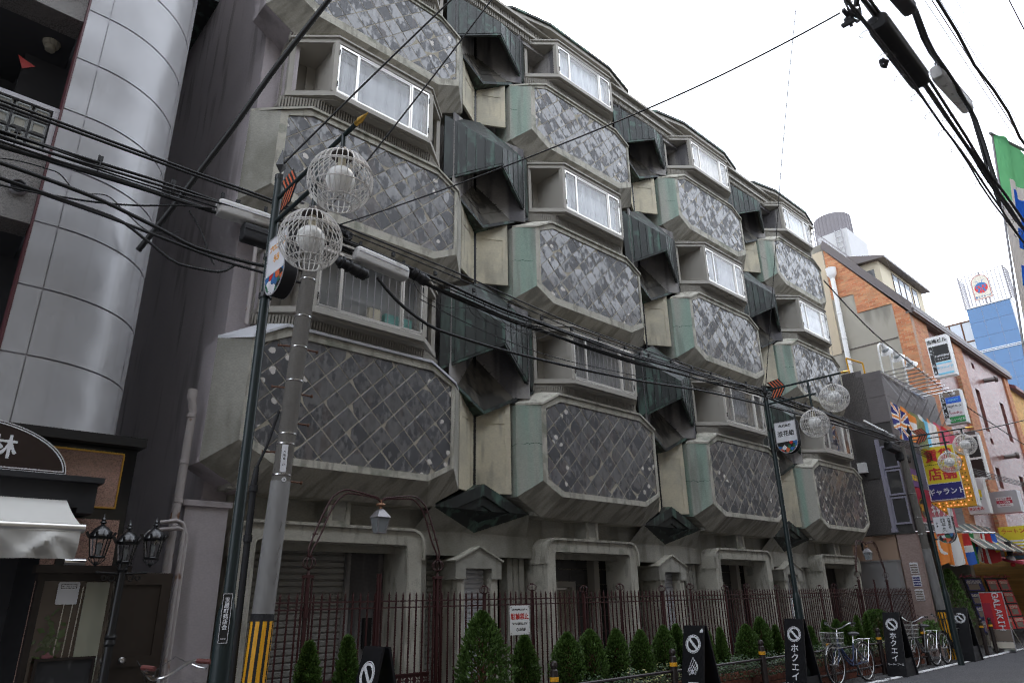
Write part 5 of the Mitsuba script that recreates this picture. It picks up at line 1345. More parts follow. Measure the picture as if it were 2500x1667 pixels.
for x in (-6.42, -6.36, -6.31):
    q.bar((x, VY + .05, .8), (x + .02, VY + .05, 1.7), .006)
put(k, 'metal_strips', q, 'aluminium', kind='stuff')
k2 = thing('wireless_sticker', 'rounded white sticker with black speech bubble lettering on the glass case', 'sticker')
q = MB()
bx = sbox(-6.475, 1.565, -6.325, 1.735).buffer(-.012).buffer(.012)
q.ext(bx, .003, (0, VY + .012, 0), *FACADE)
put(k2, 'sheet', q, 'white_board')
q = MB()
bub = sbox(-6.455, 1.683, -6.345, 1.72).buffer(-.006).buffer(.006)
q.ext(bub.difference(bub.buffer(-.0035)), .001, (0, VY + .009, 0), *FACADE)
q.ext(affinity.translate(text('Wi-Fiつかえます', .012), -6.40, 1.70), .001, (0, VY + .009, 0), *FACADE)
put(k2, 'lettering', q, 'sign_black')
k2 = thing('menu_board', 'small dark chalk board leaning at the foot of the display case', 'board')
q = MB()
q.box(-6.53, -6.14, VY - .035, VY - .02, .7, 1.17)
put(k2, 'panel', q, 'slate_board')
q = MB()
fr_ = sbox(-6.54, .69, -6.13, 1.18).difference(sbox(-6.52, .71, -6.15, 1.16))
q.ext(fr_, .02, (0, VY - .03, 0), *FACADE)
put(k2, 'frame', q, 'dark_wood')
k2 = thing('flower_arrangement', 'dim bunch of pink flowers and green leaves inside the glass case', 'flowers')
q, q2 = MB(), MB()
for i in range(60):
    c = np.array([-6.46 + rng.normal(0, .045), VY + .06 + rng.uniform(-.015, .02), 1.28 + rng.normal(0, .09)])
    d = rng.normal(size=3) * .03
    e = rng.normal(size=3) * .018
    q.poly([c - d, c + e, c + d, c - e])
for i in range(14):
    q2.ball((-6.46 + rng.normal(0, .035), VY + .06, 1.17 + rng.normal(0, .035)), .016, 1)
put(k2, 'leaves', q, 'foliage', kind='stuff', uv=np.tile([.5, 0], (q.n, 1)))
put(k2, 'blossoms', q2, 'petal_pink', kind='stuff')
k2 = thing('spot_lamp', 'short chrome cylinder lamp on top of the display case', 'lamp')
q = MB()
q.lathe([(.0, 0), (.032, 0), (.034, .15), (.0, .15)], (-6.47, VY + .02, 1.885), 18, axis=(1, 0, 0))
put(k2, 'barrel', q, 'chrome', smooth=40)
q = MB()
q.box(-6.53, -6.47, VY, VY + .05, 1.862, 1.91)
put(k2, 'bracket', q, 'black_paint')
k = thing('brown_door', 'plain dark brown door closing the alley beside the shop', 'door')
q = MB()
q.box(-6.0, -5.53, -.29, -.25, 0, 1.82)
put(k, 'leaf', q, 'brown_paint')
for a in ((-6.0, -5.55, 1.72, 1.80), (-6.0, -5.55, 1.06, 1.14), (-5.62, -5.55, .1, 1.72)):
    q = MB()
    q.box(a[0], a[1], -.305, -.291, a[2], a[3])
    put(k, 'rail', q, 'brown_paint')
q = MB()
q.lathe([(.0, 0), (.012, 0), (.012, .03), (.026, .04), (.028, .058), (.018, .07), (0, .072)], (-5.86, -.305, 1.115), 18, axis=(0, -1, 0))
put(k, 'knob', q, 'chrome', smooth=40)

# cast iron post with three lanterns
k = thing('lantern_post', 'black cast iron post carrying three old-fashioned glass lanterns', 'street lamp')
LX, LY = -6.10, -.86
q = MB()
q.lathe([(.05, 0), (.05, .4), (.036, .45), (.03, 1.25), (.042, 1.27), (.036, 1.30), (.045, 1.32), (.03, 1.35), (.026, 1.80), (.04, 1.82), (.034, 1.88), (.0, 1.9)], (LX, LY, 0), 16)
put(k, 'post', q, 'black_paint', smooth=30)
for s in (-1, 1):
    q = MB()
    q.tube([(LX, LY, 1.79), (LX + s * .19, LY, 1.80)], .009, 8)
    for cx_, r_ in ((.07, .03), (.125, .022)):
        th = np.linspace(0, 2.3 * math.pi, 22)
        q.tube(np.stack([LX + s * (cx_ + r_ * (1 - th / 14) * np.cos(th)), np.full(22, LY), 1.755 + r_ * (1 - th / 14) * np.sin(th)], 1), .005, 5)
    put(k, 'scroll_arm', q, 'black_paint', smooth=40)
for i, (ox, oz) in enumerate(((-.2, .035), (0.0, .0), (.2, .035))):
    c0 = (LX + ox, LY, 1.80 + oz)
    l_ = key_of(f'{k}__lantern')
    q = MB()
    q.lathe([(0, .0), (.008, .01), (.015, .03), (.008, .045)], c0, 10)
    for j in range(6):
        a = j * math.pi / 3
        th = np.linspace(0, 1, 6)
        q.tube([(c0[0] + (.01 + .05 * math.sin(t * 1.5)) * math.cos(a), c0[1] + (.01 + .05 * math.sin(t * 1.5)) * math.sin(a), c0[2] + .02 + .055 * t) for t in th], .0035, 4)
        q.bar((c0[0] + .052 * math.cos(a), c0[1] + .052 * math.sin(a), c0[2] + .075), (c0[0] + .078 * math.cos(a), c0[1] + .078 * math.sin(a), c0[2] + .225), .008)
        q.bar((c0[0] + .08 * math.cos(a), c0[1] + .08 * math.sin(a), c0[2] + .225), (c0[0] + .105 * math.cos(a), c0[1] + .105 * math.sin(a), c0[2] + .27), .014, .02)
    q.lathe([(.05, .07), (.058, .08), (.05, .09)], c0, 6)
    q.lathe([(.08, .22), (.088, .235), (.078, .245)], c0, 6)
    put(l_, 'cage', q, 'black_paint')
    q = MB()
    q.lathe([(.086, .235), (.07, .275), (.045, .305), (.02, .32), (.014, .335), (.026, .345), (.012, .36), (.018, .37), (.006, .385), (.005, .41), (0, .415)], c0, 18)
    put(l_, 'dome', q, 'gloss_black', smooth=40)
    q = MB()
    q.lathe([(.05, .085), (.076, .225)], c0, 6)
    put(l_, 'glass', q, 'pane_glass')
    q = MB()
    q.lathe([(0, .09), (.014, .1), (.014, .13), (.022, .15), (.02, .18), (0, .2)], c0, 12)
    put(l_, 'bulb', q, 'lantern_glass', smooth=40)

# pipes at the corner of the big building
k = thing('drain_pipe', 'pale rust-stained drain pipe with bends at the corner beside the alley', 'pipe')
q = MB()
q.tube([(-5.42, .33, 3.74), (-5.42, .33, 3.68), (-5.42, .33, 3.63), (-5.40, .33, 3.56), (-5.39, .33, 3.5), (-5.40, .33, 2.62), (-5.41, .33, 2.35), (-5.41, .33, .0)], [.052, .052, .045, .045, .042, .042, .042, .042], 14)
put(k, 'main_pipe', q, 'pvc_grey', smooth=40)
for z in (3.45, 2.95, 2.55):
    q = MB()
    q.lathe([(.043, -.02), (.048, -.018), (.048, .018), (.043, .02)], (-5.40, .33, z), 14)
    put(k, 'collar', q, 'pvc_grey', smooth=40)
q = MB()
for dz, dx in ((0, 0), (-.07, .03)):
    q.tube([(-5.55, .28, 2.32 + dz), (-5.42 + dx, .22, 2.34 + dz), (-5.36 + dx, .22, 2.32 + dz), (-5.335 + dx, .22, 2.27 + dz), (-5.33 + dx, .22, .0)], .022, 10)
put(k, 'small_pipe', q, 'pvc_grey', smooth=40)
q = MB()
q.tube([(-4.96, .285, 4.62), (-4.965, .285, 6.0), (-4.93, .27, 6.12), (-4.84, .25, 6.18), (-4.6, .25, 6.2)], .024, 10)
put(k, 'conduit', q, 'pvc_grey', smooth=40)

# ------------------------------------------------------------------ street lamps with caged globes

def sphere_cage(c, r, n=34):
    """Wires of a bird-cage globe: meridians and rings."""
    q = MB()
    th = np.linspace(.36, 2.72, 15)
    for i in range(n):
        a = i * 2 * math.pi / n
        q.tube(np.stack([c[0] + r * np.sin(th) * np.cos(a), c[1] + r * np.sin(th) * np.sin(a), c[2] + r * np.cos(th)], 1), .0039, 5, caps=False)
    k = np.linspace(0, 2 * math.pi, 41)
    R = MB()
    for t in (.36, 1.3, 1.37, 1.95, 2.45, 2.72):
        R.tube(np.stack([c[0] + r * math.sin(t) * np.cos(k), c[1] + r * math.sin(t) * np.sin(k), np.full(41, c[2] + r * math.cos(t))], 1), .005, 5, caps=False)
    return q, R


def street_lamp(x, y, zt, label, sign_z, sign_w, sign_h, arms, globes, lines, name_plate=False):
    k = thing('street_lamp', label, 'street lamp', 'green street lamps along the kerb')
    q = MB()
    q.lathe([(.066, 0), (.066, 1.44), (.06, 1.50), (.045, 1.55), (.041, 1.57), (.038, zt), (.0, zt + .01)], (x, y, 0), 20)
    put(k, 'pole', q, 'pole_green', smooth=30)
    q = MB()
    q.lathe([(.042, 0), (.042, .05), (.0, .052)], (x, y, zt - .02), 16)
    q.lathe([(.0, .05), (.05, .13), (.0, .33)], (x, y, zt), 4)
    put(k, 'finial', q, 'black_paint')
    (z1, L1), (z2, L2) = arms
    for z, L in arms:
        q = MB()
        q.tube([(x, y, z), (x, y - L, z)], .018, 10)
        put(k, 'arm', q, 'pole_green', smooth=40)
    q = MB()
    q.tube([(x, y - L1 - .001, z1), (x, y - L1 - .05, z1), (x, y - L1 - .055, z1), (x, y - L1 - .17, z1)], [.02, .02, .026, .003], 10)
    put(k, 'arrow_tip', q, 'gold', smooth=30)
    # fletching: a striped vane above and one below the upper arm
    for s in (1, -1):
        vane = Polygon([(.06, s * .14), (.30, s * .17), (.40, s * .015), (.16, s * .015)] if s > 0 else [(.09, -.19), (.30, -.16), (.40, -.015), (.18, -.015)])
        kk = key_of(f'{k}__fletching')
        q = MB()
        q.ext(vane, .008, (x + .004, y, z1), *BLADE)
        put(kk, 'vane', q, 'black_matte')
        st = []
        for i in range(9):
            a = -.10 + i * .058
            st.append(Polygon([(a, 0), (a + .024, 0), (a + .024 - .14 * 1, s * .2), (a - .14, s * .2)] if s > 0 else [(a, 0), (a + .024, 0), (a + .024 - .13, -.2), (a - .13, -.2)]))
        q = MB()
        for o in (.009, -.003):
            q.ext(affinity.translate(unary_union(st), .12, 0).intersection(vane.buffer(-.006)), .002, (x + .004 + .0, y, z1), *BLADE, off=o)
        put(kk, 'stripes', q, 'stripe_orange', kind='stuff')
    for (dy, zc, ztop) in globes:
        g = key_of(f'{k}__globe')
        c = (x, y - dy, zc)
        q = MB()
        q.tube([(c[0], c[1], zc + .235), (c[0], c[1], ztop)], .02, 10)
        put(g, 'hanger', q, 'pole_green', smooth=40)
        q = MB()
        q.lathe([(.022, .30), (.05, .265), (.085, .235), (.085, .215), (.07, .21), (.0, .21)], c, 20)
        put(g, 'cap', q, 'bollard_brown', smooth=40)
        q = MB()
        q.lathe([(.03, .21), (.03, .1)], c, 12)
        put(g, 'lamp_holder', q, 'cream_panel', smooth=40)
        q = MB()
        q.ball((c[0], c[1], zc + .01), .108, 3)
        put(g, 'lamp_bulb', q, 'globe_white', smooth=True)
        w, R = sphere_cage(c, .242)
        put(g, 'wires', w, 'cage_white', smooth=60, kind='stuff')
        put(g, 'rings', R, 'cage_white', smooth=60)
    # illuminated sign with a round foot, on two clamps
    kk = thing('pole_sign', lines[0], 'sign', 'white pole signs with a coloured mosaic foot')
    w, h = sign_w, sign_h
    shp = unary_union([sbox(0, w * .5, w, h), affinity.scale(Point(w / 2, w * .5).buffer(w / 2, 24), 1, 1)])
    y1 = y - .10
    q = MB()
    q.ext(shp, .11, (x - .0, y1, sign_z), *BLADE, off=-.055)
    put(kk, 'box', q, 'black_matte')
    for s in (-1, 1):
        q = MB()
        q.ext(shp.difference(shp.buffer(-.012)), .006, (x, y1, sign_z), *BLADE, off=.055 if s < 0 else -.061)
        put(kk, 'rim', q, 'steel_frame')
    top = shp.buffer(-.013).intersection(sbox(0, h * .36, w, h))
    q = MB()
    q.ext(top, .003, (x, y1, sign_z), *BLADE, off=.0555)
    put(kk, 'face', q, 'white_board')
    low = shp.buffer(-.013).intersection(sbox(0, 0, w, h * .357))
    rr = np.random.default_rng(int(x * 10) + 90)
    seeds = np.stack([rr.uniform(0, w, 26), rr.uniform(0, h * .36, 26)], 1)
    cells = {}
    for i, sd in enumerate(seeds):
        c_ = low
        for j, s2 in enumerate(seeds):
            if i != j:
                mid, nn = (sd + s2) / 2, s2 - sd
                nn = nn / np.linalg.norm(nn)
                t_ = np.array([-nn[1], nn[0]])
                c_ = c_.intersection(Polygon([mid + t_ * 2, mid - t_ * 2, mid - t_ * 2 - nn * 4, mid + t_ * 2 - nn * 4]))
                if c_.is_empty:
                    break
        cells.setdefault(MOS[int(rr.integers(0, 6))], []).append(c_.buffer(-.002))
    for mt, cs in cells.items():
        q = MB()
        q.ext(unary_union(cs), .003, (x, y1, sign_z), *BLADE, off=.0555)
        if q.n:
            put(kk, 'mosaic', q, mt, kind='stuff')
    for (s_, hh, u_, v_, vert, mt) in lines[1:]:
        q = MB()
        q.ext(affinity.translate(text(s_, hh, vert), u_ * w, v_ * h), .002, (x, y1, sign_z), *BLADE, off=.0587)
        put(kk, 'lettering', q, mt)
    for zz in (sign_z + .1, sign_z + h - .09):
        q = MB()
        q.lathe([(.055, -.02), (.055, .02)], (x, y, zz), 14)
        q.box(x - .014, x + .014, y1, y, zz - .014, zz + .014)
        put(kk, 'clamp', q, 'black_paint')
    if name_plate:
        kk = thing('name_plate', 'black plate with vertical white lettering low on the nearest green lamp pole', 'sign')
        q = MB()
        q.box(-.033, .033, -.006, 0, -.165, .165)
        ang = math.degrees(math.atan2(CAM[0] - x, -(CAM[1] - y)))
        tw_ = T().translate([x + .066 * math.sin(math.radians(-26)), y - .066 * math.cos(math.radians(-26)), at(548, 1508, y=-2.06)[2]]).rotate([0, 0, 1], -26)
        put(kk, 'plate', q, 'sign_black', tw=tw_)
        q = MB()
        fr2 = sbox(-.031, -.163, .031, .163).difference(sbox(-.028, -.16, .028, .16))
        q.ext(fr2, .002, (0, -.006, 0), *FACADE)
        q.ext(affinity.translate(text('玉屋町商店会', .036, True), 0, .03), .002, (0, -.006, 0), *FACADE)
        q.ext(affinity.translate(text('NO.53', .012), 0, -.135), .002, (0, -.006, 0), *FACADE)
        put(kk, 'lettering', q, 'white_board', tw=tw_)
    return k


street_lamp(-5.65, -2.0, 5.15, 'nearest dark green street lamp with two caged white globes beside the concrete pole', 3.88, .37, .56,
            ((4.93, 1.38), (4.69, .86)), ((1.20, 4.515, 4.93), (.78, 4.19, 4.93)),
            ['white pole sign with orange lettering and mosaic foot on the nearest street lamp', ('プロローグ', .062, .52, .80, False, 'sign_orange'), ('88', .085, .52, .60, False, 'sign_orange')], True)
street_lamp(4.12, -1.42, 4.93, 'middle dark green street lamp with two caged globes in front of the slate bays', 3.88, .40, .57,
            ((5.10, 1.42), (4.84, .93)), ((1.23, 4.69, 5.10), (.82, 4.32, 5.10)),
            ['white pole sign reading three large black characters with mosaic foot on the middle lamp', ('株式会社', .058, .5, .87, False, 'sign_black'), ('浪花組', .105, .5, .62, False, 'sign_black')])
street_lamp(10.9, -1.62, 5.12, 'farthest dark green street lamp with two caged globes before the yellow sign', 2.58, .40, .60,
            ((5.13, 1.22), (4.87, .82)), ((1.12, 4.745, 5.13), (.72, 4.39, 5.13)),
            ['white pole sign with several columns of small characters on the farthest lamp', ('冠婚葬祭', .062, .83, .72, True, 'sign_black'), ('有限', .05, .58, .85, True, 'sign_black'), ('会社', .05, .44, .85, True, 'sign_black'), ('平久', .10, .52, .58, True, 'sign_black'), ('南大橋', .04, .17, .7, True, 'sign_black')])

# ------------------------------------------------------------------ concrete utility poles, transformers' boxes and cables
def utility_pole(xb, yb, xt, zt, r0, r1, label, stripes_z, sleeve_z, bands, steps):
    k = thing('utility_pole', label, 'utility pole', 'round concrete utility poles along the kerb')
    ax = lambda z: (xb + (xt - xb) * z / zt, yb, z)
    rr = lambda z: r0 + (r1 - r0) * z / zt
    q = MB()
    zz = [stripes_z, sleeve_z, sleeve_z + .001, zt]
    q.tube([ax(0), ax(sleeve_z)], [rr(0) + .006, rr(sleeve_z) + .006], 28)
    put(k, 'sleeve', q, 'pole_sleeve', smooth=40)
    q = MB()
    q.tube([ax(sleeve_z), ax(zt)], [rr(sleeve_z), rr(zt)], 28)
    put(k, 'shaft', q, 'pole_concrete', smooth=40)
    q = MB()
    q.tube([ax(stripes_z - 1.3), ax(stripes_z)], [rr(0) + .010, rr(stripes_z) + .010], 28)
    put(k, 'guard_sheet', q, 'black_matte', smooth=40)
    for i in range(10):
        a0 = i * 2 * math.pi / 10
        q = MB()
        z0, z1 = stripes_z - 1.25, stripes_z - .06
        n = 5
        for j in range(n):
            a, b = a0 + j * .36 / n, a0 + (j + 1) * .36 / n
            P = lambda an, z: (ax(z)[0] + (rr(z) + .012) * math.cos(an), ax(z)[1] + (rr(z) + .012) * math.sin(an), z)
            q.poly([P(a, z0), P(b, z0), P(b, z1), P(a, z1)])
        put(k, 'guard_stripe', q, 'yellow_band')
    for z in bands:
        q = MB()
        c = ax(z)
        q.lathe([(rr(z), -.006), (rr(z) + .004, -.006), (rr(z) + .004, .006), (rr(z), .006)], c, 28)
        put(k, 'steel_band', q, 'chrome', smooth=40)
    for z, a in steps:
        q = MB()
        c = np.array(ax(z))
        d = np.array([math.cos(a), math.sin(a), 0])
        q.tube([c + d * (rr(z) - .01), c + d * (rr(z) + .12)], .009, 6)
        q.tube([c + d * (rr(z) + .115), c + d * (rr(z) + .125)], .018, 8)
        put(k, 'climbing_peg', q, 'bracket_rust')
    return k


M('pole_sleeve', lambda p, n, uv: mix((.235, .23, .225), (.18, .175, .17), fbm(p.x * 6, p.y * 6, p.z * 3, 3)), .6)
up1 = utility_pole(-5.00, -1.0, -4.80, 5.72, .092, .078, 'concrete utility pole with black and yellow foot left of the iron gate', 1.46, 2.62, (4.75, 4.32, 3.98, 3.62, 3.08, 2.98, 2.68),
                   [(3.99, 2.75), (3.98, 0), (3.55, 2.75), (3.5, 0), (2.9, 2.75), (2.63, 0), (3.2, 0)])
q = MB()
for i, (z, a) in enumerate(((2.2, -1.35), (2.0, -1.25), (1.9, -1.4), (1.75, -1.35))):      # marks on the grey sleeve
    c = np.array([-4.93 + .0, -1.0, z])
    th = np.linspace(-.4, .4, 7)
    q.tube([c + np.array([.098 * math.cos(a + .12 * math.sin(6 * t)), .098 * math.sin(a + .12 * math.sin(6 * t)), t * .12]) for t in th], .0025, 4)
put(up1, 'tape_mark', q, 'pole_concrete', kind='stuff')
k = thing('pole_plate', 'narrow white plate with small characters strapped to the concrete pole', 'sign')
tw_ = T().translate([-4.905 - .083 * math.sin(math.radians(20)), -1.0 - .083 * math.cos(math.radians(20)), 2.83]).rotate([0, 0, 1], -20)
q = MB()
q.box(-.028, .028, -.004, .004, -.13, .13)
put(k, 'plate', q, 'white_board', tw=tw_)
q = MB()
q.ext(affinity.translate(text('大橋南', .022, True, gap=1.5), 0, .03), .001, (0, -.004, 0), *FACADE)
q.ext(affinity.translate(text('17', .022), 0, -.06), .001, (0, -.004, 0), *FACADE)
put(k, 'lettering', q, 'sign_black', tw=tw_)
k = thing('number_disc', 'small round grey number disc on the concrete pole', 'sign')
q = MB()
q.lathe([(.0, .0), (.022, .0), (.022, -.004), (0, -.004)], (0, 0, 0), 20, axis=(0, 1, 0))
tw_ = T().translate([-4.92 - .0 * 1, -1.0 - .089, 2.72 - .09]).rotate([0, 0, 1], 0)
put(k, 'disc', q, 'white_board', tw=tw_)
q = MB()
q.ext(text('22', .018), .001, (0, -.004, 0), *FACADE)
put(k, 'lettering', q, 'sign_black', tw=tw_)
k = thing('pole_riser', 'black cable riser pipe running up behind the concrete pole', 'pipe')
q = MB()
q.tube([(-5.13, -.92, 0), (-5.13, -.92, 2.6), (-5.12, -.92, 2.75)], [.03, .03, .022], 10)
q.tube([(-5.12, -.92, 2.75), (-5.06, -.95, 2.95), (-4.99, -.98, 3.3)], .014, 8)
put(k, 'pipe', q, 'black_matte', smooth=40)
for z in (2.1, 2.55):
    q = MB()
    q.lathe([(.03, -.03), (.04, -.03), (.04, .03), (.03, .03)], (-5.13, -.92, z), 10)
    put(k, 'socket', q, 'black_matte')
utility_pole(12.30, -1.05, 11.86, 5.1, .10, .085, 'slanting concrete utility pole with black and yellow foot before the grey stone building', 1.12, 2.55, (3.9, 3.3, 2.9, 1.6), [])

cable_n = [0]


def cable(pts, r, label, name='overhead_cable', group='black overhead cables along the facade', wob=0.0, n=60, mat='cable_black', sag=0.):
    """A cable through the given points (smoothed), hanging a little between them."""
    pts = np.array(pts, float)
    t = np.concatenate([[0], np.cumsum(np.linalg.norm(np.diff(pts, axis=0), axis=1))])
    from scipy.interpolate import PchipInterpolator, make_interp_spline
    k_ = min(3, len(pts) - 1)
    sp = make_interp_spline(t, pts, k=k_) if len(pts) < 4 else PchipInterpolator(t, pts)
    s = np.linspace(0, t[-1], n)
    c = sp(s)
    if sag:
        u = s / t[-1]
        c[:, 2] -= sag * 4 * u * (1 - u)
    if wob:
        rr = np.random.default_rng(len(pts) + int(abs(pts[0, 2]) * 1000))
        ph = rr.uniform(0, 6, 4)
        c[:, 2] += wob * (np.sin(s * 2.3 + ph[0]) + .6 * np.sin(s * 5.1 + ph[1]))
        c[:, 1] += wob * (np.sin(s * 1.9 + ph[2]) + .6 * np.sin(s * 4.3 + ph[3]))
    q = MB()
    q.tube(c, r, 6)
    k = put(None, name, q, mat, smooth=True)
    return tag(k, label, 'cable', group)


GC = 'black overhead cables along the facade'
LBL = 'black overhead cable running along the facade at first floor height'
Y = -1.0
main = [(-11, Y, 5.22), (-8.6, Y, 5.2), (-7.6, Y, 5.215), (-6.6, Y, 5.23), (-5.4, Y, 5.29), (-4.75, Y + .06, 5.40), (-3.56, Y, 5.30), (-1.66, Y, 5.16), (.3, Y, 5.14), (2.4, Y, 5.2), (5.0, Y, 5.33), (8.5, Y, 5.3), (12.1, Y, 5.30)]
rr = np.random.default_rng(3)
for i in range(9):
    o = rr.normal(0, .028, 2)
    cable([(x, y + o[0] + rr.normal(0, .012), z + o[1] + rr.normal(0, .014)) for x, y, z in main], (.019, .012, .010, .008, .012, .008, .009, .007, .014)[i], LBL, wob=.006, n=110)
for i, dz in enumerate((.30, .335)):                      # a pair above the bundle on the left
    cable([(-11, Y, 5.0 + dz + .16), (-7.6, Y, 5.22 + dz - .02), (-6.2, Y, 5.2 + dz), (-5.4, Y, 5.21 + dz), (-4.8, Y, 5.48 + .02 * i)], .013, ('lower', 'upper')[i] + ' one of a pair of cables above the bundle, left of the concrete pole', group='pair of cables left of the pole')
cable([(-4.8, Y, 5.55), (-3.2, Y, 5.50), (0, Y, 5.32), (4.1, Y, 5.34), (12, Y, 5.42)], .010, LBL, n=100)
cable([(-4.8, Y, 5.50), (-3.0, Y, 5.42), (0, Y, 5.24), (4.1, Y, 5.30), (12, Y, 5.38)], .008, LBL, n=100)
low = [[(-11, Y, 5.05), (-7.6, Y, 4.96), (-6.9, Y, 4.93), (-6.35, Y, 4.83), (-5.95, Y, 4.74), (-5.5, Y, 4.75), (-4.85, Y, 4.86)],
       [(-11, Y, 4.92), (-7.6, Y, 4.83), (-6.9, Y, 4.79), (-6.2, Y, 4.73), (-5.6, Y, 4.68), (-4.9, Y, 4.7)],
       [(-11, Y, 4.93), (-7.6, Y, 4.83), (-7.1, Y, 4.815), (-6.7, Y, 4.79), (-6.4, Y, 4.66), (-6.1, Y, 4.53), (-5.75, Y, 4.56), (-5.6, Y, 4.68)],
       [(-11, Y, 4.75), (-7.6, Y, 4.765), (-7.0, Y, 4.86), (-6.5, Y, 5.0), (-6.2, Y, 5.12), (-5.9, Y, 5.2)]]
for i, p in enumerate(low):
    cable(p, (.018, .014, .013, .009)[i], ('thick cable below the bundle crossing the rounded tower', 'lower cable of the pair crossing the rounded tower', 'cable that dips in a loop before the rounded tower', 'thin cable that climbs across the rounded tower to the bundle')[i], group=None, wob=.004)
cable([(-7.6, Y, 5.0), (-7.2, Y, 5.05), (-7.0, Y, 4.92), (-6.8, Y, 4.98), (-6.6, Y, 4.86), (-6.4, Y, 4.76), (-6.15, Y, 4.86)], .005, 'thin wire curling round the cables before the tower', group=None)
cable([(-6.1, Y, 5.1), (-5.95, Y, 4.9), (-5.85, Y, 4.7), (-5.8, Y, 4.62)], .008, 'short wire hanging from the bundle left of the boxes', group=None)
cable([(-4.0, Y, 5.05), (-3.55, Y, 4.75), (-3.1, Y, 4.62), (-2.3, Y, 4.60), (-1.2, Y, 4.63), (.4, Y, 4.72), (3.0, Y, 4.95), (6.5, Y, 5.1), (12, Y, 5.2)], .019, 'separate black cable sagging below the bundle across the windows', group=None, n=100)
cable([(-3.4, Y, 4.95), (-1.2, Y, 4.72), (.4, Y, 4.8), (3.0, Y, 5.0), (12, Y, 5.24)], .006, 'thin wire sagging just above the separate lower cable', group=None, n=90)
for i in range(7):                                        # thin spare wires in loops by the boxes
    a = rr.uniform(-3.9, -1.9)
    cable([(a, Y, 5.2 + rr.normal(0, .03)), (a + .15, Y + .03, 5.0 + rr.normal(0, .05)), (a + .5, Y - .02, 4.92 + rr.normal(0, .05)), (a + .9, Y, 5.05 + rr.normal(0, .03)), (a + 1.3, Y, 5.12)], .004, 'thin wire looping down from the cable bundle near the white boxes', group='thin looping wires by the boxes')
# hangers on the bundle
k = thing('cable_ties', 'small black hangers and ties clipped along the cable bundle', 'cable ties')
q = MB()
for x in np.arange(-10, 11.5, .62):
    z = np.interp(x, [p[0] for p in main], [p[2] for p in main])
    th = np.linspace(0, 2 * math.pi, 12)
    q.tube(np.stack([np.full(12, x), Y + .05 * np.cos(th), z + .02 + .06 * np.sin(th)], 1), .004, 4)
    q.box(x - .02, x + .02, Y - .015, Y + .015, z + .07, z + .12)
put(k, 'hangers', q, 'cable_black', kind='stuff')


def splice_box(p, q_, w, h, label, mat, name='junction_box', lid='white_board'):
    """A long box hung under the cables from p to q_, with rounded ends and a lid."""
    k = thing(name, label, 'junction box')
    p, q_ = np.array(p, float), np.array(q_, float)
    d = (q_ - p) / np.linalg.norm(q_ - p)
    s = np.cross(d, [0, 0, 1.]) / np.linalg.norm(np.cross(d, [0, 0, 1.]))
    u = np.cross(s, d)
    n, prof = 20, []
    th = np.arange(n) * 2 * math.pi / n
    sup = lambda c, e=.45: np.sign(c) * np.abs(c) ** e
    ring = np.stack([sup(np.cos(th)) * w / 2, sup(np.sin(th)) * h / 2], 1)
    L = np.linalg.norm(q_ - p)
    ts = [(0, .0), (0, .75), (.02, .93), (.05, 1), (.3, 1.0), (.9, 1.0), (.97, .96), (1, .8), (1, 0)]
    V, F = [], []
    for t, sc in ts:
        V.append(p + d * L * t + (ring[:, :1] * sc) * s + (ring[:, 1:] * sc) * u)
    for i in range(len(ts) - 1):
        for j in range(n):
            a, b = i * n + j, i * n + (j + 1) % n
            F += [[a, b, b + n], [a, b + n, a + n]]
    b_ = MB().add(np.vstack(V), F)
    put(k, 'shell', b_, mat, smooth=35)
    b_ = MB()
    for t0, t1 in ((.03, .97),):
        for sg in (-1, 1):
            b_.bar(p + d * L * t0 + s * sg * w * .5 + u * h * .12, p + d * L * t1 + s * sg * w * .5 + u * h * .12, .012, .014)
    put(k, 'seam', b_, lid, kind='stuff')
    b_ = MB()
    for t in (.08, .92):
        b_.bar(p + d * L * t + u * h * .45, p + d * L * t + u * (h * .5 + .09), .02, .03)
    put(k, 'hanger', b_, 'black_matte', kind='stuff')
    return k


splice_box(at(530, 505, y=Y), at(656, 545, y=Y), .15, .17, 'white junction box left of the concrete pole', 'box_white')
splice_box(at(866, 618, y=Y), at(992, 672, y=Y), .15, .18, 'white junction box hanging before the dark window right of the globe lamps', 'box_white')
splice_box(at(590, 565, y=Y), at(672, 592, y=Y), .14, .2, 'black square junction box behind the nearest lamp pole', 'black_matte', lid='cable_black')
for (a, b), lb in (((at(818, 632, y=Y), at(900, 676, y=Y)), 'fat black cable joint below the white box by the globe lamps'), ((at(1000, 660, y=Y), at(1045, 690, y=Y)), 'black bundle of cable ends right of the white box')):
    k = thing('cable_joint', lb, 'cable joint')
    q = MB()
    a, b = np.array(a), np.array(b)
    a, b = np.array(a), np.array(b)
    q.tube([a + (b - a) * t for t in (0, .06, .1, .5, .55, .9, .94, 1)], [.02, .035, .055, .06, .07, .07, .04, .02], 12)
    put(k, 'sleeve', q, 'cable_black', smooth=40)
    q = MB()
    for t in (.2, .4, .7):
        c = a + (b - a) * t
        q.lathe([(.055, -.012), (.075, -.012), (.075, .012), (.055, .012)], c, 12, axis=b - a)
    put(k, 'strap', q, 'black_matte', kind='stuff')
k = thing('black_adapter', 'small black box hanging under the upper globe lamp', 'box')
q = MB()
q.hexa([(-4.62, Y, 5.50), (-4.62, Y + .06, 5.50), (-4.35, Y + .06, 5.43), (-4.35, Y, 5.43), (-4.62, Y, 5.57), (-4.62, Y + .06, 5.57), (-4.35, Y + .06, 5.50), (-4.35, Y, 5.50)])
put(k, 'case', q, 'black_matte')
q = MB()
q.tube([(-4.6, Y, 5.5), (-4.55, Y, 5.42), (-4.45, Y, 5.38), (-4.36, Y, 5.43)], .006, 6)
put(k, 'lead', q, 'cable_black')
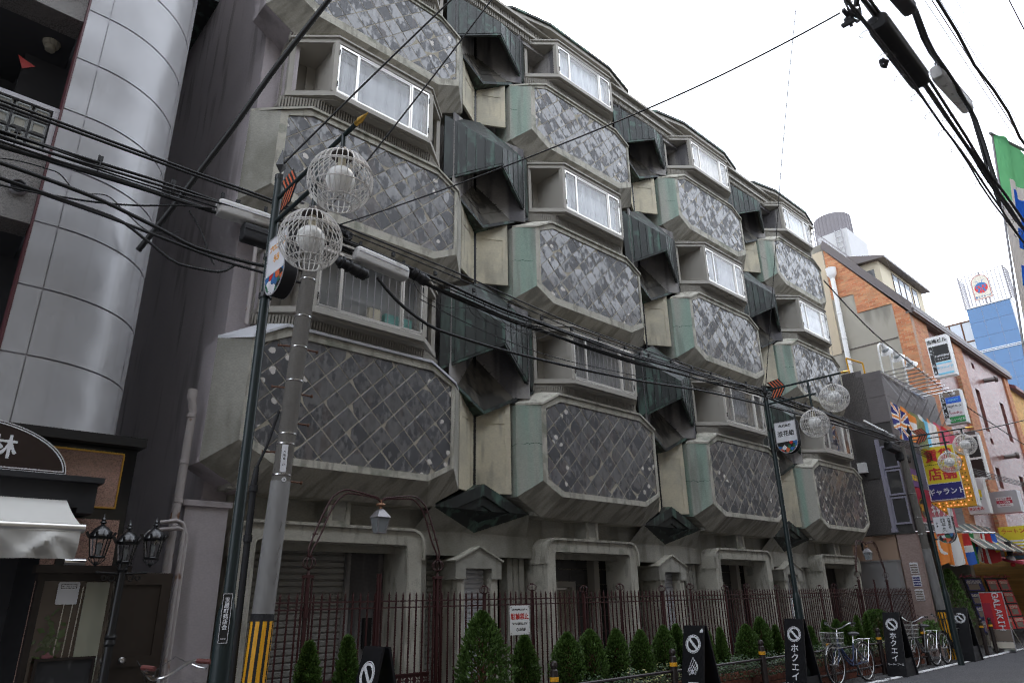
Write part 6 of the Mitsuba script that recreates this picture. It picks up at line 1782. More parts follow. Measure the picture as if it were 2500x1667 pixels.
k = thing('pole_insulator', 'clump of insulators and wire coils at the head of the concrete pole', 'insulators')
q = MB()
for i in range(8):
    q.lathe([(.0, 0), (.03, .01), (.018, .03), (.03, .05), (.0, .06)], (-4.80 + rr.normal(0, .12), -1.0 + rr.normal(0, .05), 5.55 + rr.normal(0, .07)), 10)
put(k, 'insulators', q, 'lantern_grey', kind='stuff')
q = MB()
for i in range(9):
    c = np.array([-4.80 + rr.normal(0, .13), -1.0 + rr.normal(0, .05), 5.5 + rr.normal(0, .08)])
    th = np.linspace(0, 5, 16)
    q.tube(c + np.stack([.06 * np.cos(th), .03 * np.sin(th * 1.3), .06 * np.sin(th)], 1), .004, 4)
put(k, 'wire_coils', q, 'cable_black', kind='stuff')
for i, (x, z, w_) in enumerate(((11.6, 5.05, .5), (12.2, 4.85, .45))):
    splice_box((x - w_, Y, z), (x + .1, Y, z - .03), .2, .22, ('upper', 'lower') [i] + ' black box at the head of the far concrete pole', 'black_matte', lid='cable_black')
for i in range(4):
    cable([(12.0, Y, 5.2 + .05 * i), (16, Y - .1, 4.95 + .06 * i), (24, Y - .2, 5.1 + .05 * i), (40, Y, 5.3 + .05 * i)], .012, ('lowest', 'second', 'third', 'topmost')[i] + ' of four cables going on past the far concrete pole', group='cables beyond the far pole')
# crossing cables
cable([(-6.32, -.25, 4.88), (-6.1, -.6, 5.45), (-5.55, -1.6, 7.0), (-5.0, -2.7, 8.4), (-4.3, -4.2, 10.4)], .03, 'thick black cable climbing from the rounded tower up across the upper bays', 'thick_cable', None, wob=.012)
cable([(-5.64, -2.02, 5.30), (-4.6, -3.4, 7.1), (-3.3, -5.0, 9.2)], .009, 'left one of two thin cables rising from the nearest lamp', group=None)
cable([(-4.75, -1.0, 5.55), (-4.0, -2.4, 7.4), (-3.2, -4.0, 9.6)], .009, 'right one of two thin cables rising past the upper window', group=None)
cable([(-4.7, -1.0, 5.42), (-4.2, -1.7, 5.62), (-3.2, -3.3, 6.05), (-2.35, -4.6, 6.5), (-1.72, -5.7, 6.92)], .008, 'cable crossing from the globe lamps over the bays to the overhead line', group=None, sag=.04)
cable([(4.12, -1.42, 5.05), (4.05, -1.9, 6.9), (3.9, -2.6, 9.5), (3.7, -3.5, 12.5)], .008, 'thin cable rising from the middle lamp to the upper right', group=None)

# heavy overhead line over the street, upper right
YO = -5.9
GO = 'cables of the heavy overhead line over the street'
for i, (dz, dy, r) in enumerate(((0, 0, .02), (.05, .03, .014), (-.46, -.02, .012), (-.36, .02, .010), (.02, -.04, .016))):
    cable([(-12, YO + dy, 7.0 + dz), (-2.6, YO + dy, 6.97 + dz), (-1.0, YO + dy, 7.0 + dz), (.3, YO + dy, 6.9 + dz), (2.7, YO + dy, 6.55 + dz), (5.5, YO + dy, 6.42 + dz), (12, YO + dy, 6.4 + dz), (30, YO + dy, 6.5 + dz)], r, 'black cable of the heavy overhead line over the street', 'street_cable', GO, n=90, wob=.008)
B2 = [at(u, v, y=-5.6) for u, v in ((2130, -160), (2222, 0), (2264, 106), (2370, 266), (2448, 500))]
B2 = [B2[0] - (6, 0, 0)] + B2 + [np.array([9., -5.8, 6.6]), np.array([30., -5.8, 6.5])]
for i, (dz, dy, r) in enumerate(((0, 0, .032), (.04, .03, .02), (-.05, -.02, .018))):
    cable([b + (0, dy, dz) for b in B2], r, ('fattest', 'upper thin', 'lower thin')[i] + ' cable of the second overhead bundle over the street', 'street_cable', 'cables of the second overhead bundle', n=90, wob=.012)
splice_box((-1.36, YO, 6.9), (-.15, YO, 6.86), .2, .22, 'long black splice case on the heavy overhead line', 'black_matte', 'splice_case', 'lantern_grey')
W0, W1 = at(2285, 175, y=-5.5), at(2362, 262, y=-5.5)
splice_box(W0, W1, .2, .26, 'grey and white splice case on the overhead bundle, right of the black one', 'box_white', 'splice_case', 'lantern_grey')
splice_box(at(2150, -60, y=-5.6), at(2222, 25, y=-5.6), .2, .2, 'black splice case cut by the top edge above the overhead line', 'black_matte', 'splice_case', 'lantern_grey')
k = thing('cable_rings', 'thin wire rings hanging along the heavy overhead line', 'cable rings')
q = MB()
for x in list(np.arange(-1.9, 12, .42)):
    for dz in (-.42, .02):
        z = np.interp(x, [-2.6, -1, .5, 2.7, 5.5, 12], [6.78, 6.76, 6.72, 6.55, 6.42, 6.4]) + dz
        th = np.linspace(0, 2 * math.pi, 14)
        q.tube(np.stack([np.full(14, x) + .02 * np.sin(th), YO + .045 * np.cos(th), z + .03 + .045 * np.sin(th)], 1), .004, 4)
put(k, 'rings', q, 'cable_black', kind='stuff')
k = thing('line_clamp', 'tangle of clamps and looped cable where the crossing cable meets the overhead line', 'clamp')
q = MB()
c0 = np.array([-1.72, YO + .1, 6.85])
for i in range(4):
    th = np.linspace(0, 1.7 * math.pi, 18)
    q.tube(c0 + np.stack([.05 * i + .10 * np.cos(th + i), .03 * np.sin(th), .12 + (.2 - .03 * i) * np.sin(th + i)], 1), .009, 6)
put(k, 'cable_loops', q, 'cable_black', kind='stuff')
q = MB()
for i in range(5):
    o = rr.normal(0, .05, 3)
    q.bar(c0 + o, c0 + o + rr.normal(0, .06, 3), .03, .04)
    o = rr.normal(0, .04, 3) + (.75, 0, -.2)
    q.bar(c0 + o, c0 + o + rr.normal(0, .05, 3), .03, .03)
put(k, 'clamp_bodies', q, 'black_matte', kind='stuff')
for i, (u, v) in enumerate(((2330, 110), (2385, 170), (2400, 165), (2440, 175))):
    P = at(u, v, y=-5.2)
    cable([(-12, -5.2, P[2] + .05), (0, -5.2, P[2]), (12, -5.2, P[2] - .05), (60, -5.2, P[2])], (.007, .011, .007, .006)[i], ('first', 'second and thickest', 'third', 'fourth')[i] + ' of the thin violet-grey wires high over the street', 'electric_wire', 'thin electric wires high over the street', mat='wire_violet')
cable([(-12, -5.95, 9.9), (3, -5.95, 9.55), (8, -5.95, 9.4), (40, -5.95, 9.4)], .022, 'single thick cable high at the upper right corner', 'high_cable', None, wob=.02)
cable([(-12, -6.5, 11.9), (6, -6.5, 11.6), (40, -6.5, 11.5)], .010, 'thinner outermost cable at the upper right corner', 'high_cable', None, mat='wire_violet')
cable([(3.0, -3.0, 12.3), (3.4, -3.0, 7.5), (3.5, -3.0, 5.2)], .003, 'left one of two fine grey hanging wires before the white sky', 'fine_wire', 'fine grey wires before the sky', mat='lantern_grey')
cable([(5.4, -3.0, 13.5), (6.9, -3.0, 9.5), (7.9, -3.0, 7.4)], .003, 'right one of two fine grey hanging wires before the white sky', 'fine_wire', 'fine grey wires before the sky', mat='lantern_grey')
cable([(8.0, -1.4, 8.6), (12.0, -1.2, 8.0), (20, -1.2, 7.2), (40, -1.5, 6.4)], .016, 'black cable slanting before the orange brick wall', 'brick_side_cable', None)
cable([(11.0, -1.0, 5.1), (14, -1.8, 5.6), (18.5, -3.2, 6.6)], .016, 'black cable rising right from the farthest lamp', 'brick_side_cable', None)

# ------------------------------------------------------------------ iron fence with pointed bars, cage finials, two arched lantern gates
FY = -.40
fence = thing('iron_fence', 'dark red iron fence of pointed bars in front of the ground floor', 'fence')
bar = MB()
bar.box(-.0075, .0075, -.0075, .0075, .3, 1.60)
bar.add([(-.0085, -.0085, 1.60), (.0085, -.0085, 1.60), (.0085, .0085, 1.60), (-.0085, .0085, 1.60), (0, 0, 1.645)], [[0, 1, 4], [1, 2, 4], [2, 3, 4], [3, 0, 4]])
bar_ply = mikit.ply(bar.mesh(), 'iron_red')
GATES = [-3.43, 10.07]
xs = np.arange(-4.62, 12.35, .0905)
for x in xs:
    if any(abs(abs(x - g) - .82) < .06 for g in GATES):
        continue
    put(fence, 'picket', bar_ply, 'iron_red', tw=T().translate([x, FY, 0]))
for z in (1.545, 1.478, .42):
    q = MB()
    q.box(-4.62, 12.35, FY - .011, FY + .011, z - .007, z + .007)
    put(fence, 'rail', q, 'iron_red')


def finial_cage(c, r, h, n=8):
    q = MB()
    for i in range(n):
        a = i * 2 * math.pi / n
        t = np.linspace(0, 1, 8)
        rad = r * (1 - np.abs(2 * t - 1) ** 3) + .012
        q.tube(np.stack([c[0] + rad * math.cos(a), c[1] + rad * math.sin(a), c[2] + h * t], 1), .004, 4)
    q.lathe([(.0, -.01), (.03, 0), (.03, .01), (0, .014)], c, 10)
    q.lathe([(.0, -.01), (.03, 0), (.03, .01), (0, .014)], (c[0], c[1], c[2] + h), 10)
    return q


fx = [-1.93, -1.02, -.12, .80, 1.70, 2.62, 3.52, 4.42, 5.32, 6.24, 7.14, 8.04, 8.95]
for i, x in enumerate(fx):
    k = key_of(f'{fence}__post')
    zt = 1.64 if i % 2 else 1.61
    dy = .05 if i % 2 else -.05
    q = MB()
    q.bar((x, FY + dy, 0), (x, FY + dy, zt), .028, .028)
    put(k, 'upright', q, 'iron_red')
    put(k, 'cage_finial', finial_cage((x, FY + dy, zt), .048, .085), 'iron_red')
for gi, gx in enumerate(GATES):
    k = thing('arched_gate', ('dark red iron gate with arched tubes and hanging lantern beside the nearest concrete pole', 'dark red iron gate with arched tubes and hanging lantern at the fence\'s far end')[gi], 'gate', None)
    for s in (-1, 1):
        x = gx + s * .82
        q = MB()
        for dx in (-.048, 0, .048):
            q.bar((x + dx, FY, .0), (x + dx, FY, 1.80), .016 if dx else .034, .016 if dx else .034)
        q.box(x - .058, x + .058, FY - .02, FY + .02, 1.78, 1.81)
        q.box(x - .02, x + .02, FY - .03, FY + .03, 1.40, 1.50)
        q.lathe([(.02, 1.81), (.012, 1.84), (.008, 1.87)], (x, FY, 0), 10)
        put(k, 'gate_post', q, 'iron_red')
        put(k, 'cage_finial', finial_cage((x, FY, 1.87), .055, .12), 'iron_red')
        q = MB()
        for o in (-.035, .035):
            P = [(x, FY, 1.99), (x + s * (o * .6) * 1, FY, 2.06), (x - s * .06 + s * o, FY, 2.2), (x - s * .17 + s * o, FY, 2.48), (x - s * .26 + s * o * .9, FY, 2.62 + o * .4), (x - s * .40 + s * o * .3, FY, 2.69 + o * .5), (x - s * .66, FY, 2.665 + o * .25), (x - s * .785, FY, 2.64 + o * .2), (gx + s * .012, FY, 2.60)]
            from scipy.interpolate import PchipInterpolator
            P = np.array(P)
            tt = np.arange(len(P))
            q.tube(PchipInterpolator(tt, P)(np.linspace(0, len(P) - 1, 50)), .0095, 7)
        for (a, b) in (((x - s * .04 - s * .033, 2.22), (x - s * .04 + s * .033, 2.22)), ((x - s * .135 - s * .034, 2.4), (x - s * .135 + s * .034, 2.4)), ((x - s * .20 - s * .034, 2.54), (x - s * .20 + s * .034, 2.54))):
            q.bar((a[0], FY, a[1]), (b[0], FY, b[1]), .012, .012)
        put(k, 'arch_tube', q, 'iron_red', smooth=40)
    q = MB()
    for dx in (-.016, .016):
        q.bar((gx + .02 + dx, FY - .012, .1), (gx + .02 + dx, FY - .012, 1.83), .02, .02)
    q.bar((gx + .02, FY - .012, .1), (gx + .02, FY - .012, 1.8), .01, .01)
    put(k, 'meeting_stile', q, 'iron_red')
    for s in (-1, 1):                                     # pierced panels low on the two leaves
        x0, x1 = sorted((gx + .04 * s, gx + .72 * s))
        kk = key_of(f'{k}__pierced_panel')
        q = MB()
        for z in (.66, .79):
            q.box(x0, x1, FY - .02, FY + .0, z, z + .016)
        put(kk, 'rail', q, 'iron_red')
        q = MB()
        w = (x1 - x0) / 7
        for i in range(7):
            cx_ = x0 + (i + .5) * w
            sh = sbox(cx_ - w / 2, .675, cx_ + w / 2, .791)
            for a in range(4):
                pet = affinity.rotate(Polygon([(0, .004), (.012, .022), (0, .046), (-.012, .022)]), 45 + a * 90, origin=(0, 0))
                sh = sh.difference(affinity.translate(pet, cx_, .733))
            q.ext(sh, .004, (0, FY - .008, 0), *FACADE)
        put(kk, 'plate', q, 'iron_red', kind='stuff')
    l_ = key_of(f'{k}__lantern')
    q = MB()
    q.lathe([(.0, .06), (.012, .055), (.012, .02), (.05, .012), (.055, .0), (.05, -.01), (.015, -.02), (.02, -.045), (.0, -.05)], (gx, FY, 2.575), 16)
    put(l_, 'rose', q, 'gold_dull', smooth=40)
    q = MB()
    for (r0, z0), (r1, z1) in (((.03, 2.53), (.065, 2.50)), ((.065, 2.50), (.125, 2.435)), ((.125, 2.435), (.122, 2.43))):
        for i in range(4):
            a, b = math.pi / 4 + i * math.pi / 2, math.pi / 4 + (i + 1) * math.pi / 2
            q.poly([(gx + r0 * math.cos(a), FY + r0 * math.sin(a), z0), (gx + r0 * math.cos(b), FY + r0 * math.sin(b), z0), (gx + r1 * math.cos(b), FY + r1 * math.sin(b), z1), (gx + r1 * math.cos(a), FY + r1 * math.sin(a), z1)])
    put(l_, 'roof', q, 'lantern_grey')
    q = MB()
    for i in range(4):
        a = math.pi / 4 + i * math.pi / 2
        q.bar((gx + .108 * math.cos(a), FY + .108 * math.sin(a), 2.43), (gx + .07 * math.cos(a), FY + .07 * math.sin(a), 2.27), .012)
    q.box(gx - .055, gx + .055, FY - .055, FY + .055, 2.26, 2.272)
    put(l_, 'corner_bar', q, 'lantern_grey')
    q = MB()
    for i in range(4):
        a, b = math.pi / 4 + i * math.pi / 2, math.pi / 4 + (i + 1) * math.pi / 2
        q.poly([(gx + .105 * math.cos(a), FY + .105 * math.sin(a), 2.43), (gx + .105 * math.cos(b), FY + .105 * math.sin(b), 2.43), (gx + .068 * math.cos(b), FY + .068 * math.sin(b), 2.272), (gx + .068 * math.cos(a), FY + .068 * math.sin(a), 2.272)])
    put(l_, 'glass', q, 'lantern_glass')
M('gold_dull', (.32, .17, .1), .4, metal=.5)
M('box_white', lambda p, n, uv: mix((.52, .51, .49), (.3, .28, .25), smoothstep(.55, .75, fbm(p.x * 8, p.y * 8, p.z * 8, 3))), .45)
M('wire_violet', (.14, .09, .13), .5)


def no_parking(x, label, w=.335, h=.345):
    k = thing('fence_sign', label, 'sign', None)
    z0 = 1.12
    q = MB()
    q.box(x, x + w, FY - .028, FY - .022, z0, z0 + h)
    put(k, 'plate', q, 'white_paint')
    o = (x + w / 2, FY - .028, z0)
    q = MB()
    q.ext(affinity.translate(text('駐輪禁止', .078, gap=1.0), 0, h * .63), .0015, o, *FACADE)
    put(k, 'red_lettering', q, 'sign_red')
    q = MB()
    q.ext(affinity.translate(text('自転車等放置禁止区域につき', .021), 0, h * .86), .0015, o, *FACADE)
    q.ext(affinity.translate(text('すぐに撤去します', .034), 0, h * .38), .0015, o, *FACADE)
    q.ext(affinity.translate(text('浪花組', .036, slant=12), .04, h * .18), .0015, o, *FACADE)
    q.ext(Polygon([(-.06, h * .13), (-.03, h * .13), (-.03, h * .2), (-.045, h * .245), (-.06, h * .2)]).difference(Polygon([(-.055, h * .14), (-.035, h * .14), (-.035, h * .19), (-.045, h * .225), (-.055, h * .19)])), .0015, o, *FACADE)
    put(k, 'black_lettering', q, 'sign_black')
    q = MB()
    for a in (-1, 1):
        for b in (.02, h - .02):
            q.lathe([(0, .004), (.007, .002), (.007, 0)], (o[0] + a * (w / 2 - .015), FY - .029, z0 + b), 8, axis=(0, -1, 0))
    put(k, 'screws', q, 'bracket_rust', kind='stuff')


no_parking(-1.49, 'white no-parking notice with large red characters on the fence behind the biggest conifer')
no_parking(5.92, 'white no-parking notice with large red characters on the far part of the fence')

# ------------------------------------------------------------------ planter with ivy and clipped conifers
planter = thing('brick_planter', 'low planter wall of reddish brown bricks below the ivy', 'planter')
PX0, PX1, PY = -4.4, 10.8, -.90
q = MB()
q.box(PX0, PX1, PY + .012, -.5, 0, .44)
put(planter, 'mortar_core', q, 'mortar_dark')
nb = 0
bl, bh = .205, .098
for row in range(4):
    x = .4 - (bl / 2 if row % 2 else 0)
    while x < 10.8:
        q = MB()
        j = rng.normal(0, .002, 8)
        pier = abs(((x - .9 + bl / 2) % 1.62) - .81) < .12
        yo = PY - (.02 if pier else 0)
        q.hexa([(x + .004, yo + j[0], row * .105 + .008), (x + bl - .004, yo + j[1], row * .105 + .008), (x + bl - .004, PY + .05, row * .105 + .008), (x + .004, PY + .05, row * .105 + .008),
                (x + .004, yo + j[2], row * .105 + bh), (x + bl - .004, yo + j[3], row * .105 + bh), (x + bl - .004, PY + .05, row * .105 + bh), (x + .004, PY + .05, row * .105 + bh)])
        put(planter, 'brick', q, 'brick_red', uv=np.tile([1. if pier else rng.random() * .6, 0.], (8, 1)))
        x += bl
M('mortar_dark', (.10, .07, .055), .9)
q = MB()
q.box(PX0, PX1, PY + .01, -.52, .42, .46)
put(planter, 'soil_bed', q, 'soil')
q = MB()
uvl = []
for i in range(11000):
    x = rng.uniform(-.9, 10.7)
    var = noise_np = .5 + .5 * math.sin(x * 2.1 + 1.3 * math.sin(x * .9))
    t = rng.random()
    if t < .55:
        p = np.array([x, rng.uniform(PY - .1, -.55), .50 + .12 * rng.random() + .05 * math.sin(x * 7)])
    else:
        p = np.array([x, PY - .06 - .05 * rng.random(), .36 + .2 * rng.random() - .05 * math.sin(x * 3.7) ** 2])
    d = np.array([rng.normal(0, .6), -abs(rng.normal(.5, .5)), rng.normal(-.3, .4)])
    d /= np.linalg.norm(d)
    s = np.cross(d, [rng.normal(0, .3), -.5, 1])
    s /= np.linalg.norm(s)
    L = rng.uniform(.022, .042)
    w = L * .42
    nrm = np.cross(s, d)
    q.add([p, p + d * L * .35 + s * w, p + d * L * .55 + s * w * .5 + nrm * .003, p + d * L, p + d * L * .55 - s * w * .5 + nrm * .003, p + d * L * .35 - s * w], [[0, 1, 2], [0, 2, 4], [2, 3, 4], [0, 4, 5]])
    va = 1. if rng.random() < .55 * max(0, math.sin(x * 1.55 + .4)) ** 1.5 and rng.random() < .8 else 0.
    uvl.append(np.tile([rng.random(), va * rng.uniform(.55, 1)], (6, 1)))
put(None, 'ivy', q, 'ivy_leaf', uv=np.vstack(uvl))
tag('ivy', 'green and cream variegated ivy trailing over the brick planter', 'ivy', kind='stuff')


def crown(seed, n, shape):
    """A conifer crown of height 1 and radius 1: sprays of scale leaves all over an uneven spindle."""
    rr = np.random.default_rng(seed)
    q, uvs = MB(), []
    lob = rr.uniform(0, 6.3, 5)
    for i in range(n):
        t = rr.random() ** .85
        a = rr.uniform(0, 2 * math.pi)
        if shape == 'cone':
            rad = (1 - t) ** .75
        elif shape == 'round':
            rad = math.sqrt(max(0, 1 - (2 * t - .9) ** 2 / 1.3))
        else:
            rad = (math.sin(math.pi * min(1, (t * .86 + .14))) ** .7) * (1 - .25 * t)
        rad *= 1 + .17 * math.sin(3 * a + lob[0] + 5 * t) + .12 * math.sin(5 * a + lob[1] - 9 * t) + .08 * math.sin(9 * a + lob[2] + 17 * t)
        dep = 1.04 - .5 * rr.random() ** 1.8
        p = np.array([rad * dep * math.cos(a), rad * dep * math.sin(a), t])
        out = np.array([math.cos(a), math.sin(a), 0])
        d = out * rr.uniform(.2, .7) + np.array([0, 0, rr.uniform(.8, 1.4)]) * np.array([1, 1, .45]) + rr.normal(0, .22, 3)
        yield p, d, rr


def conifer(x, y, z0, h, r, shape, n, label, seed, tone=0., group=None):
    k = thing('conifer', label, 'conifer', group)
    q, uvs = MB(), []
    for p, d, rr in crown(seed, n, shape):
        P = np.array([x + p[0] * r, y + p[1] * r, z0 + .02 + p[2] * h * .97])
        d = d / np.linalg.norm(d)
        L = rr.uniform(.028, .06) * (1.25 if shape == 'big' else 1)
        s = np.cross(d, rr.normal(size=3))
        s /= np.linalg.norm(s)
        w = L * .2
        q.add([P, P + d * L * .5 + s * w, P + d * L, P + d * L * .5 - s * w], [[0, 1, 2], [0, 2, 3]])
        u = np.cross(s, d)
        q.add([P + d * L * .2, P + d * L * .6 + u * w * 1.3, P + d * L * 1.05, P + d * L * .55 - u * w], [[0, 1, 2], [0, 2, 3]])
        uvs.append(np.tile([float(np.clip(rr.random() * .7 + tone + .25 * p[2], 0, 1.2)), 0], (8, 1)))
    put(k, 'crown', q, 'foliage', uv=np.vstack(uvs), kind='stuff')
    q = MB()
    q.tube([(x, y, 0), (x, y, z0 + h * .5)], [.02, .008], 6)
    put(k, 'trunk', q, 'bracket_rust')
    q = MB()                                                # dense inner twigs
    for i in range(70):
        a, t = rng.uniform(0, 6.28), rng.uniform(.05, .8)
        rad = r * .62 * (1 - t) ** .6
        q.tube([(x, y, z0 + h * t * .9), (x + rad * math.cos(a), y + rad * math.sin(a), z0 + h * (t * .9 + .1))], [.012, .003], 4)
    put(k, 'branches', q, 'bracket_rust', kind='stuff')


CG = 'small clipped conifers in the planter'
ORD = 'first second third fourth fifth sixth seventh eighth ninth tenth eleventh'.split()
GEN = 'small clipped green conifer standing in the planter before the iron fence'
for i, (u, top, wpx, shape, lab, tone) in enumerate((
        (755, 1572, 58, 'spindle', 'left one of two small conifers before the arched gate', 0), (850, 1558, 52, 'spindle', 'right one of two small conifers before the arched gate', 0),
        (1178, 1495, 138, 'big', 'largest bushy conifer by the planter, left of the white notice', -.05),
        (1281, 1556, 58, 'spindle', 'first small conifer right of the largest bushy one', 0),
        (1384, 1549, 78, 'spindle', 'broad conifer behind the first banded bollard, left of its pair', 0), (1440, 1542, 78, 'spindle', 'broad conifer right of its pair near the first banded bollard', 0),
        (1503, 1540, 54, 'spindle', GEN, 0), (1563, 1543, 50, 'spindle', GEN, 0), (1618, 1532, 52, 'spindle', GEN, 0), (1650, 1528, 42, 'spindle', GEN, 0),
        (1727, 1545, 32, 'cone', 'thin yellowish conifer just right of the board with the house emblem', .25), (1757, 1537, 34, 'cone', 'pointed slim conifer between the two nearest black boards', .1),
        (1820, 1528, 54, 'spindle', GEN, 0), (1853, 1509, 48, 'spindle', 'tallest small conifer before the third portal', 0), (1892, 1530, 32, 'cone', GEN, 0),
        (1977, 1532, 30, 'cone', GEN, 0), (2012, 1517, 26, 'cone', GEN, 0.1), (2040, 1515, 28, 'spindle', GEN, 0), (2063, 1521, 32, 'spindle', GEN, 0),
        (2090, 1506, 24, 'cone', 'left one of two thin bright conifers behind the blue bicycle', .4), (2113, 1501, 24, 'cone', 'right one of two thin bright conifers beside the round shrub', .4),
        (2137, 1489, 62, 'round', 'rounded shrub left of the far black board', -.05))):
    yy = -.70 - (.0 if i > 2 else .1)
    P = at(u, top, y=yy)
    d = np.linalg.norm(P - CAM)
    fw = (P - CAM) @ FWD
    r = wpx / FOCAL * fw / 2
    z0 = .46 if shape != 'big' else .2
    h = P[2] - z0
    n = int(min(3400, 900 + 24000 * r * h * (1.6 if shape == 'big' else 1.3)))
    if lab == GEN:
        gen_n = globals().get('gen_n', 0) + 1
    conifer(P[0], P[1], z0, h, r, shape, n, lab if lab != GEN else ORD[gen_n - 1] + ' of the plain small conifers in the planter, counted from the left', 100 + i, tone, CG if lab == GEN else None)

# ------------------------------------------------------------------ guard rail with banded bollards
k = thing('guard_rail', 'dark brown pipe guard rail with round-headed banded bollards before the planter', 'guard rail')
GY = -1.10
bol = [(-1.42, 1), (.92, 1), (3.32, 1), (5.72, 1), (8.0, 1), (10.5, 1)]
bm = MB()
bm.lathe([(.048, 0), (.048, .63), (.05, .64)], n=18)
bm.lathe([(.05, .69), (.048, .70), (.046, .76), (.03, .775), (.033, .785), (.044, .80), (.046, .815), (.038, .845), (.02, .86), (.0, .865)], n=18)
bmp = mikit.ply(bm.mesh(), 'bollard_brown', smooth=35)
yb_ = MB()
yb_.lathe([(.05, .64), (.053, .642), (.053, .688), (.05, .69)], n=18)
ybp = mikit.ply(yb_.mesh(), 'yellow_band', smooth=35)
for x, f in bol:
    b = key_of(f'{k}__bollard')
    put(b, 'post', bmp, 'bollard_brown', tw=T().translate([x, GY, 0]))
    put(b, 'yellow_band', ybp, 'yellow_band', tw=T().translate([x, GY, 0]))
for (a, _), (b, _) in zip(bol[:-1], bol[1:]):
    for z in (.58, .18, .38)[:2]:
        q = MB()
        q.tube([(a + .04, GY, z), (b - .04, GY, z)], .019, 10)
        put(k, 'pipe_rail', q, 'rail_brown', smooth=40)
M('rail_brown', (.035, .026, .028), .28, spec=.7)


# ------------------------------------------------------------------ folding boards
def aboard(x, y, label, kind, h=1.16, w=.36, top_w=.32, yaw=0.):
    k = thing('folding_sign', label, 'sign board', None)
    tw_ = T().translate([x, y, 0]).rotate([0, 0, 1], yaw)
    th, dp = .012, .30
    for s in (-1, 1):
        q = MB()
        q.hexa([(s * dp - th, -w / 2, .0), (s * dp + th, -w / 2, .0), (s * dp + th, w / 2, .0), (s * dp - th, w / 2, .0), (s * .03 - th, -top_w / 2, h), (s * .03 + th, -top_w / 2, h), (s * .03 + th, top_w / 2, h), (s * .03 - th, top_w / 2, h)])
        put(k, 'leaf', q, 'board_black', tw=tw_)
    q = MB()
    for s in (-1, 1):
        q.hexa([(-dp + .02, s * (w / 2 - .03) - .008, .0), (dp - .02, s * (w / 2 - .03) - .008, .0), (dp - .02, s * (w / 2 - .03) + .008, .0), (-dp + .02, s * (w / 2 - .03) + .008, .0),
                (-dp * .78, s * (w / 2 - .035) - .008, .32), (dp * .78, s * (w / 2 - .035) - .008, .32), (dp * .78, s * (w / 2 - .035) + .008, .32), (-dp * .78, s * (w / 2 - .035) + .008, .32)])
    put(k, 'stay', q, 'board_black', tw=tw_, kind='stuff')
    L = math.hypot(dp - .03, h)
    o = np.array([-dp - th, 0, 0])
    uy = np.array([(dp - .03) / L, 0, h / L])
    ux = np.array([0, -1., 0])
    R_ = .118
    zc = L - .235
    q = MB()
    c = Point(0, zc)
    sh = c.buffer(R_, 40).difference(c.buffer(R_ * .93, 40))
    sh = sh.union(c.buffer(R_ * .88, 40).difference(c.buffer(R_ * .68, 40)))
    bar_ = affinity.rotate(sbox(-R_ * .74, zc - .017, R_ * .74, zc + .017), -45, origin=(0, zc))
    q.ext(sh.union(bar_), .002, o, ux, uy)
    put(k, 'prohibition_mark', q, 'white_board', tw=tw_)
    q = MB()
    if kind == 'hokuei':
        q.ext(affinity.translate(text('ホクエイ', .135, True, gap=1.02), 0, L - .65), .002, o, ux, uy)
        q.ext(affinity.translate(text('モータープール', .044), 0, L - .97), .002, o, ux, uy)
    elif kind == 'house':
        em = []
        for i in range(4):
            g = LineString([(-.075 + i * .03, L - .53 + i * .004 - .05), (.0 + i * .026, L - .40 - i * .028), (.085 - i * .006, L - .53 - i * .012)]).buffer(.003)
            em.append(g)
        em.append(LineString([(-.06, L - .55), (0, L - .50), (.055, L - .56), (.05, L - .61), (0, L - .59), (-.05, L - .62), (-.06, L - .55)]).buffer(.003))
        em.append(affinity.translate(text('本', .07), 0, L - .575))
        q.ext(unary_union(em), .002, o, ux, uy)
        q.ext(affinity.translate(text('頂', .17, slant=14), 0, L - .78), .002, o, ux, uy)
        q.ext(Polygon([(.10, L - .09), (.15, L - .085), (.155, L - .06), (.14, L - .035), (.12, L - .05), (.105, L - .06)]), .002, o, ux, uy)
    if q.n:
        put(k, 'lettering', q, 'white_board', tw=tw_)


M('board_black', (.010, .010, .012), .3)
aboard(-4.02, -1.42, 'black folding board cut by the bottom edge before the arched gate', 'plain', yaw=0)
aboard(1.02, -1.45, 'black folding board with a house-shaped emblem between two bollards', 'house')
aboard(3.88, -1.45, 'black folding board with vertical white lettering at the foot of the middle lamp', 'hokuei')
aboard(8.05, -1.42, 'black folding board with full vertical and small horizontal white lettering, right of the blue bicycle', 'hokuei')
aboard(12.2, -1.45, 'farthest black folding board behind the black bicycle', 'plain')


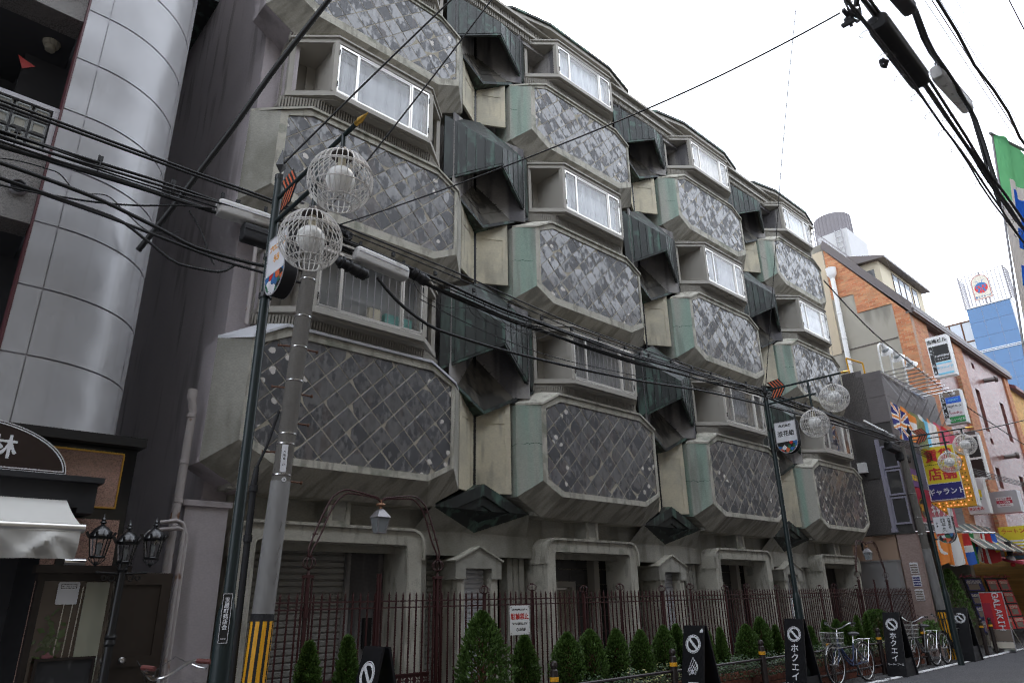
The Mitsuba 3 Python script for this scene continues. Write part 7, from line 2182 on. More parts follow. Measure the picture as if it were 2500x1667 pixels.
# ------------------------------------------------------------------ bicycles
def bicycle(x, y, yaw, label, frame, saddle, basket=True, stand=True, lean=0., grip='black_paint', size=1.):
    """A town bicycle; the rear hub stands over (x, y), heading along yaw."""
    k = thing('bicycle', label, 'bicycle', None)
    tw_ = T().translate([x, y, 0]).rotate([0, 0, 1], yaw).rotate([1, 0, 0], lean).scale([size] * 3)
    R_, wb = .325, 1.10
    for i, hx in enumerate((0, wb)):
        w = key_of(f'{k}__wheel')
        th = np.linspace(0, 2 * math.pi, 37)
        q = MB()
        q.tube(np.stack([hx + R_ * np.cos(th), 0 * th, .335 + R_ * np.sin(th)], 1), .018, 8, caps=False)
        put(w, 'tyre', q, 'rubber', smooth=True, tw=tw_)
        q = MB()
        q.tube(np.stack([hx + (R_ - .025) * np.cos(th), 0 * th, .335 + (R_ - .025) * np.sin(th)], 1), .012, 6, caps=False)
        put(w, 'rim', q, 'chrome', smooth=True, tw=tw_)
        q = MB()
        for j in range(28):
            a = j * 2 * math.pi / 28
            q.tube([(hx + .02 * math.cos(a + .9 * (-1) ** j), .02 * (-1) ** j, .335 + .02 * math.sin(a + .9 * (-1) ** j)), (hx + (R_ - .03) * math.cos(a), 0, .335 + (R_ - .03) * math.sin(a))], .0014, 3, caps=False)
        put(w, 'spokes', q, 'chrome', tw=tw_, kind='stuff')
        q = MB()
        q.tube([(hx, -.06, .335), (hx, .06, .335)], .018, 10)
        put(w, 'hub', q, 'chrome', smooth=40, tw=tw_)
        a0, a1 = (-.1, 2.9) if i == 0 else (.55, 2.8)
        t2 = np.linspace(a0, a1, 20)
        q = MB()
        for s in range(19):
            A = [(hx + rr_ * math.cos(t2[s + d]), yy, .335 + rr_ * math.sin(t2[s + d])) for d in (0, 1) for rr_, yy in ((R_ + .028, -.026), (R_ + .036, 0), (R_ + .028, .026))]
            q.add(A, [[0, 1, 4], [0, 4, 3], [1, 2, 5], [1, 5, 4]])
        put(w, 'mudguard', q, 'chrome' if frame != 'black_paint' else 'black_paint', smooth=True, tw=tw_)
    bb, head_b, head_t, seat_t = (.46, 0, .29), (.93, 0, .60), (.88, 0, .76), (.33, 0, .66)
    q = MB()
    c1 = [(.90, 0, .70), (.78, 0, .58), (.62, 0, .43), (.50, 0, .36), (.415, 0, .40)]
    c2 = [(.915, 0, .62), (.76, 0, .46), (.60, 0, .34), (.46, 0, .29)]
    for c in (c1, c2):
        q.tube(c, .016, 8)
    q.tube([bb, seat_t], .015, 8)
    q.tube([head_b, head_t], .018, 8)
    for s in (-.05, .05):
        q.tube([bb, (0, s, .335)], .009, 6)
        q.tube([(.35, 0, .60), (0, s, .335)], .008, 6)
        q.tube([(head_b[0], s * .6, .60), (1.0, s, .5), (wb, s, .335)], .010, 6)
    put(k, 'frame', q, frame, smooth=40, tw=tw_)
    q = MB()
    q.tube([seat_t, (.295, 0, .79)], .0125, 8)
    put(k, 'seat_post', q, 'chrome', smooth=40, tw=tw_)
    q = MB()
    sv = trimesh.creation.icosphere(subdivisions=3)
    v = sv.vertices.copy()
    v[:, 1] *= np.where(v[:, 0] < 0, .105, .105 - .075 * np.clip(v[:, 0], 0, 1))
    v[:, 2] *= np.where(v[:, 2] > 0, .04, .03)
    v[:, 0] *= .14
    q.add(v + np.array([.28, 0, .82]), sv.faces)
    put(k, 'saddle', q, saddle, smooth=True, tw=tw_)
    q = MB()
    q.tube([head_t, (.855, 0, .93)], .013, 8)
    bars = [(.66, -.27, 1.02), (.74, -.265, 1.025), (.80, -.22, 1.02), (.845, -.12, .96), (.87, -.04, .93), (.87, .04, .93), (.845, .12, .96), (.80, .22, 1.02), (.74, .265, 1.025), (.66, .27, 1.02)]
    from scipy.interpolate import make_interp_spline
    q.tube(make_interp_spline(np.arange(10), np.array(bars), k=3)(np.linspace(0, 9, 50)), .011, 8)
    put(k, 'handlebar', q, 'chrome' if grip != 'rubber' else 'black_paint', smooth=40, tw=tw_)
    for s in (-1, 1):
        q = MB()
        q.tube([(.655, s * .27, 1.02), (.77, s * .258, 1.026)], .017, 8)
        put(k, 'grip', q, grip if grip != 'rubber' else 'black_paint', smooth=40, tw=tw_)
        q = MB()
        q.tube([(.79, s * .235, 1.005), (.74, s * .25, .985), (.67, s * .255, .975)], .006, 6)
        put(k, 'brake_lever', q, 'chrome', smooth=40, tw=tw_)
        q = MB()
        q.tube([(.80, s * .22, 1.01), (.9, s * .18, 1.06), (.95, s * .06, .98), (.92, 0, .80)], .003, 4)
        put(k, 'brake_cable', q, 'cable_black', tw=tw_)
    if basket:
        q = MB()
        x0, x1, zb, zt = .93, 1.20, .62, .87
        for z, g in ((zb, -.03), (zb + .08, -.015), (zb + .16, 0), (zt, .01)):
            P = [(x0 - g * .2, -.15 - g, z), (x1 + g, -.15 - g, z), (x1 + g, .15 + g, z), (x0 - g * .2, .15 + g, z), (x0 - g * .2, -.15 - g, z)]
            for a, b in zip(P[:-1], P[1:]):
                q.tube([a, b], .0035 if z < zt else .005, 4)
        for t in np.linspace(0, 1, 10):
            for s in (-1, 1):
                xx = x0 + (x1 - x0) * t
                q.tube([(xx, s * .12, zb), (xx, s * .16, zt)], .002, 3)
            yy = -.13 + .26 * t
            q.tube([(x1 - .03, yy, zb), (x1 + .01, yy * 1.15, zt)], .002, 3)
            q.tube([(x0, yy, zb), (x0, yy * 1.15, zt)], .002, 3)
            q.tube([(x0, yy, zb), (x1 - .03, yy, zb)], .002, 3)
        put(k, 'wire_basket', q, 'basket_wire', tw=tw_)
    q = MB()
    for s in (-.06, .06):
        q.tube([(.25, s * .5, .70), (.0, s, .72), (-.22, s, .715)], .006, 5)
        q.tube([(-.18, s, .715), (0, s, .335)], .006, 5)
    for t in (-.2, -.08, .05, .18):
        q.tube([(t, -.06, .717), (t, .06, .717)], .005, 5)
    put(k, 'rear_carrier', q, 'chrome', tw=tw_)
    q = MB()
    q.tube([(bb[0], -.07, bb[2]), (bb[0], .07, bb[2])], .014, 8)
    for s in (-1, 1):
        q.bar((bb[0], s * .065, bb[2]), (bb[0] + s * .05, s * .07, bb[2] - s * .16), .012, .02)
        q.box(bb[0] + s * .05 - .045, bb[0] + s * .05 + .045, min(s * .07, s * .15), max(s * .07, s * .15), bb[2] - s * .16 - .012, bb[2] - s * .16 + .012)
    th = np.linspace(0, 2 * math.pi, 20)
    q.tube(np.stack([bb[0] + .085 * np.cos(th), np.full(20, -.055), bb[2] + .085 * np.sin(th)], 1), .006, 5)
    put(k, 'crank', q, 'black_paint', tw=tw_)
    if stand:
        q = MB()
        for s in (-1, 1):
            q.tube([(.02, s * .06, .335), (-.02, s * .11, .02), (-.12, s * .12, .012)], .007, 6)
        q.tube([(-.02, -.11, .025), (-.02, .11, .025)], .007, 6)
        put(k, 'stand', q, 'chrome', smooth=40, tw=tw_)
    return k


M('basket_wire', (.5, .5, .48), .3, metal=.7)
M('bike_blue', (.03, .05, .12), .3)
M('saddle_grey', (.05, .05, .055), .4)
M('grip_red', (.12, .03, .025), .5)
M('bike_silver', (.16, .165, .17), .3, metal=.6)
bicycle(6.72, -1.28, 176, 'blue bicycle with a wire basket and chromed mudguard in front of the planter', 'bike_blue', 'saddle_grey')
bicycle(10.45, -1.28, 176, 'grey bicycle with a wire basket, second from the right', 'bike_silver', 'saddle_grey')
bicycle(12.15, -1.35, 178, 'black bicycle without a basket beside the farthest black board', 'black_paint', 'saddle_grey', basket=False, grip='rubber')
bicycle(-5.30, -1.90, 120, 'bicycle with reddish grips cut by the bottom edge beside the lamp pole', 'bike_silver', 'saddle_grey', grip='grip_red', size=1.09)

# ------------------------------------------------------------------ grey stone building at the end of the bays, its rods, lamps and flags
def f_brickwall(cm, ca, cb, bl, bh, along):
    """Far brickwork seen too small to build brick by brick: courses with pale joints."""
    def f(p, n, uv):
        u = (p.x if along == 'x' else p.y) / bl
        v = p.z / bh
        r = dr.floor(v)
        uu = u + .5 * (r - 2 * dr.floor(r / 2))
        fu, fv = uu - dr.floor(uu), v - dr.floor(v)
        j = dr.select((fu < .05) | (fv < .14), 1., 0.)
        k_ = cell_rand(dr.floor(uu), r)
        c = mix(ca, cb, k_)
        return mix(c, cm, j) * (.85 + .3 * cell_rand(dr.floor(uu), r, 3))
    return f


M('orange_brick', f_brickwall((.4, .27, .17), (.42, .125, .045), (.5, .24, .11), .23, .075, 'y'), .7)
M('orange_pier', f_brickwall((.36, .24, .15), (.4, .12, .045), (.45, .2, .085), .23, .075, 'x'), .7)
M('glazed_brick', f_brickwall((.17, .12, .11), (.16, .05, .04), (.22, .08, .062), .23, .075, 'x'), .34, spec=.6, bump=lambda p, n, uv: noise(p.x * 5, p.y * 5, p.z * 9), scale=.02)
M('yellow_brick', f_brickwall((.4, .27, .12), (.5, .26, .06), (.56, .32, .1), .3, .1, 'x'), .7)
M('beige_plaster', (.5, .42, .3), .8)
M('peach_wall', (.36, .25, .18), .8)
M('roof_brown', (.12, .10, .095), .4)
M('lilac_steel', (.26, .25, .31), .45)
M('blue_glass', (.06, .16, .33), .18, spec=.7)
M('tank_grey', (.2, .185, .195), .6)
M('cream_wall', (.55, .49, .36), .7)
M('window_dark', (.05, .05, .052), .06, spec=.8)
M('window_sky', (.5, .55, .6), .1, spec=.8)
for nm_, c_ in (('yellow', (.72, .58, .03)), ('navy', (.02, .02, .15)), ('crimson', (.38, .025, .05)), ('cyan', (.2, .55, .75)), ('blue', (.03, .12, .5)), ('green', (.03, .25, .07)), ('orange', (.75, .24, .04)), ('cream', (.62, .58, .48)), ('olive', (.2, .22, .1)), ('pink', (.6, .1, .16)), ('mint', (.2, .6, .28)), ('royal', (.03, .13, .62)), ('purple', (.18, .1, .3)), ('amber', (.6, .3, .02)), ('photo', (.2, .16, .13)), ('red', (.55, .03, .03)), ('white', (.72, .71, .68)), ('black', (.015, .015, .015))):
    M('c_' + nm_, c_, .5)
stone = thing('grey_stone_building', 'dark grey stone building with chrome rods and flags, next to the octagonal bays', 'building')
q = MB()
q.box(12.98, 17.6, -.57, 3, 3.06, 7.5)
q.box(12.98, 17.6, .1, 3, 3.06, 7.68)
put(stone, 'core', q, 'dark_stone')
for i in range(6):
    z0, z1 = 3.03 + i * .757, 3.03 + (i + 1) * .757
    for y0, y1, top in ((-.6, -.08, 7.57), (-.07, .5, 7.70), (.51, 1.2, 7.70)):
        if i in (2, 3) and y0 == -.07:
            continue
        if i < 4 and y0 == -.6:
            continue
        q = MB()
        q.box(12.95 + (.03 if y0 != -.6 else 0), 12.99, y0 + .004, y1 - .004, z0 + .004, min(top, z1 if i < 5 else top) - .004)
        put(stone, 'stone_slab', q, 'grey_stone')
    for x in (12.95, 14.1, 15.25, 16.4):
        q = MB()
        q.box(x + .005, x + 1.145, -.6, -.571, z0 + .004, min(z1, 7.57) - .004)
        put(stone, 'stone_slab', q, 'grey_stone')
q = MB()
q.box(12.9, 17.6, -.63, .5, 3.0, 3.05)
q.box(12.95, 13.0, -.07, .5, 4.53, 4.58)
put(stone, 'ledge', q, 'dark_stone')
wk = key_of(f'{stone}__side_window')
for z0, z1 in ((3.25, 3.98), (4.02, 4.72), (4.76, 5.4)):
    q = MB()
    q.ext(sbox(-.58, z0, -.16, z1).difference(sbox(-.54, z0 + .05, -.2, z1 - .05)), .05, (12.93, 0, 0), (0, 1, 0), (0, 0, 1))
    put(wk, 'sash', q, 'lilac_steel')
    q = MB()
    q.poly([(12.955, -.55, z0 + .03), (12.955, -.18, z0 + .03), (12.955, -.18, z1 - .03), (12.955, -.55, z1 - .03)])
    put(wk, 'pane', q, 'window_dark')
q = MB()
q.box(12.88, 12.96, -.17, -.07, 3.12, 5.6)
q.box(12.86, 12.97, -.19, -.05, 3.05, 3.16)
put(wk, 'post', q, 'lilac_steel')
q = MB()
q.box(12.99, 13.02, -.05, .5, 4.6, 6.0)
put(stone, 'window_recess', q, 'room_wall')
k = thing('white_unit', 'white square box in the dark opening beside the last bay', 'box')
q = MB()
q.box(12.78, 12.92, .26, .48, 4.72, 5.0)
put(k, 'case', q, 'white_paint')
q = MB()
q.bar((12.85, .37, 4.7), (12.97, .37, 4.62), .02)
put(k, 'bracket', q, 'black_matte')
q = MB()
q.box(12.0, 13.1, 1.02, 1.1, 0, 3.0)
q.box(13.0, 13.1, -.06, 1.02, 0, 3.0)
put(stone, 'peach_base', q, 'peach_wall')
k = thing('yard_wall', 'plain grey rendered low wall behind the far arched gate', 'wall')
q = MB()
q.box(12.62, 12.9, -.1, .95, 0, 2.30)
put(k, 'body', q, 'grey_render')
q = MB()
q.box(12.60, 12.92, -.12, .97, 2.302, 2.34)
put(k, 'coping', q, 'grey_render')
M('grey_render', lambda p, n, uv: mix((.28, .275, .27), (.2, .195, .19), fbm(p.x * 2, p.y * 2, p.z * 1.2, 4)), .85)
q = MB()
q.box(12.94, 13.1, -.62, -.12, 0, 3.0)
put(stone, 'pink_pilaster', q, 'pilaster_pink')
M('pilaster_pink', lambda p, n, uv: mix((.36, .27, .24), (.28, .2, .18), noise(p.x * 30, p.y * 30, p.z * 30)), .5)
for i, z in enumerate((2.12, 1.80, 1.46)):
    k = thing('poster', ('topmost', 'middle', 'lowest')[i] + ' of the small framed posters on the pinkish pilaster', 'poster')
    q = MB()
    q.box(12.915, 12.935, -.5, -.3, z - .14, z + .14)
    put(k, 'frame', q, 'white_board')
    q = MB()
    for j in range(4):
        q.box(12.911, 12.914, -.485, -.315, z - .12 + j * .06, z - .12 + j * .06 + .035)
    put(k, 'picture', q, ('c_photo', 'c_navy', 'c_photo')[i])
q = MB()
q.box(13.1, 17.6, 2.9, 3.0, 0, 3.06)
put(stone, 'shop_interior', q, 'room_wall')
k = thing('chrome_rod_rack', 'row of thin chrome rods sticking out from the parapet of the grey stone building', 'rods')
for i in range(10):
    x = 13.05 + i * .34
    q = MB()
    q.tube([(x, -.55, 7.5 - .02 * i), (x, -1.5, 7.5 - .02 * i)], .018, 8)
    put(k, 'rod', q, 'chrome', smooth=40)
q = MB()
q.tube([(12.95, -.64, 7.47), (16.3, -.64, 7.27)], .02, 8)
put(k, 'rail', q, 'chrome', smooth=40)
for i, (x, x2) in enumerate(((13.35, 14.2), (14.25, 15.2), (15.35, 16.45))):
    k = thing('gooseneck_lamp', ('first', 'second', 'third')[i] + ' white gooseneck lamp from the left above the chrome rods', 'lamp', 'white gooseneck lamps on the parapet')
    q = MB()
    th = np.linspace(math.pi, math.pi / 2 - .3, 10)
    q.tube([(x, -.55, 7.4)] + [(x + .3 + .3 * math.cos(t), -.55, 8.25 + .3 * math.sin(t)) for t in th], .025, 8)
    put(k, 'neck', q, 'white_paint', smooth=40)
    q = MB()
    q.lathe([(.05, .0), (.07, .12), (.10, .2), (.2, .34), (.19, .34), (.0, .24)], (x + .38, -.55, 8.58), 18, axis=(.75, -.1, -.7))
    put(k, 'shade', q, 'white_paint', smooth=35)
    q = MB()
    q.ball((x + .56, -.575, 8.39), .12, 2)
    put(k, 'lamp_glass', q, 'lantern_glass', smooth=True)
k = thing('yellow_rail', 'small bent yellow rail on the parapet left of the gooseneck lamps', 'rail')
q = MB()
for a, b in (((13.1, .3, 7.6), (13.05, .3, 8.2)), ((13.05, .3, 8.2), (13.3, -.05, 8.0)), ((13.3, -.05, 8.0), (13.32, -.05, 7.6))):
    q.tube([a, b], .025, 6)
put(k, 'tube', q, 'c_amber')


def flag(o, ux, drop, w, h, design, label, group, seed, tilt=0.):
    """Cloth hung by its short edge: o its upper corner, ux along the pole, falling in folds; design(u, v) gives the colour of a point."""
    k = thing('flag', label, 'flag', group)
    rr = np.random.default_rng(seed)
    nu, nv = 26, 34
    u, v = np.meshgrid(np.linspace(0, 1, nu), np.linspace(0, 1, nv), indexing='ij')
    ux = np.array(ux, float) / np.linalg.norm(ux)
    nn = np.cross(ux, [0, 0, 1.])
    ph = rr.uniform(0, 6)
    fold = (.02 + .06 * v) * np.sin(9 * u + ph + 1.5 * v) + .03 * v * np.sin(17 * u + ph * 2)
    squeeze = 1 - .25 * v * (.5 + .5 * math.sin(ph))
    P = np.array(o)[None, None] + ux * (w * (u - .5) * squeeze + w * .5 + tilt * v * h)[..., None] + nn * fold[..., None] + np.array([0, 0, -1.]) * (v * h * (1 + .06 * np.sin(5 * u + ph)))[..., None]
    cells = {}
    for i in range(nu - 1):
        for j in range(nv - 1):
            a = i * nv + j
            cells.setdefault(design((i + .5) / (nu - 1), (j + .5) / (nv - 1)), []).extend([[a, a + nv, a + nv + 1], [a, a + nv + 1, a + 1]])
    V = P.reshape(-1, 3)
    for c_, F in cells.items():
        idx, inv = np.unique(np.array(F), return_inverse=True)
        put(k, 'cloth_' + c_, trimesh.Trimesh(V[idx], inv.reshape(-1, 3), process=False), 'c_' + c_, smooth=True)


vs = lambda *c: (lambda u, v: c[min(len(c) - 1, int(u * len(c)))])
hs = lambda *c: (lambda u, v: c[min(len(c) - 1, int(v * len(c)))])


def uk(u, v):
    a, b = abs(u - .5), abs(v - .5)
    if a < .07 or b < .06:
        return 'orange'
    if a < .12 or b < .10:
        return 'white'
    return 'orange' if abs(a - b) < .035 else 'white' if abs(a - b) < .09 else 'navy'


can = lambda u, v: 'orange' if v < .26 or v > .74 or (abs(u - .5) < .22 * (1 - abs(v - .5) / .2) and abs(v - .5) < .2) else 'white'
dom = lambda u, v: 'white' if abs(u - .5) < .1 or abs(v - .5) < .1 else ('blue' if (u < .5) == (v < .5) else 'red')
bra = lambda u, v: 'royal' if (u - .5) ** 2 + (v - .5) ** 2 < .03 else 'yellow' if abs(u - .5) / .4 + abs(v - .5) / .42 < 1 else 'green'
kor = lambda u, v: ('red' if v < .5 else 'blue') if (u - .5) ** 2 + ((v - .5) * .7) ** 2 < .03 else 'black' if min(abs(u - .22), abs(u - .78)) < .06 and min(abs(v - .24), abs(v - .76)) < .05 and int(v * 34) % 2 else 'cream'
usa = lambda u, v: ('white' if (int(u * 14) + int(v * 24)) % 3 == 0 else 'navy') if v < .45 and u < .6 else ('red' if int(u * 9) % 2 else 'white')
chn = lambda u, v: 'yellow' if (u - .25) ** 2 + (v - .2) ** 2 < .008 else 'red'
tur = lambda u, v: 'white' if (u - .5) ** 2 + ((v - .4) * .7) ** 2 < .05 and (u - .6) ** 2 + ((v - .4) * .7) ** 2 > .04 else 'orange'
G1, G2 = 'flags in the lower row', 'flags in the upper bunch'
for i, (d_, lb) in enumerate(((tur, 'orange flag with a white crescent, first of the lower row'), (vs('white'), 'plain white flag beside the orange one in the lower row'), (vs('orange', 'orange'), 'plain red orange flag behind the lamp pole in the lower row'), (dom, 'red and blue quartered flag with a white cross in the lower row'),
                              (bra, 'green flag with a yellow diamond in the lower row'), (kor, 'cream flag with black bars in the lower row'), (usa, 'flag with white stars on navy in the lower row'), (chn, 'plain red flag with a small yellow star in the lower row'), (hs('blue', 'yellow', 'red'), 'blue yellow and red flag, last of the lower row'))):
    flag((12.95 + i * .52, -.95, 2.98 + .02 * i), (.75, -.45, 0), 1, .62, .80, d_, lb, G1, 20 + i)
k = thing('flag_pole_rail', 'thin metal poles that carry the lower row of flags', 'pole')
q = MB()
for i in range(9):
    q.tube([(12.9 + i * .52, -.62, 3.03 + .02 * i), (13.4 + i * .52, -1.32, 3.01 + .02 * i)], .012, 6)
put(k, 'poles', q, 'chrome', smooth=40, kind='stuff')
q = MB()
q.ball((15.1, -1.2, 2.62), .085, 2)
q.tube([(15.1, -1.2, 2.7), (15.1, -1.2, 3.05)], .012, 6)
put(k, 'silver_ball', q, 'chrome', smooth=30)
for i, (d_, lb) in enumerate(((uk, 'flag with crossed orange and white bars on navy, first of the upper bunch'), (can, 'orange and white maple leaf flag in the upper bunch'), (vs('olive'), 'olive flag in the upper bunch'), (vs('white', 'cyan', 'white'), 'white and pale blue flag in the upper bunch'),
                              (vs('orange', 'white', 'orange'), 'orange and white flag in the upper bunch'), (vs('pink'), 'plain pink flag in the upper bunch'), (vs('red', 'pink'), 'red flag at the right end of the upper bunch'))):
    flag((12.2 + i * .66, -.95, 6.42 - .01 * i), (.8, -.25, -.5), 1, .62, .85, d_, lb, G2, 50 + i, tilt=-.12)
k = thing('flag_staffs', 'slanting staffs and stays that hold the upper bunch of flags', 'pole')
q = MB()
for i in range(7):
    q.tube([(12.9 + i * .62, -.6, 6.0), (12.5 + i * .64, -1.0, 6.42), (12.3 + i * .64, -1.3, 6.75)], .012, 6)
    q.tube([(13.0 + i * .55, -.62, 7.4), (12.9 + i * .6, -1.05, 6.5)], .006, 4)
put(k, 'staffs', q, 'lantern_grey', kind='stuff')
k = thing('tube_lamp', 'slim white tube sticking out left of the upper flags', 'lamp')
q = MB()
q.tube([(12.9, .1, 6.2), (12.7, -.7, 5.55)], .025, 8)
put(k, 'tube', q, 'white_paint')

# ------------------------------------------------------------------ brick building with the gable
brick = thing('brick_building', 'orange brick building with a steep brown roof edge and glazed red brick front', 'building')
GX, FYB = 17.7, -.40
wall = Polygon([(2.75, 0), (2.75, 14.2), (2.05, 14.2), (-.40, 10.72), (-.40, 0)])
bk = Polygon([(2.05, 14.2), (-.40, 10.72), (-.40, 3), (.12, 3), (.07, 11.25), (1.28, 11.27), (1.28, 12.05), (2.09, 12.08)])
q = MB()
q.ext(wall, .3, (GX + .02, 0, 0), (0, 1, 0), (0, 0, 1))
put(brick, 'gable_wall', q, 'raw_concrete')
q = MB()
q.ext(bk, .03, (GX - .012, 0, 0), (0, 1, 0), (0, 0, 1))
put(brick, 'gable_brick_facing', q, 'orange_brick')
q = MB()
q.ext(sbox(2.09, 9.9, 2.75, 14.2), .02, (GX - .005, 0, 0), (0, 1, 0), (0, 0, 1))
put(brick, 'beige_edge', q, 'beige_plaster')
q = MB()
q.box(GX - .01, GX + .02, .12, 2.1, 9.96, 9.985)
put(brick, 'pour_joint', q, 'roof_brown')
q = MB()
q.add([(GX - .06, 2.10, 14.30), (GX - .06, -.50, 10.70), (30.2, -.50, 10.70), (30.2, 2.1, 14.30), (GX - .06, 2.0, 14.62), (GX - .06, -.56, 11.06), (30.2, -.56, 11.06), (30.2, 2.0, 14.62)], [[0, 1, 2], [0, 2, 3], [4, 6, 5], [4, 7, 6], [0, 4, 5], [0, 5, 1], [1, 5, 6], [1, 6, 2], [3, 2, 6], [3, 6, 7], [0, 3, 7], [0, 7, 4]])
put(brick, 'roof', q, 'roof_brown')
q = MB()
q.box(GX, 30, 1.9, 9, 12, 14.5)
q.box(GX + .3, 30, FYB + .25, 2, 2.9, 10.7)
put(brick, 'body', q, 'raw_concrete')
q = MB()
q.box(GX - .02, 30.2, FYB - .18, FYB + .1, 10.74, 10.80)
q.tube([(GX, FYB - .14, 10.86), (30.2, FYB - .14, 10.86)], .05, 8)
put(brick, 'gutter', q, 'roof_brown')


def front(name, x0, x1, mat, y, holes=()):
    sh = sbox(x0, 2.9, x1, 10.72)
    for h in holes:
        sh = sh.difference(sbox(*h))
    q = MB()
    q.ext(sh, .25, (0, y, 0), *FACADE, off=-.25)
    put(brick, name, q, mat)


wins = [(24.15, 7.45, 24.72, 9.2), (27.6, 7.5, 28.2, 9.23), (24.0, 5.2, 24.55, 6.0), (27.4, 5.2, 28.0, 6.0), (24.6, 10.15, 24.95, 10.4), (24.4, 6.95, 24.75, 7.2), (25.3, 3.3, 25.7, 3.6)]
front('brick_pier', GX + .011, 19.4, 'orange_pier', FYB)
front('glazed_front', 19.4, 22.2, 'glazed_brick', FYB + .12)
front('brick_pier', 22.2, 23.35, 'orange_pier', FYB)
front('glazed_front', 23.35, 29.4, 'glazed_brick', FYB + .06, wins)
front('brick_pier', 29.4, 30.1, 'orange_pier', FYB)
for w_ in wins:
    k = key_of(f'{brick}__window')
    q = MB()
    q.box(w_[0], w_[2], FYB + .2, FYB + .22, w_[1], w_[3])
    put(k, 'pane', q, 'window_dark')
    q = MB()
    q.ext(sbox(*w_).difference(sbox(w_[0] + .04, w_[1] + .04, w_[2] - .04, w_[3] - .04)), .03, (0, FYB + .19, 0), *FACADE)
    put(k, 'frame', q, 'roof_brown')
for x, z in ((25.9, 9.85), (25.9, 6.6)):
    q = MB()
    q.lathe([(.09, 0), (.09, .4), (.14, .42), (.14, .5), (.0, .5)], (x, FYB + .07, z), 14, axis=(.5, -1, .1))
    put(brick, 'vent_spout', q, 'roof_brown', smooth=40)
for x, z in ((19.6, 9.2), (20.3, 7.8), (20.9, 6.6)):
    q = MB()
    q.box(x, x + .5, FYB - .3, FYB + .12, z, z + .3)
    put(brick, 'sign_bracket', q, 'roof_brown')
k = thing('white_downpipe', 'white rainwater pipe with a funnel head on the concrete gable', 'pipe')
q = MB()
q.tube([(GX - .12, 1.86, 13.0), (GX - .12, 1.90, 5.5)], .085, 14)
put(k, 'pipe', q, 'white_paint', smooth=40)
q = MB()
q.lathe([(.085, 12.85), (.12, 12.95), (.17, 13.02), (.19, 13.3), (.2, 13.3), (.0, 13.28)], (GX - .12, 1.86, 0), 16)
put(k, 'funnel', q, 'white_paint', smooth=35)
q = MB()
for z in (12.4, 11.4, 10.4, 9.4):
    q.lathe([(.085, -.03), (.095, -.03), (.095, .03), (.085, .03)], (GX - .12, 1.87, z), 14)
put(k, 'socket', q, 'white_paint', smooth=35, kind='stuff')
k = thing('roof_railing', 'thin grey railing along the edge of the flat roof behind the gable', 'railing')
q = MB()
for z in (15.35, 14.95, 14.65):
    q.tube([(GX + .3, 2.4, z), (24, 2.4, z)], .018, 5)
for i in range(40):
    q.tube([(GX + .3 + i * .15, 2.4, 14.5), (GX + .3 + i * .15, 2.4, 15.35)], .012 if i % 6 else .025, 4)
put(k, 'bars', q, 'lantern_grey', kind='stuff')
pent = thing('rooftop_cabin', 'cream rooftop cabin with a tiled roof and windows above the orange brick wall', 'cabin')
q = MB()
q.box(21, 26, 1.17, 2.1, 12.5, 14.55)
put(pent, 'wall', q, 'cream_wall')
q = MB()
q.hexa([(20.75, .85, 14.5), (26.2, .85, 14.5), (26.2, 2.4, 14.6), (20.75, 2.4, 14.6), (20.75, .85, 14.58), (26.2, .85, 14.58), (26.2, 2.4, 15.1), (20.75, 2.4, 15.1)])
put(pent, 'roof', q, 'roof_brown')
for x in (22.3, 23.0, 23.7, 24.6):
    w_ = key_of(f'{pent}__window')
    q = MB()
    q.box(x + .04, x + .6, 1.15, 1.16, 13.35, 14.3)
    put(w_, 'pane', q, 'window_sky')
    q = MB()
    q.ext(sbox(x, 13.3, x + .64, 14.35).difference(sbox(x + .04, 13.34, x + .6, 14.31)), .03, (0, 1.168, 0), *FACADE)
    put(w_, 'frame', q, 'roof_brown')
q = MB()
q.box(20.96, 21, 1.4, 1.75, 13.7, 14.2)
put(pent, 'side_window', q, 'window_dark')
stair = thing('white_roof_block', 'white rooftop block with a ladder carrying a grey cylindrical tank', 'building')
q = MB()
q.box(24, 26.45, 3.1, 4.5, 10, 18.08)
put(stair, 'block', q, 'white_wall')
M('white_wall', (.5, .5, .5), .6)
k = key_of(f'{stair}__ladder')
q = MB()
for y in (3.32, 3.62):
    q.tube([(23.9, y, 14), (23.9, y, 18.1)], .025, 5)
put(k, 'rail', q, 'lantern_grey')
q = MB()
for i in range(14):
    q.tube([(23.9, 3.32, 14.2 + i * .29), (23.9, 3.62, 14.2 + i * .29)], .018, 5)
put(k, 'rungs', q, 'lantern_grey', kind='stuff')
k = thing('water_tank', 'grey cylindrical water tank on top of the white rooftop block', 'tank')
q = MB()
n = 72
q.lathe([(.84, 18.05), (.84, 19.22), (.78, 19.25), (.0, 19.42)], (24.9, 4.0, 0), n)
put(k, 'drum', q, 'tank_grey', smooth=35)
q = MB()
for i in range(28):
    a = i * 2 * math.pi / 28
    q.bar((24.9 + .845 * math.cos(a), 4.0 + .845 * math.sin(a), 18.06), (24.9 + .845 * math.cos(a), 4.0 + .845 * math.sin(a), 19.2), .03)
put(k, 'ribs', q, 'tank_grey', kind='stuff')
yel = thing('yellow_brick_building', 'yellow brick building with a dark roof edge beyond the red brick front', 'building')
q = MB()
q.box(30.3, 42, -.35, 8, 0, 10.3)
put(yel, 'wall', q, 'yellow_brick')
q = MB()
q.hexa([(30.3, -.6, 10.3), (42, -.6, 10.3), (42, 3, 12), (30.3, 3, 12), (30.3, -.6, 10.45), (42, -.6, 10.45), (42, 3, 12.2), (30.3, 3, 12.2)])
put(yel, 'roof', q, 'roof_maroon')
M('roof_maroon', (.14, .05, .06), .5)
bt = thing('blue_tower', 'blue panelled tower with a lattice crown and a ladybird sign far down the street', 'building')
q = MB()
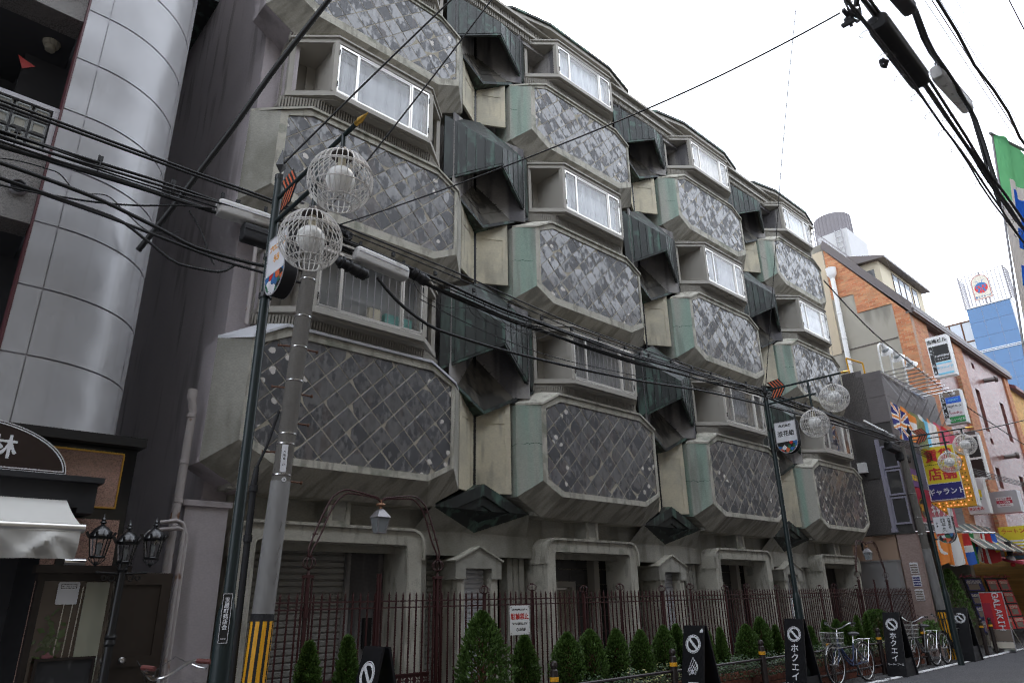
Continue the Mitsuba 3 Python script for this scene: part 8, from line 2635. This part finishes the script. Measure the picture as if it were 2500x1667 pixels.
q.box(60, 66, 3.3, 6.56, 0, 24.8)
put(bt, 'core', q, 'steel_frame')
for i in range(12):
    for j in range(3):
        q = MB()
        y0, y1 = 3.3 + j * 1.087, 3.3 + (j + 1) * 1.087
        q.box(59.95, 60, y0 + .012, y1 - .012, 24.8 - (i + 1) * 1.35 + .012, 24.8 - i * 1.35 - .012)
        put(bt, 'blue_panel', q, 'blue_glass')
q = MB()
q.box(59.96, 66, 3.22, 3.299, 0, 24.8)
put(bt, 'street_side', q, 'window_sky')
for z in (20.85, 20.7, 24.82):
    put(bt, 'white_string', MB().box(59.88, 60.2, 3.2, 6.6, z, z + .06), 'white_paint')
q = MB()
for i in range(13):
    y = 3.15 + i * .285
    q.box(59.9, 59.96, y, y + .05, 24.9, 27.9)
    q.box(61.6, 61.66, y, y + .05, 24.9, 27.9)
for i in range(18):
    z = 24.95 + i * .17
    q.box(59.86, 59.9, 3.1, 6.6, z, z + .05)
    q.box(60, 61.7, 3.05, 3.1, z, z + .05)
    q.box(60, 61.7, 6.6, 6.65, z, z + .05)
put(bt, 'lattice', q, 'steel_frame', kind='stuff')
q = MB()
for y in (3.1, 4.9, 6.55):
    for x in (59.95, 61.65):
        q.box(x, x + .1, y, y + .1, 24.85, 27.95)
put(bt, 'lattice_posts', q, 'roof_brown')
k = thing('ladybird_sign', 'cream arched sign with a red ladybird on the lattice crown of the blue tower', 'sign')
shp = unary_union([sbox(-.68, -1.05, .68, .55), affinity.translate(Point(0, 0).buffer(.68, 24), 0, .55)])
o = (59.8, 5.01, 26.4)
for nm_, sh, mt, of in (('board', shp, 'c_cream', 0), ('border', shp.buffer(-.03).difference(shp.buffer(-.07)), 'c_crimson', .021), ('body', Point(0, 0).buffer(.5, 24).intersection(sbox(-1, -1, 1, .22)), 'c_red', .021),
                        ('head', Point(0, 0).buffer(.5, 24).intersection(sbox(-1, .22, 1, 1)).union(sbox(-.02, -.5, .02, .22)).union(LineString([(-.12, .48), (-.2, .68), (-.32, .7)]).buffer(.02)).union(LineString([(.12, .48), (.2, .68), (.32, .7)]).buffer(.02)), 'mosaic_blue', .023),
                        ('spots', unary_union([Point(x, y).buffer(.1, 12) for x, y in ((0, .12), (-.3, .08), (.3, .08), (-.16, -.12), (.16, -.12), (-.24, -.3), (.24, -.3))]), 'mosaic_blue', .025),
                        ('lettering', affinity.translate(text('富士グループ', .2), 0, -.8), 'mosaic_blue', .023)):
    q = MB()
    q.ext(sh, .02 if nm_ == 'board' else .004, o, *BLADE, off=of)
    put(k, nm_, q, mt)
ow = thing('window_block', 'block with large brown-framed windows left of the blue tower', 'building')
q = MB()
q.box(62, 68, 6.6, 12, 0, 24.5)
put(ow, 'wall', q, 'cream_wall')
for i in range(2):
    for j in range(5):
        w_ = key_of(f'{ow}__window')
        z1 = 24.35 - i * 1.9
        q = MB()
        q.box(61.95, 61.99, 6.75 + j * .98, 7.6 + j * .98, z1 - 1.75, z1)
        put(w_, 'pane', q, 'window_sky')
        q = MB()
        q.box(61.9, 62, 6.65 + j * .98, 6.74 + j * .98, z1 - 1.8, z1 + .05)
        q.box(61.9, 62, 6.65 + j * .98, 7.62 + j * .98, z1 + .05, z1 + .14)
        put(w_, 'frame', q, 'bracket_rust')


# ------------------------------------------------------------------ signs over the pavement
def blade_sign(name, label, x, y1, y0, z0, z1, depth, rows, body='white_paint', group=None, cat='sign'):
    """A box sign that stands out over the pavement, lettered on the side towards the camera; rows: (u0, v0, u1, v1, material) fields and (text, height, u, v, material)."""
    k = thing(name, label, cat, group)
    w, h = y1 - y0, z1 - z0
    q = MB()
    q.box(x, x + depth, y0, y1, z0, z1)
    put(k, 'box', q, body)
    lev, fields, letters = 0, {}, {}
    for r_ in rows:
        if isinstance(r_[0], str):
            s_, hh, u, v, mt = r_[:5]
            vert = len(r_) > 5
            letters.setdefault(mt, []).append(affinity.translate(text(s_, hh, vert), u * w, v * h))
        else:
            fields.setdefault(r_[4], []).append(sbox(r_[0] * w, r_[1] * h, r_[2] * w, r_[3] * h))
    o = (x, y1, z0)
    for i, (mt, s_) in enumerate(fields.items()):
        q = MB()
        q.ext(unary_union(s_), .004, o, *BLADE, off=.001 + .004 * i)
        put(k, 'field', q, mt)
    for mt, s_ in letters.items():
        q = MB()
        q.ext(unary_union(s_), .006, o, *BLADE, off=.001 + .004 * len(fields))
        put(k, 'lettering', q, mt)
    return k


k = blade_sign('rental_sign', 'large yellow and navy sign with big red characters and an amber bulb arrow', 14.2, -.78, -1.65, 3.9, 5.4, .22,
               [(.03, .31, .97, .985, 'c_yellow'), (.03, .015, .97, .3, 'c_navy'), (.08, .655, .92, .662, 'c_black'), ('賃貸', .36, .5, .825, 'c_red'), ('店舗', .36, .5, .485, 'c_red'), ('ギャラント', .185, .5, .155, 'white_board')])
arrow = Polygon([(1.09, .0), (1.09, -1.6), (.28, -1.6), (.28, -1.74), (.0, -1.56), (-.1, -1.5), (.88, -1.5), (.88, .0)])
arrow = Polygon([(.86, -.1), (1.09, -.1), (1.09, -1.72), (.36, -1.72), (.36, -1.93), (-.02, -1.53), (.86, -1.53)])
q = MB()
q.ext(arrow, .2, (14.2, -.78, 5.4), *BLADE, off=-.2)
put(k, 'arrow_board', q, 'c_amber')
q = MB()
q.box(14.17, 14.42, -1.915, -1.872, 3.68, 5.32)
q.box(14.17, 14.4, -1.19, -1.14, 3.47, 3.68)
put(k, 'arrow_edge', q, 'white_paint')
bulb = MB()
bulb.ball((0, 0, 0), .018, 2)
lit, dark = mikit.ply(bulb.mesh(), 'bulb_lit', smooth=True), mikit.ply(bulb.mesh(), 'bracket_rust', smooth=True)
lit['emitter'] = {'type': 'area', 'radiance': {'type': 'rgb', 'value': [.2, .05, .014]}}
M('bulb_lit', (.8, .6, .4), .4)
bp_ = [(u, v) for u in (.92, 1.0) for v in np.arange(-.2, -1.66, -.105)] + [(u, v) for v in (-1.585, -1.665) for u in np.arange(.1 if v > -1.6 else .2, .88, .09)] + [(.28, -1.75), (.31, -1.83)]
for i, (u, v) in enumerate(bp_):
    on = rng.random() < .6
    kk = put(k, 'bulb' if on else 'unlit_bulb', lit if on else dark, 'bulb_lit' if on else 'bracket_rust', tw=T().translate([14.196, -.78 - u, 5.4 + v]))
q = MB()
q.box(14.25, 14.4, -.78, -.6, 3.6, 5.3)
put(k, 'bracket', q, 'lilac_steel')
blade_sign('building_sign', 'tall white sign of several panels with a black middle field high on the brick corner', 17.0, -.87, -1.5, 8.07, 9.44, .35,
           [(.05, .06, .22, .76, 'c_black'), (.23, .36, .95, .76, 'c_black'), (.23, .06, .95, .33, 'white_board'), (.23, .3, .95, .34, 'c_cyan'), (.23, .04, .95, .08, 'c_cyan'), ('古梅ビル', .15, .5, .88, 'sign_black'), ('4', .1, .13, .66, 'white_board'), ('F', .1, .13, .57, 'white_board'), ('4', .13, .13, .28, 'white_board'), ('4', .13, .13, .12, 'white_board'), ('Feminine', .1, .6, .5, 'white_board'), ('フェミニン', .07, .6, .42, 'white_board'), ('サファイア', .1, .6, .2, 'c_cyan')])
blade_sign('building_sign', 'shorter striped sign of five panels below the tall one at the brick corner', 17.0, -.87, -1.48, 6.49, 7.57, .32,
           [(.05, .8, .95, .97, 'c_photo'), (.05, .2, .23, .79, 'c_black'), (.25, .61, .95, .79, 'c_royal'), (.25, .42, .95, .6, 'white_board'), (.25, .22, .95, .41, 'white_board'), (.25, .03, .95, .2, 'c_green'),
            ('3', .13, .14, .88, 'white_board'), ('3', .13, .14, .7, 'white_board'), ('3', .13, .14, .51, 'white_board'), ('3', .13, .14, .31, 'white_board'), ('小澤', .11, .6, .88, 'white_board'), ('JINKY', .1, .6, .7, 'c_cyan'), ('Night in JJ', .075, .6, .51, 'sign_black'), ('シルチェ', .09, .6, .31, 'c_crimson'), ('ビュービル', .09, .6, .115, 'white_board')])
blade_sign('building_sign', 'dark sign of two fields partly behind the upper globe of the farthest lamp', 19.4, -.55, -1.1, 5.0, 6.5, .3, [(.08, .5, .92, .95, 'c_black'), (.08, .05, .92, .45, 'sign_brown'), ('Smgr', .1, .6, .72, 'white_board')])
blade_sign('shop_sign', 'white shop sign with a yellow star shape and red lettering right of the bulb arrow', 19.0, -.30, -.98, 3.88, 5.03, .4, [(.04, .03, .96, .97, 'white_board'), (.45, .45, .85, .65, 'c_yellow'), (.55, .38, .8, .42, 'c_green'), ('オスカル', .11, .5, .14, 'c_red')])
blade_sign('tenant_sign', 'empty grey box sign with a small red and white tenant notice', 21.0, -.52, -1.42, 4.01, 4.74, .5, [(.28, .28, .8, .72, 'white_board'), (.28, .42, .8, .57, 'c_crimson'), ('テナント募集', .075, .54, .64, 'c_crimson'), ('さくら商事', .07, .54, .49, 'white_board'), ('TE06-314', .06, .54, .35, 'c_crimson')], body='steel_frame')
k = thing('shop_board', 'crimson shop board with white lettering behind the farthest lamp pole', 'sign')
q = MB()
q.box(13.0, 16.1, -.78, -.66, 3.05, 4.2)
put(k, 'board', q, 'c_crimson')
o = (13.0, -.78, 3.05)
for nm_, s_, mt in (('strip', sbox(0, 0, 3.1, .2), 'c_black'), ('line', sbox(0, .2, 3.1, .23), 'white_board'), ('disc', Point(.42, .62).buffer(.27, 20), 'c_black'), ('ring', Point(.42, .62).buffer(.25, 20).difference(Point(.42, .62).buffer(.235, 20)), 'c_amber'), ('mark', affinity.translate(text('賃貸', .2), .42, .62), 'c_amber'),
                    ('lettering', affinity.translate(text('ギャラント', .38), 1.95, .62), 'white_board'), ('phone_line', affinity.translate(text('TE.0', .13), .4, .1), 'white_board'), ('branch', affinity.translate(text('本店', .14), 2.75, .1), 'c_amber')):
    q = MB()
    q.ext(s_, .004, o, *FACADE, off={'disc': .004, 'mark': .009, 'ring': .009, 'line': .004}.get(nm_, .005))
    put(k, nm_, q, mt)
q = MB()
q.box(13.05, 14.0, -.72, -.66, 4.25, 4.75)
k2 = thing('purple_banner', 'purple banner with yellow lettering above the crimson board', 'banner')
put(k2, 'cloth', q, 'c_purple')
q = MB()
q.ext(affinity.translate(text('商店会', .18), .5, .25), .004, (13.05, -.72, 4.25), *FACADE)
put(k2, 'lettering', q, 'c_yellow')

# awnings, posters and stands before the shops
k = thing('floral_awning', 'dark floral awning with cream edges over the far shop', 'awning')
for i in range(5):
    x = 15.4 + i * .98
    q = MB()
    q.hexa([(x, -.5, 3.5), (x + .98, -.5, 3.5), (x + .98, -1.5, 2.62), (x, -1.5, 2.62), (x, -.5, 3.53), (x + .98, -.5, 3.53), (x + .98, -1.5, 2.65), (x, -1.5, 2.65)])
    put(k, 'cloth_panel', q, 'floral')
    q = MB()
    q.bar((x, -.5, 3.52), (x, -1.52, 2.63), .10, .06)
    put(k, 'cream_edge', q, 'c_cream')
M('floral', lambda p, n, uv: mix(mix((.03, .05, .045), (.06, .07, .06), noise(p.x * 6, p.z * 6)), (.22, .05, .04), smoothstep(.6, .68, fbm(p.x * 5, p.y * 5, p.z * 5, 3))), .7)
k = thing('poster_board', 'bright yellow poster board with dense print beside the floral awning', 'poster board')
q = MB()
q.box(20.2, 20.3, -2.0, -.8, 2.45, 3.5)
put(k, 'board', q, 'c_yellow')
q = MB()
o = (20.2, -.8, 2.45)
for i in range(5):
    q.ext(sbox(.06, .16 + i * .1, .66, .215 + i * .1), .003, o, *BLADE)
put(k, 'white_lines', q, 'white_board', kind='stuff')
q = MB()
q.ext(affinity.translate(text('ラーメン'.replace('メ', 'ト'), .17), .4, .9), .004, o, *BLADE)
q.ext(unary_union([sbox(.72, .2, 1.12, .8).difference(sbox(.78, .3 + .12 * i, 1.06, .36 + .12 * i)) for i in range(3)][:1]), .003, o, *BLADE)
put(k, 'print', q, 'c_red', kind='stuff')
q = MB()
q.ext(sbox(.02, .02, 1.18, .14), .003, o, *BLADE)
put(k, 'blue_strip', q, 'c_cyan')
k = thing('red_shop_awning', 'red edged awning at the right edge over a dark shop opening', 'awning')
q = MB()
q.hexa([(18.6, -.4, 2.55), (30, -.4, 2.55), (30, -1.6, 2.25), (18.6, -1.6, 2.25), (18.6, -.4, 2.6), (30, -.4, 2.6), (30, -1.6, 2.32), (18.6, -1.6, 2.32)])
put(k, 'cloth', q, 'c_crimson')
q = MB()
q.box(17.72, 30, 4.0, 4.1, 0, 2.9)
q.box(17.72, 30, 2.0, 4.0, 2.8, 2.9)
put(brick, 'shop_interior', q, 'room_wall')
k = thing('hanging_lamp', 'white and red lantern under a black bracket by the yellow poster board', 'lamp')
q = MB()
q.lathe([(.0, 2.32), (.08, 2.34), (.11, 2.42), (.08, 2.5), (.0, 2.52)], (18.7, -1.3, 0), 16)
put(k, 'globe', q, 'white_board', smooth=True)
q = MB()
q.lathe([(.0, 2.2), (.06, 2.22), (.07, 2.28), (.05, 2.32)], (18.7, -1.3, 0), 14)
put(k, 'red_foot', q, 'c_red', smooth=True)
q = MB()
q.box(18.6, 18.8, -1.36, -1.24, 2.52, 2.95)
put(k, 'bracket', q, 'black_matte')
for s, (x, y, w, lb) in enumerate(((18.35, -.75, 1.5, 'photo menu board with red cards in a black frame, right of the tall banner'), (16.35, -.72, .8, 'photo board with small pictures left of the tall banner'))):
    k = thing('photo_board', lb, 'menu board')
    q = MB()
    q.hexa([(x, y, .35), (x + w, y - .25, .35), (x + w, y - .22, .35), (x, y + .03, .35), (x, y + .22, 1.9), (x + w, y - .03, 1.9), (x + w, y, 1.9), (x, y + .25, 1.9)])
    put(k, 'frame', q, 'black_matte')
    nc = 2 if s == 0 else 1
    for i in range(nc):
        for j in range(4):
            t0, t1 = (i + .06) / nc, (i + .94) / nc
            z0, z1 = .42 + j * .37, .74 + j * .37
            P = lambda t, z, o=.012: (x + w * t, y - .25 * t + .22 * (z - .35) / 1.55 - o, z)
            q = MB()
            q.poly([P(t0, z0), P(t1, z0), P(t1, z1), P(t0, z1)])
            put(k, 'card', q, 'c_red' if s == 0 else 'c_navy')
            q = MB()
            q.poly([P(t0 + .05, z0 + .03, .016), P(t0 + .75 * (t1 - t0), z0 + .03, .016), P(t0 + .75 * (t1 - t0), z0 + .19, .016), P(t0 + .05, z0 + .19, .016)])
            put(k, 'photo', q, 'c_photo')
            q = MB()
            for m_ in range(3):
                q.poly([P(t0 + .03, z1 - .05 - m_ * .03, .016), P(t1 - .05, z1 - .05 - m_ * .03, .016), P(t1 - .05, z1 - .035 - m_ * .03, .016), P(t0 + .03, z1 - .035 - m_ * .03, .016)])
            put(k, 'caption', q, 'c_cream', kind='stuff')
    q = MB()
    for t in np.linspace(0, 1, 14):
        c = np.array([x + w * t, y + .23 - .25 * t, 1.93])
        for j in range(5):
            a = rng.normal(size=3) * .05
            q.poly([c, c + a, c + a * .6 + rng.normal(size=3) * .02])
    put(k, 'paper_trim', q, 'c_pink', kind='stuff')
k = blade_sign('roll_up_banner', 'tall red roll-up banner with vertical white letters and food photos', 15.2, -1.12, -1.68, .08, 1.50, .03,
               [(.03, .34, .97, .98, 'c_red'), (.03, .02, .97, .12, 'c_cream'), (.03, .13, .97, .33, 'c_photo'), (.06, .36, .4, .8, 'c_crimson')], body='steel_frame', cat='banner')
q = MB()
for i, ch in enumerate('GALAKIH'):
    q.ext(affinity.translate(affinity.rotate(text(ch, .2), -90, origin=(0, 0)), .38, 1.33 - i * .135), .004, (15.2, -1.12, .08), *BLADE, off=.02)
put(k, 'white_letters', q, 'white_board')
q = MB()
q.tube([(15.2, -1.15, .05), (15.2, -1.66, .05)], .05, 8)
q.tube([(15.23, -1.4, 1.5), (15.7, -1.75, .02)], .01, 6)
q.tube([(15.23, -1.5, 1.3), (15.6, -1.3, .02)], .01, 6)
put(k, 'stand', q, 'chrome', smooth=40)
for i, x in enumerate((14.1, 14.9)):
    k = thing('bollard', ('left', 'right')[i] + ' one of two black banded bollards before the tall red banner', 'bollard', 'black bollards before the banner')
    put(k, 'post', bmp, 'bollard_brown', tw=T().translate([x, -1.3, 0]))
    put(k, 'yellow_band', ybp, 'yellow_band', tw=T().translate([x, -1.3, 0]))
k = thing('potted_conifer', 'tall bushy potted conifer behind the black bicycle', 'conifer')
q, uvs = MB(), []
for p, d, rr in crown(77, 2200, 'spindle'):
    P = np.array([13.75 + p[0] * .34, -.92 + p[1] * .34, .5 + p[2] * 1.55])
    d = d / np.linalg.norm(d)
    s_ = np.cross(d, rr.normal(size=3))
    s_ /= np.linalg.norm(s_)
    L_ = rr.uniform(.05, .1)
    q.add([P, P + d * L_ * .5 + s_ * L_ * .22, P + d * L_, P + d * L_ * .5 - s_ * L_ * .22], [[0, 1, 2], [0, 2, 3]])
    uvs.append(np.tile([rr.random(), 0], (4, 1)))
put(k, 'crown', q, 'foliage', uv=np.vstack(uvs), kind='stuff')
q = MB()
q.lathe([(.0, 0), (.16, 0), (.21, .5), (.18, .5), (.0, .46)], (13.75, -.92, 0), 18)
q.tube([(13.75, -.92, .4), (13.75, -.92, 1.2)], [.03, .015], 6)
put(k, 'pot', q, 'bracket_rust', smooth=40)
k = thing('low_shrub', 'low leafy shrub between the two right-hand bicycles and the wall', 'shrub')
q, uvs = MB(), []
for i in range(900):
    a, e = rng.uniform(0, 6.28), rng.uniform(0, 1.5)
    P = np.array([11.7, -.85, .35]) + np.array([.5 * math.cos(a) * math.cos(e), .3 * math.sin(a) * math.cos(e), .5 * math.sin(e)]) * rng.uniform(.6, 1)
    d, s_ = rng.normal(size=3) * .04 + (0, 0, .03), rng.normal(size=3) * .02
    q.add([P, P + d * .5 + s_, P + d, P + d * .5 - s_], [[0, 1, 2], [0, 2, 3]])
    uvs.append(np.tile([rng.random(), 0], (4, 1)))
put(k, 'leaves', q, 'foliage', uv=np.vstack(uvs), kind='stuff')
q = MB()
for i in range(12):
    q.tube([(11.7, -.85, .1), (11.7 + rng.normal(0, .2), -.85 + rng.normal(0, .12), .7)], .006, 4)
put(k, 'stems', q, 'bracket_rust', kind='stuff')

# the banner with the blue bars at the right edge
k = thing('tall_banner', 'tall green, white and blue banner hanging from a rod at the right edge', 'banner')
bo, bx_ = np.array([3.62, -5.9, 8.02]), np.array([.97, -.25, 0])
bx_ /= np.linalg.norm(bx_)
nu, nv, W_, H_ = 30, 90, 1.5, 4.6
u, v = np.meshgrid(np.linspace(0, 1, nu), np.linspace(0, 1, nv), indexing='ij')
nn = np.cross(bx_, [0, 0, 1.])
P = bo + bx_ * (W_ * u)[..., None] + nn * (.05 * np.sin(8 * u + 3 * v) + .03 * np.sin(15 * u - 5 * v))[..., None] + np.array([0, .116, -.993]) * (v * H_ + .05 * np.sin(6 * u) * v)[..., None]


def bdes(u, v):
    x, y = u * W_, v * H_
    if y < .72 - (.5 * x if x > .45 else 0) * .35 + (.0 if x < .45 else .08):
        return 'mint'
    if x < .13:
        return 'mint' if y < 1.1 else 'white'
    if y < .86 and x < .45:
        return 'white'
    if x > .5:
        return 'royal' if (y - .9) % 2.1 < 1.75 else 'white'
    if .13 < x < .22 + .0:
        return 'white'
    return 'royal' if (y - .9) % .58 < .34 else 'white'


cells = {}
for i in range(nu - 1):
    for j in range(nv - 1):
        a = i * nv + j
        cells.setdefault(bdes((i + .5) / (nu - 1), (j + .5) / (nv - 1)), []).extend([[a, a + nv, a + nv + 1], [a, a + nv + 1, a + 1]])
V = P.reshape(-1, 3)
for c_, F in cells.items():
    idx, inv = np.unique(np.array(F), return_inverse=True)
    put(k, 'cloth_' + c_, trimesh.Trimesh(V[idx], inv.reshape(-1, 3), process=False), 'b_' + c_, smooth=True)
for nm_, c_ in (('mint', (.2, .62, .3)), ('royal', (.03, .14, .66)), ('white', (.75, .74, .74))):
    scene['b_' + nm_] = {'type': 'principledthin', 'base_color': rgb(c_), 'roughness': .7, 'diff_trans': 1.0, 'spec_trans': 0.}
q = MB()
q.tube([bo - bx_ * .06 + (0, 0, .02), bo + bx_ * 1.7 + (0, 0, .02)], .022, 8)
q.tube([bo + (0, 0, .05), bo + np.array([0, .116, -.993]) * 4.7], .014, 6)
put(k, 'rod', q, 'lantern_grey', smooth=40)

# ------------------------------------------------------------------ across the street, behind the camera: the row that closes the street canyon
for i, (x0, x1, h, mt) in enumerate(((-22, -9.5, 14.5, 'grey_render'), (-9.4, -2.2, 13, 'raw_concrete'), (-2.1, 5.5, 14, 'speckled_stone'), (5.6, 14, 12.5, 'grey_render'), (14.1, 26, 13.0, 'raw_concrete'), (26.1, 60, 12, 'grey_render'))):
    k = thing('opposite_building', ('first', 'second', 'third', 'fourth', 'fifth', 'sixth')[i] + ' plain building of the row across the street, counted from the tower end', 'building', 'row of buildings across the street')
    q = MB()
    q.box(x0, x1, -17, -9.0, 0, h)
    put(k, 'wall', q, mt)
    q, q2 = MB(), MB()
    for z in np.arange(3.6, h - 1.6, 3.0):
        for x in np.arange(x0 + .7, x1 - 1.4, 2.1):
            q.box(x, x + 1.3, -9.0, -8.97, z, z + 1.3)
            q2.box(x - .06, x + 1.36, -9.0, -8.94, z - .1, z - .01)
    put(k, 'windows', q, 'window_dark', kind='stuff')
    put(k, 'sills', q2, 'lantern_grey', kind='stuff')
    q = MB()
    q.box(x0 - .02, x1 + .02, -17, -8.9, h + .004, h + .2)
    put(k, 'parapet', q, 'lantern_grey')

# ------------------------------------------------------------------ ground
q = MB()
q.box(-300, 400, -300, 300, -.3, 0.0)
put(None, 'road', q, 'asphalt')
tag('road', 'dark grey asphalt street surface', 'road', kind='structure')
q = MB()
q.box(-40, 60, -1.28, 1.6, -.2, .004)
put(None, 'pavement', q, 'pavement_grey')
tag('pavement', 'plain grey strip of ground between the white line and the planter', 'pavement', kind='structure')
M('pavement_grey', lambda p, n, uv: mix((.075, .073, .072), (.05, .049, .05), fbm(p.x * 1.5, p.y * 1.5, 0, 4)) * (.7 + .6 * noise(p.x * 120, p.y * 120)), .85)
M('road_white', lambda p, n, uv: mix((.6, .6, .6), (.1, .1, .1), smoothstep(.55, .75, fbm(p.x * 6, p.y * 16, 0, 4))), .7)
q = MB()
q.box(-40, 60, -1.52, -1.40, -.1, .008)
put(None, 'road_marking', q, 'road_white')
tag('road_marking', 'worn white edge line painted along the street', 'road marking', kind='structure')
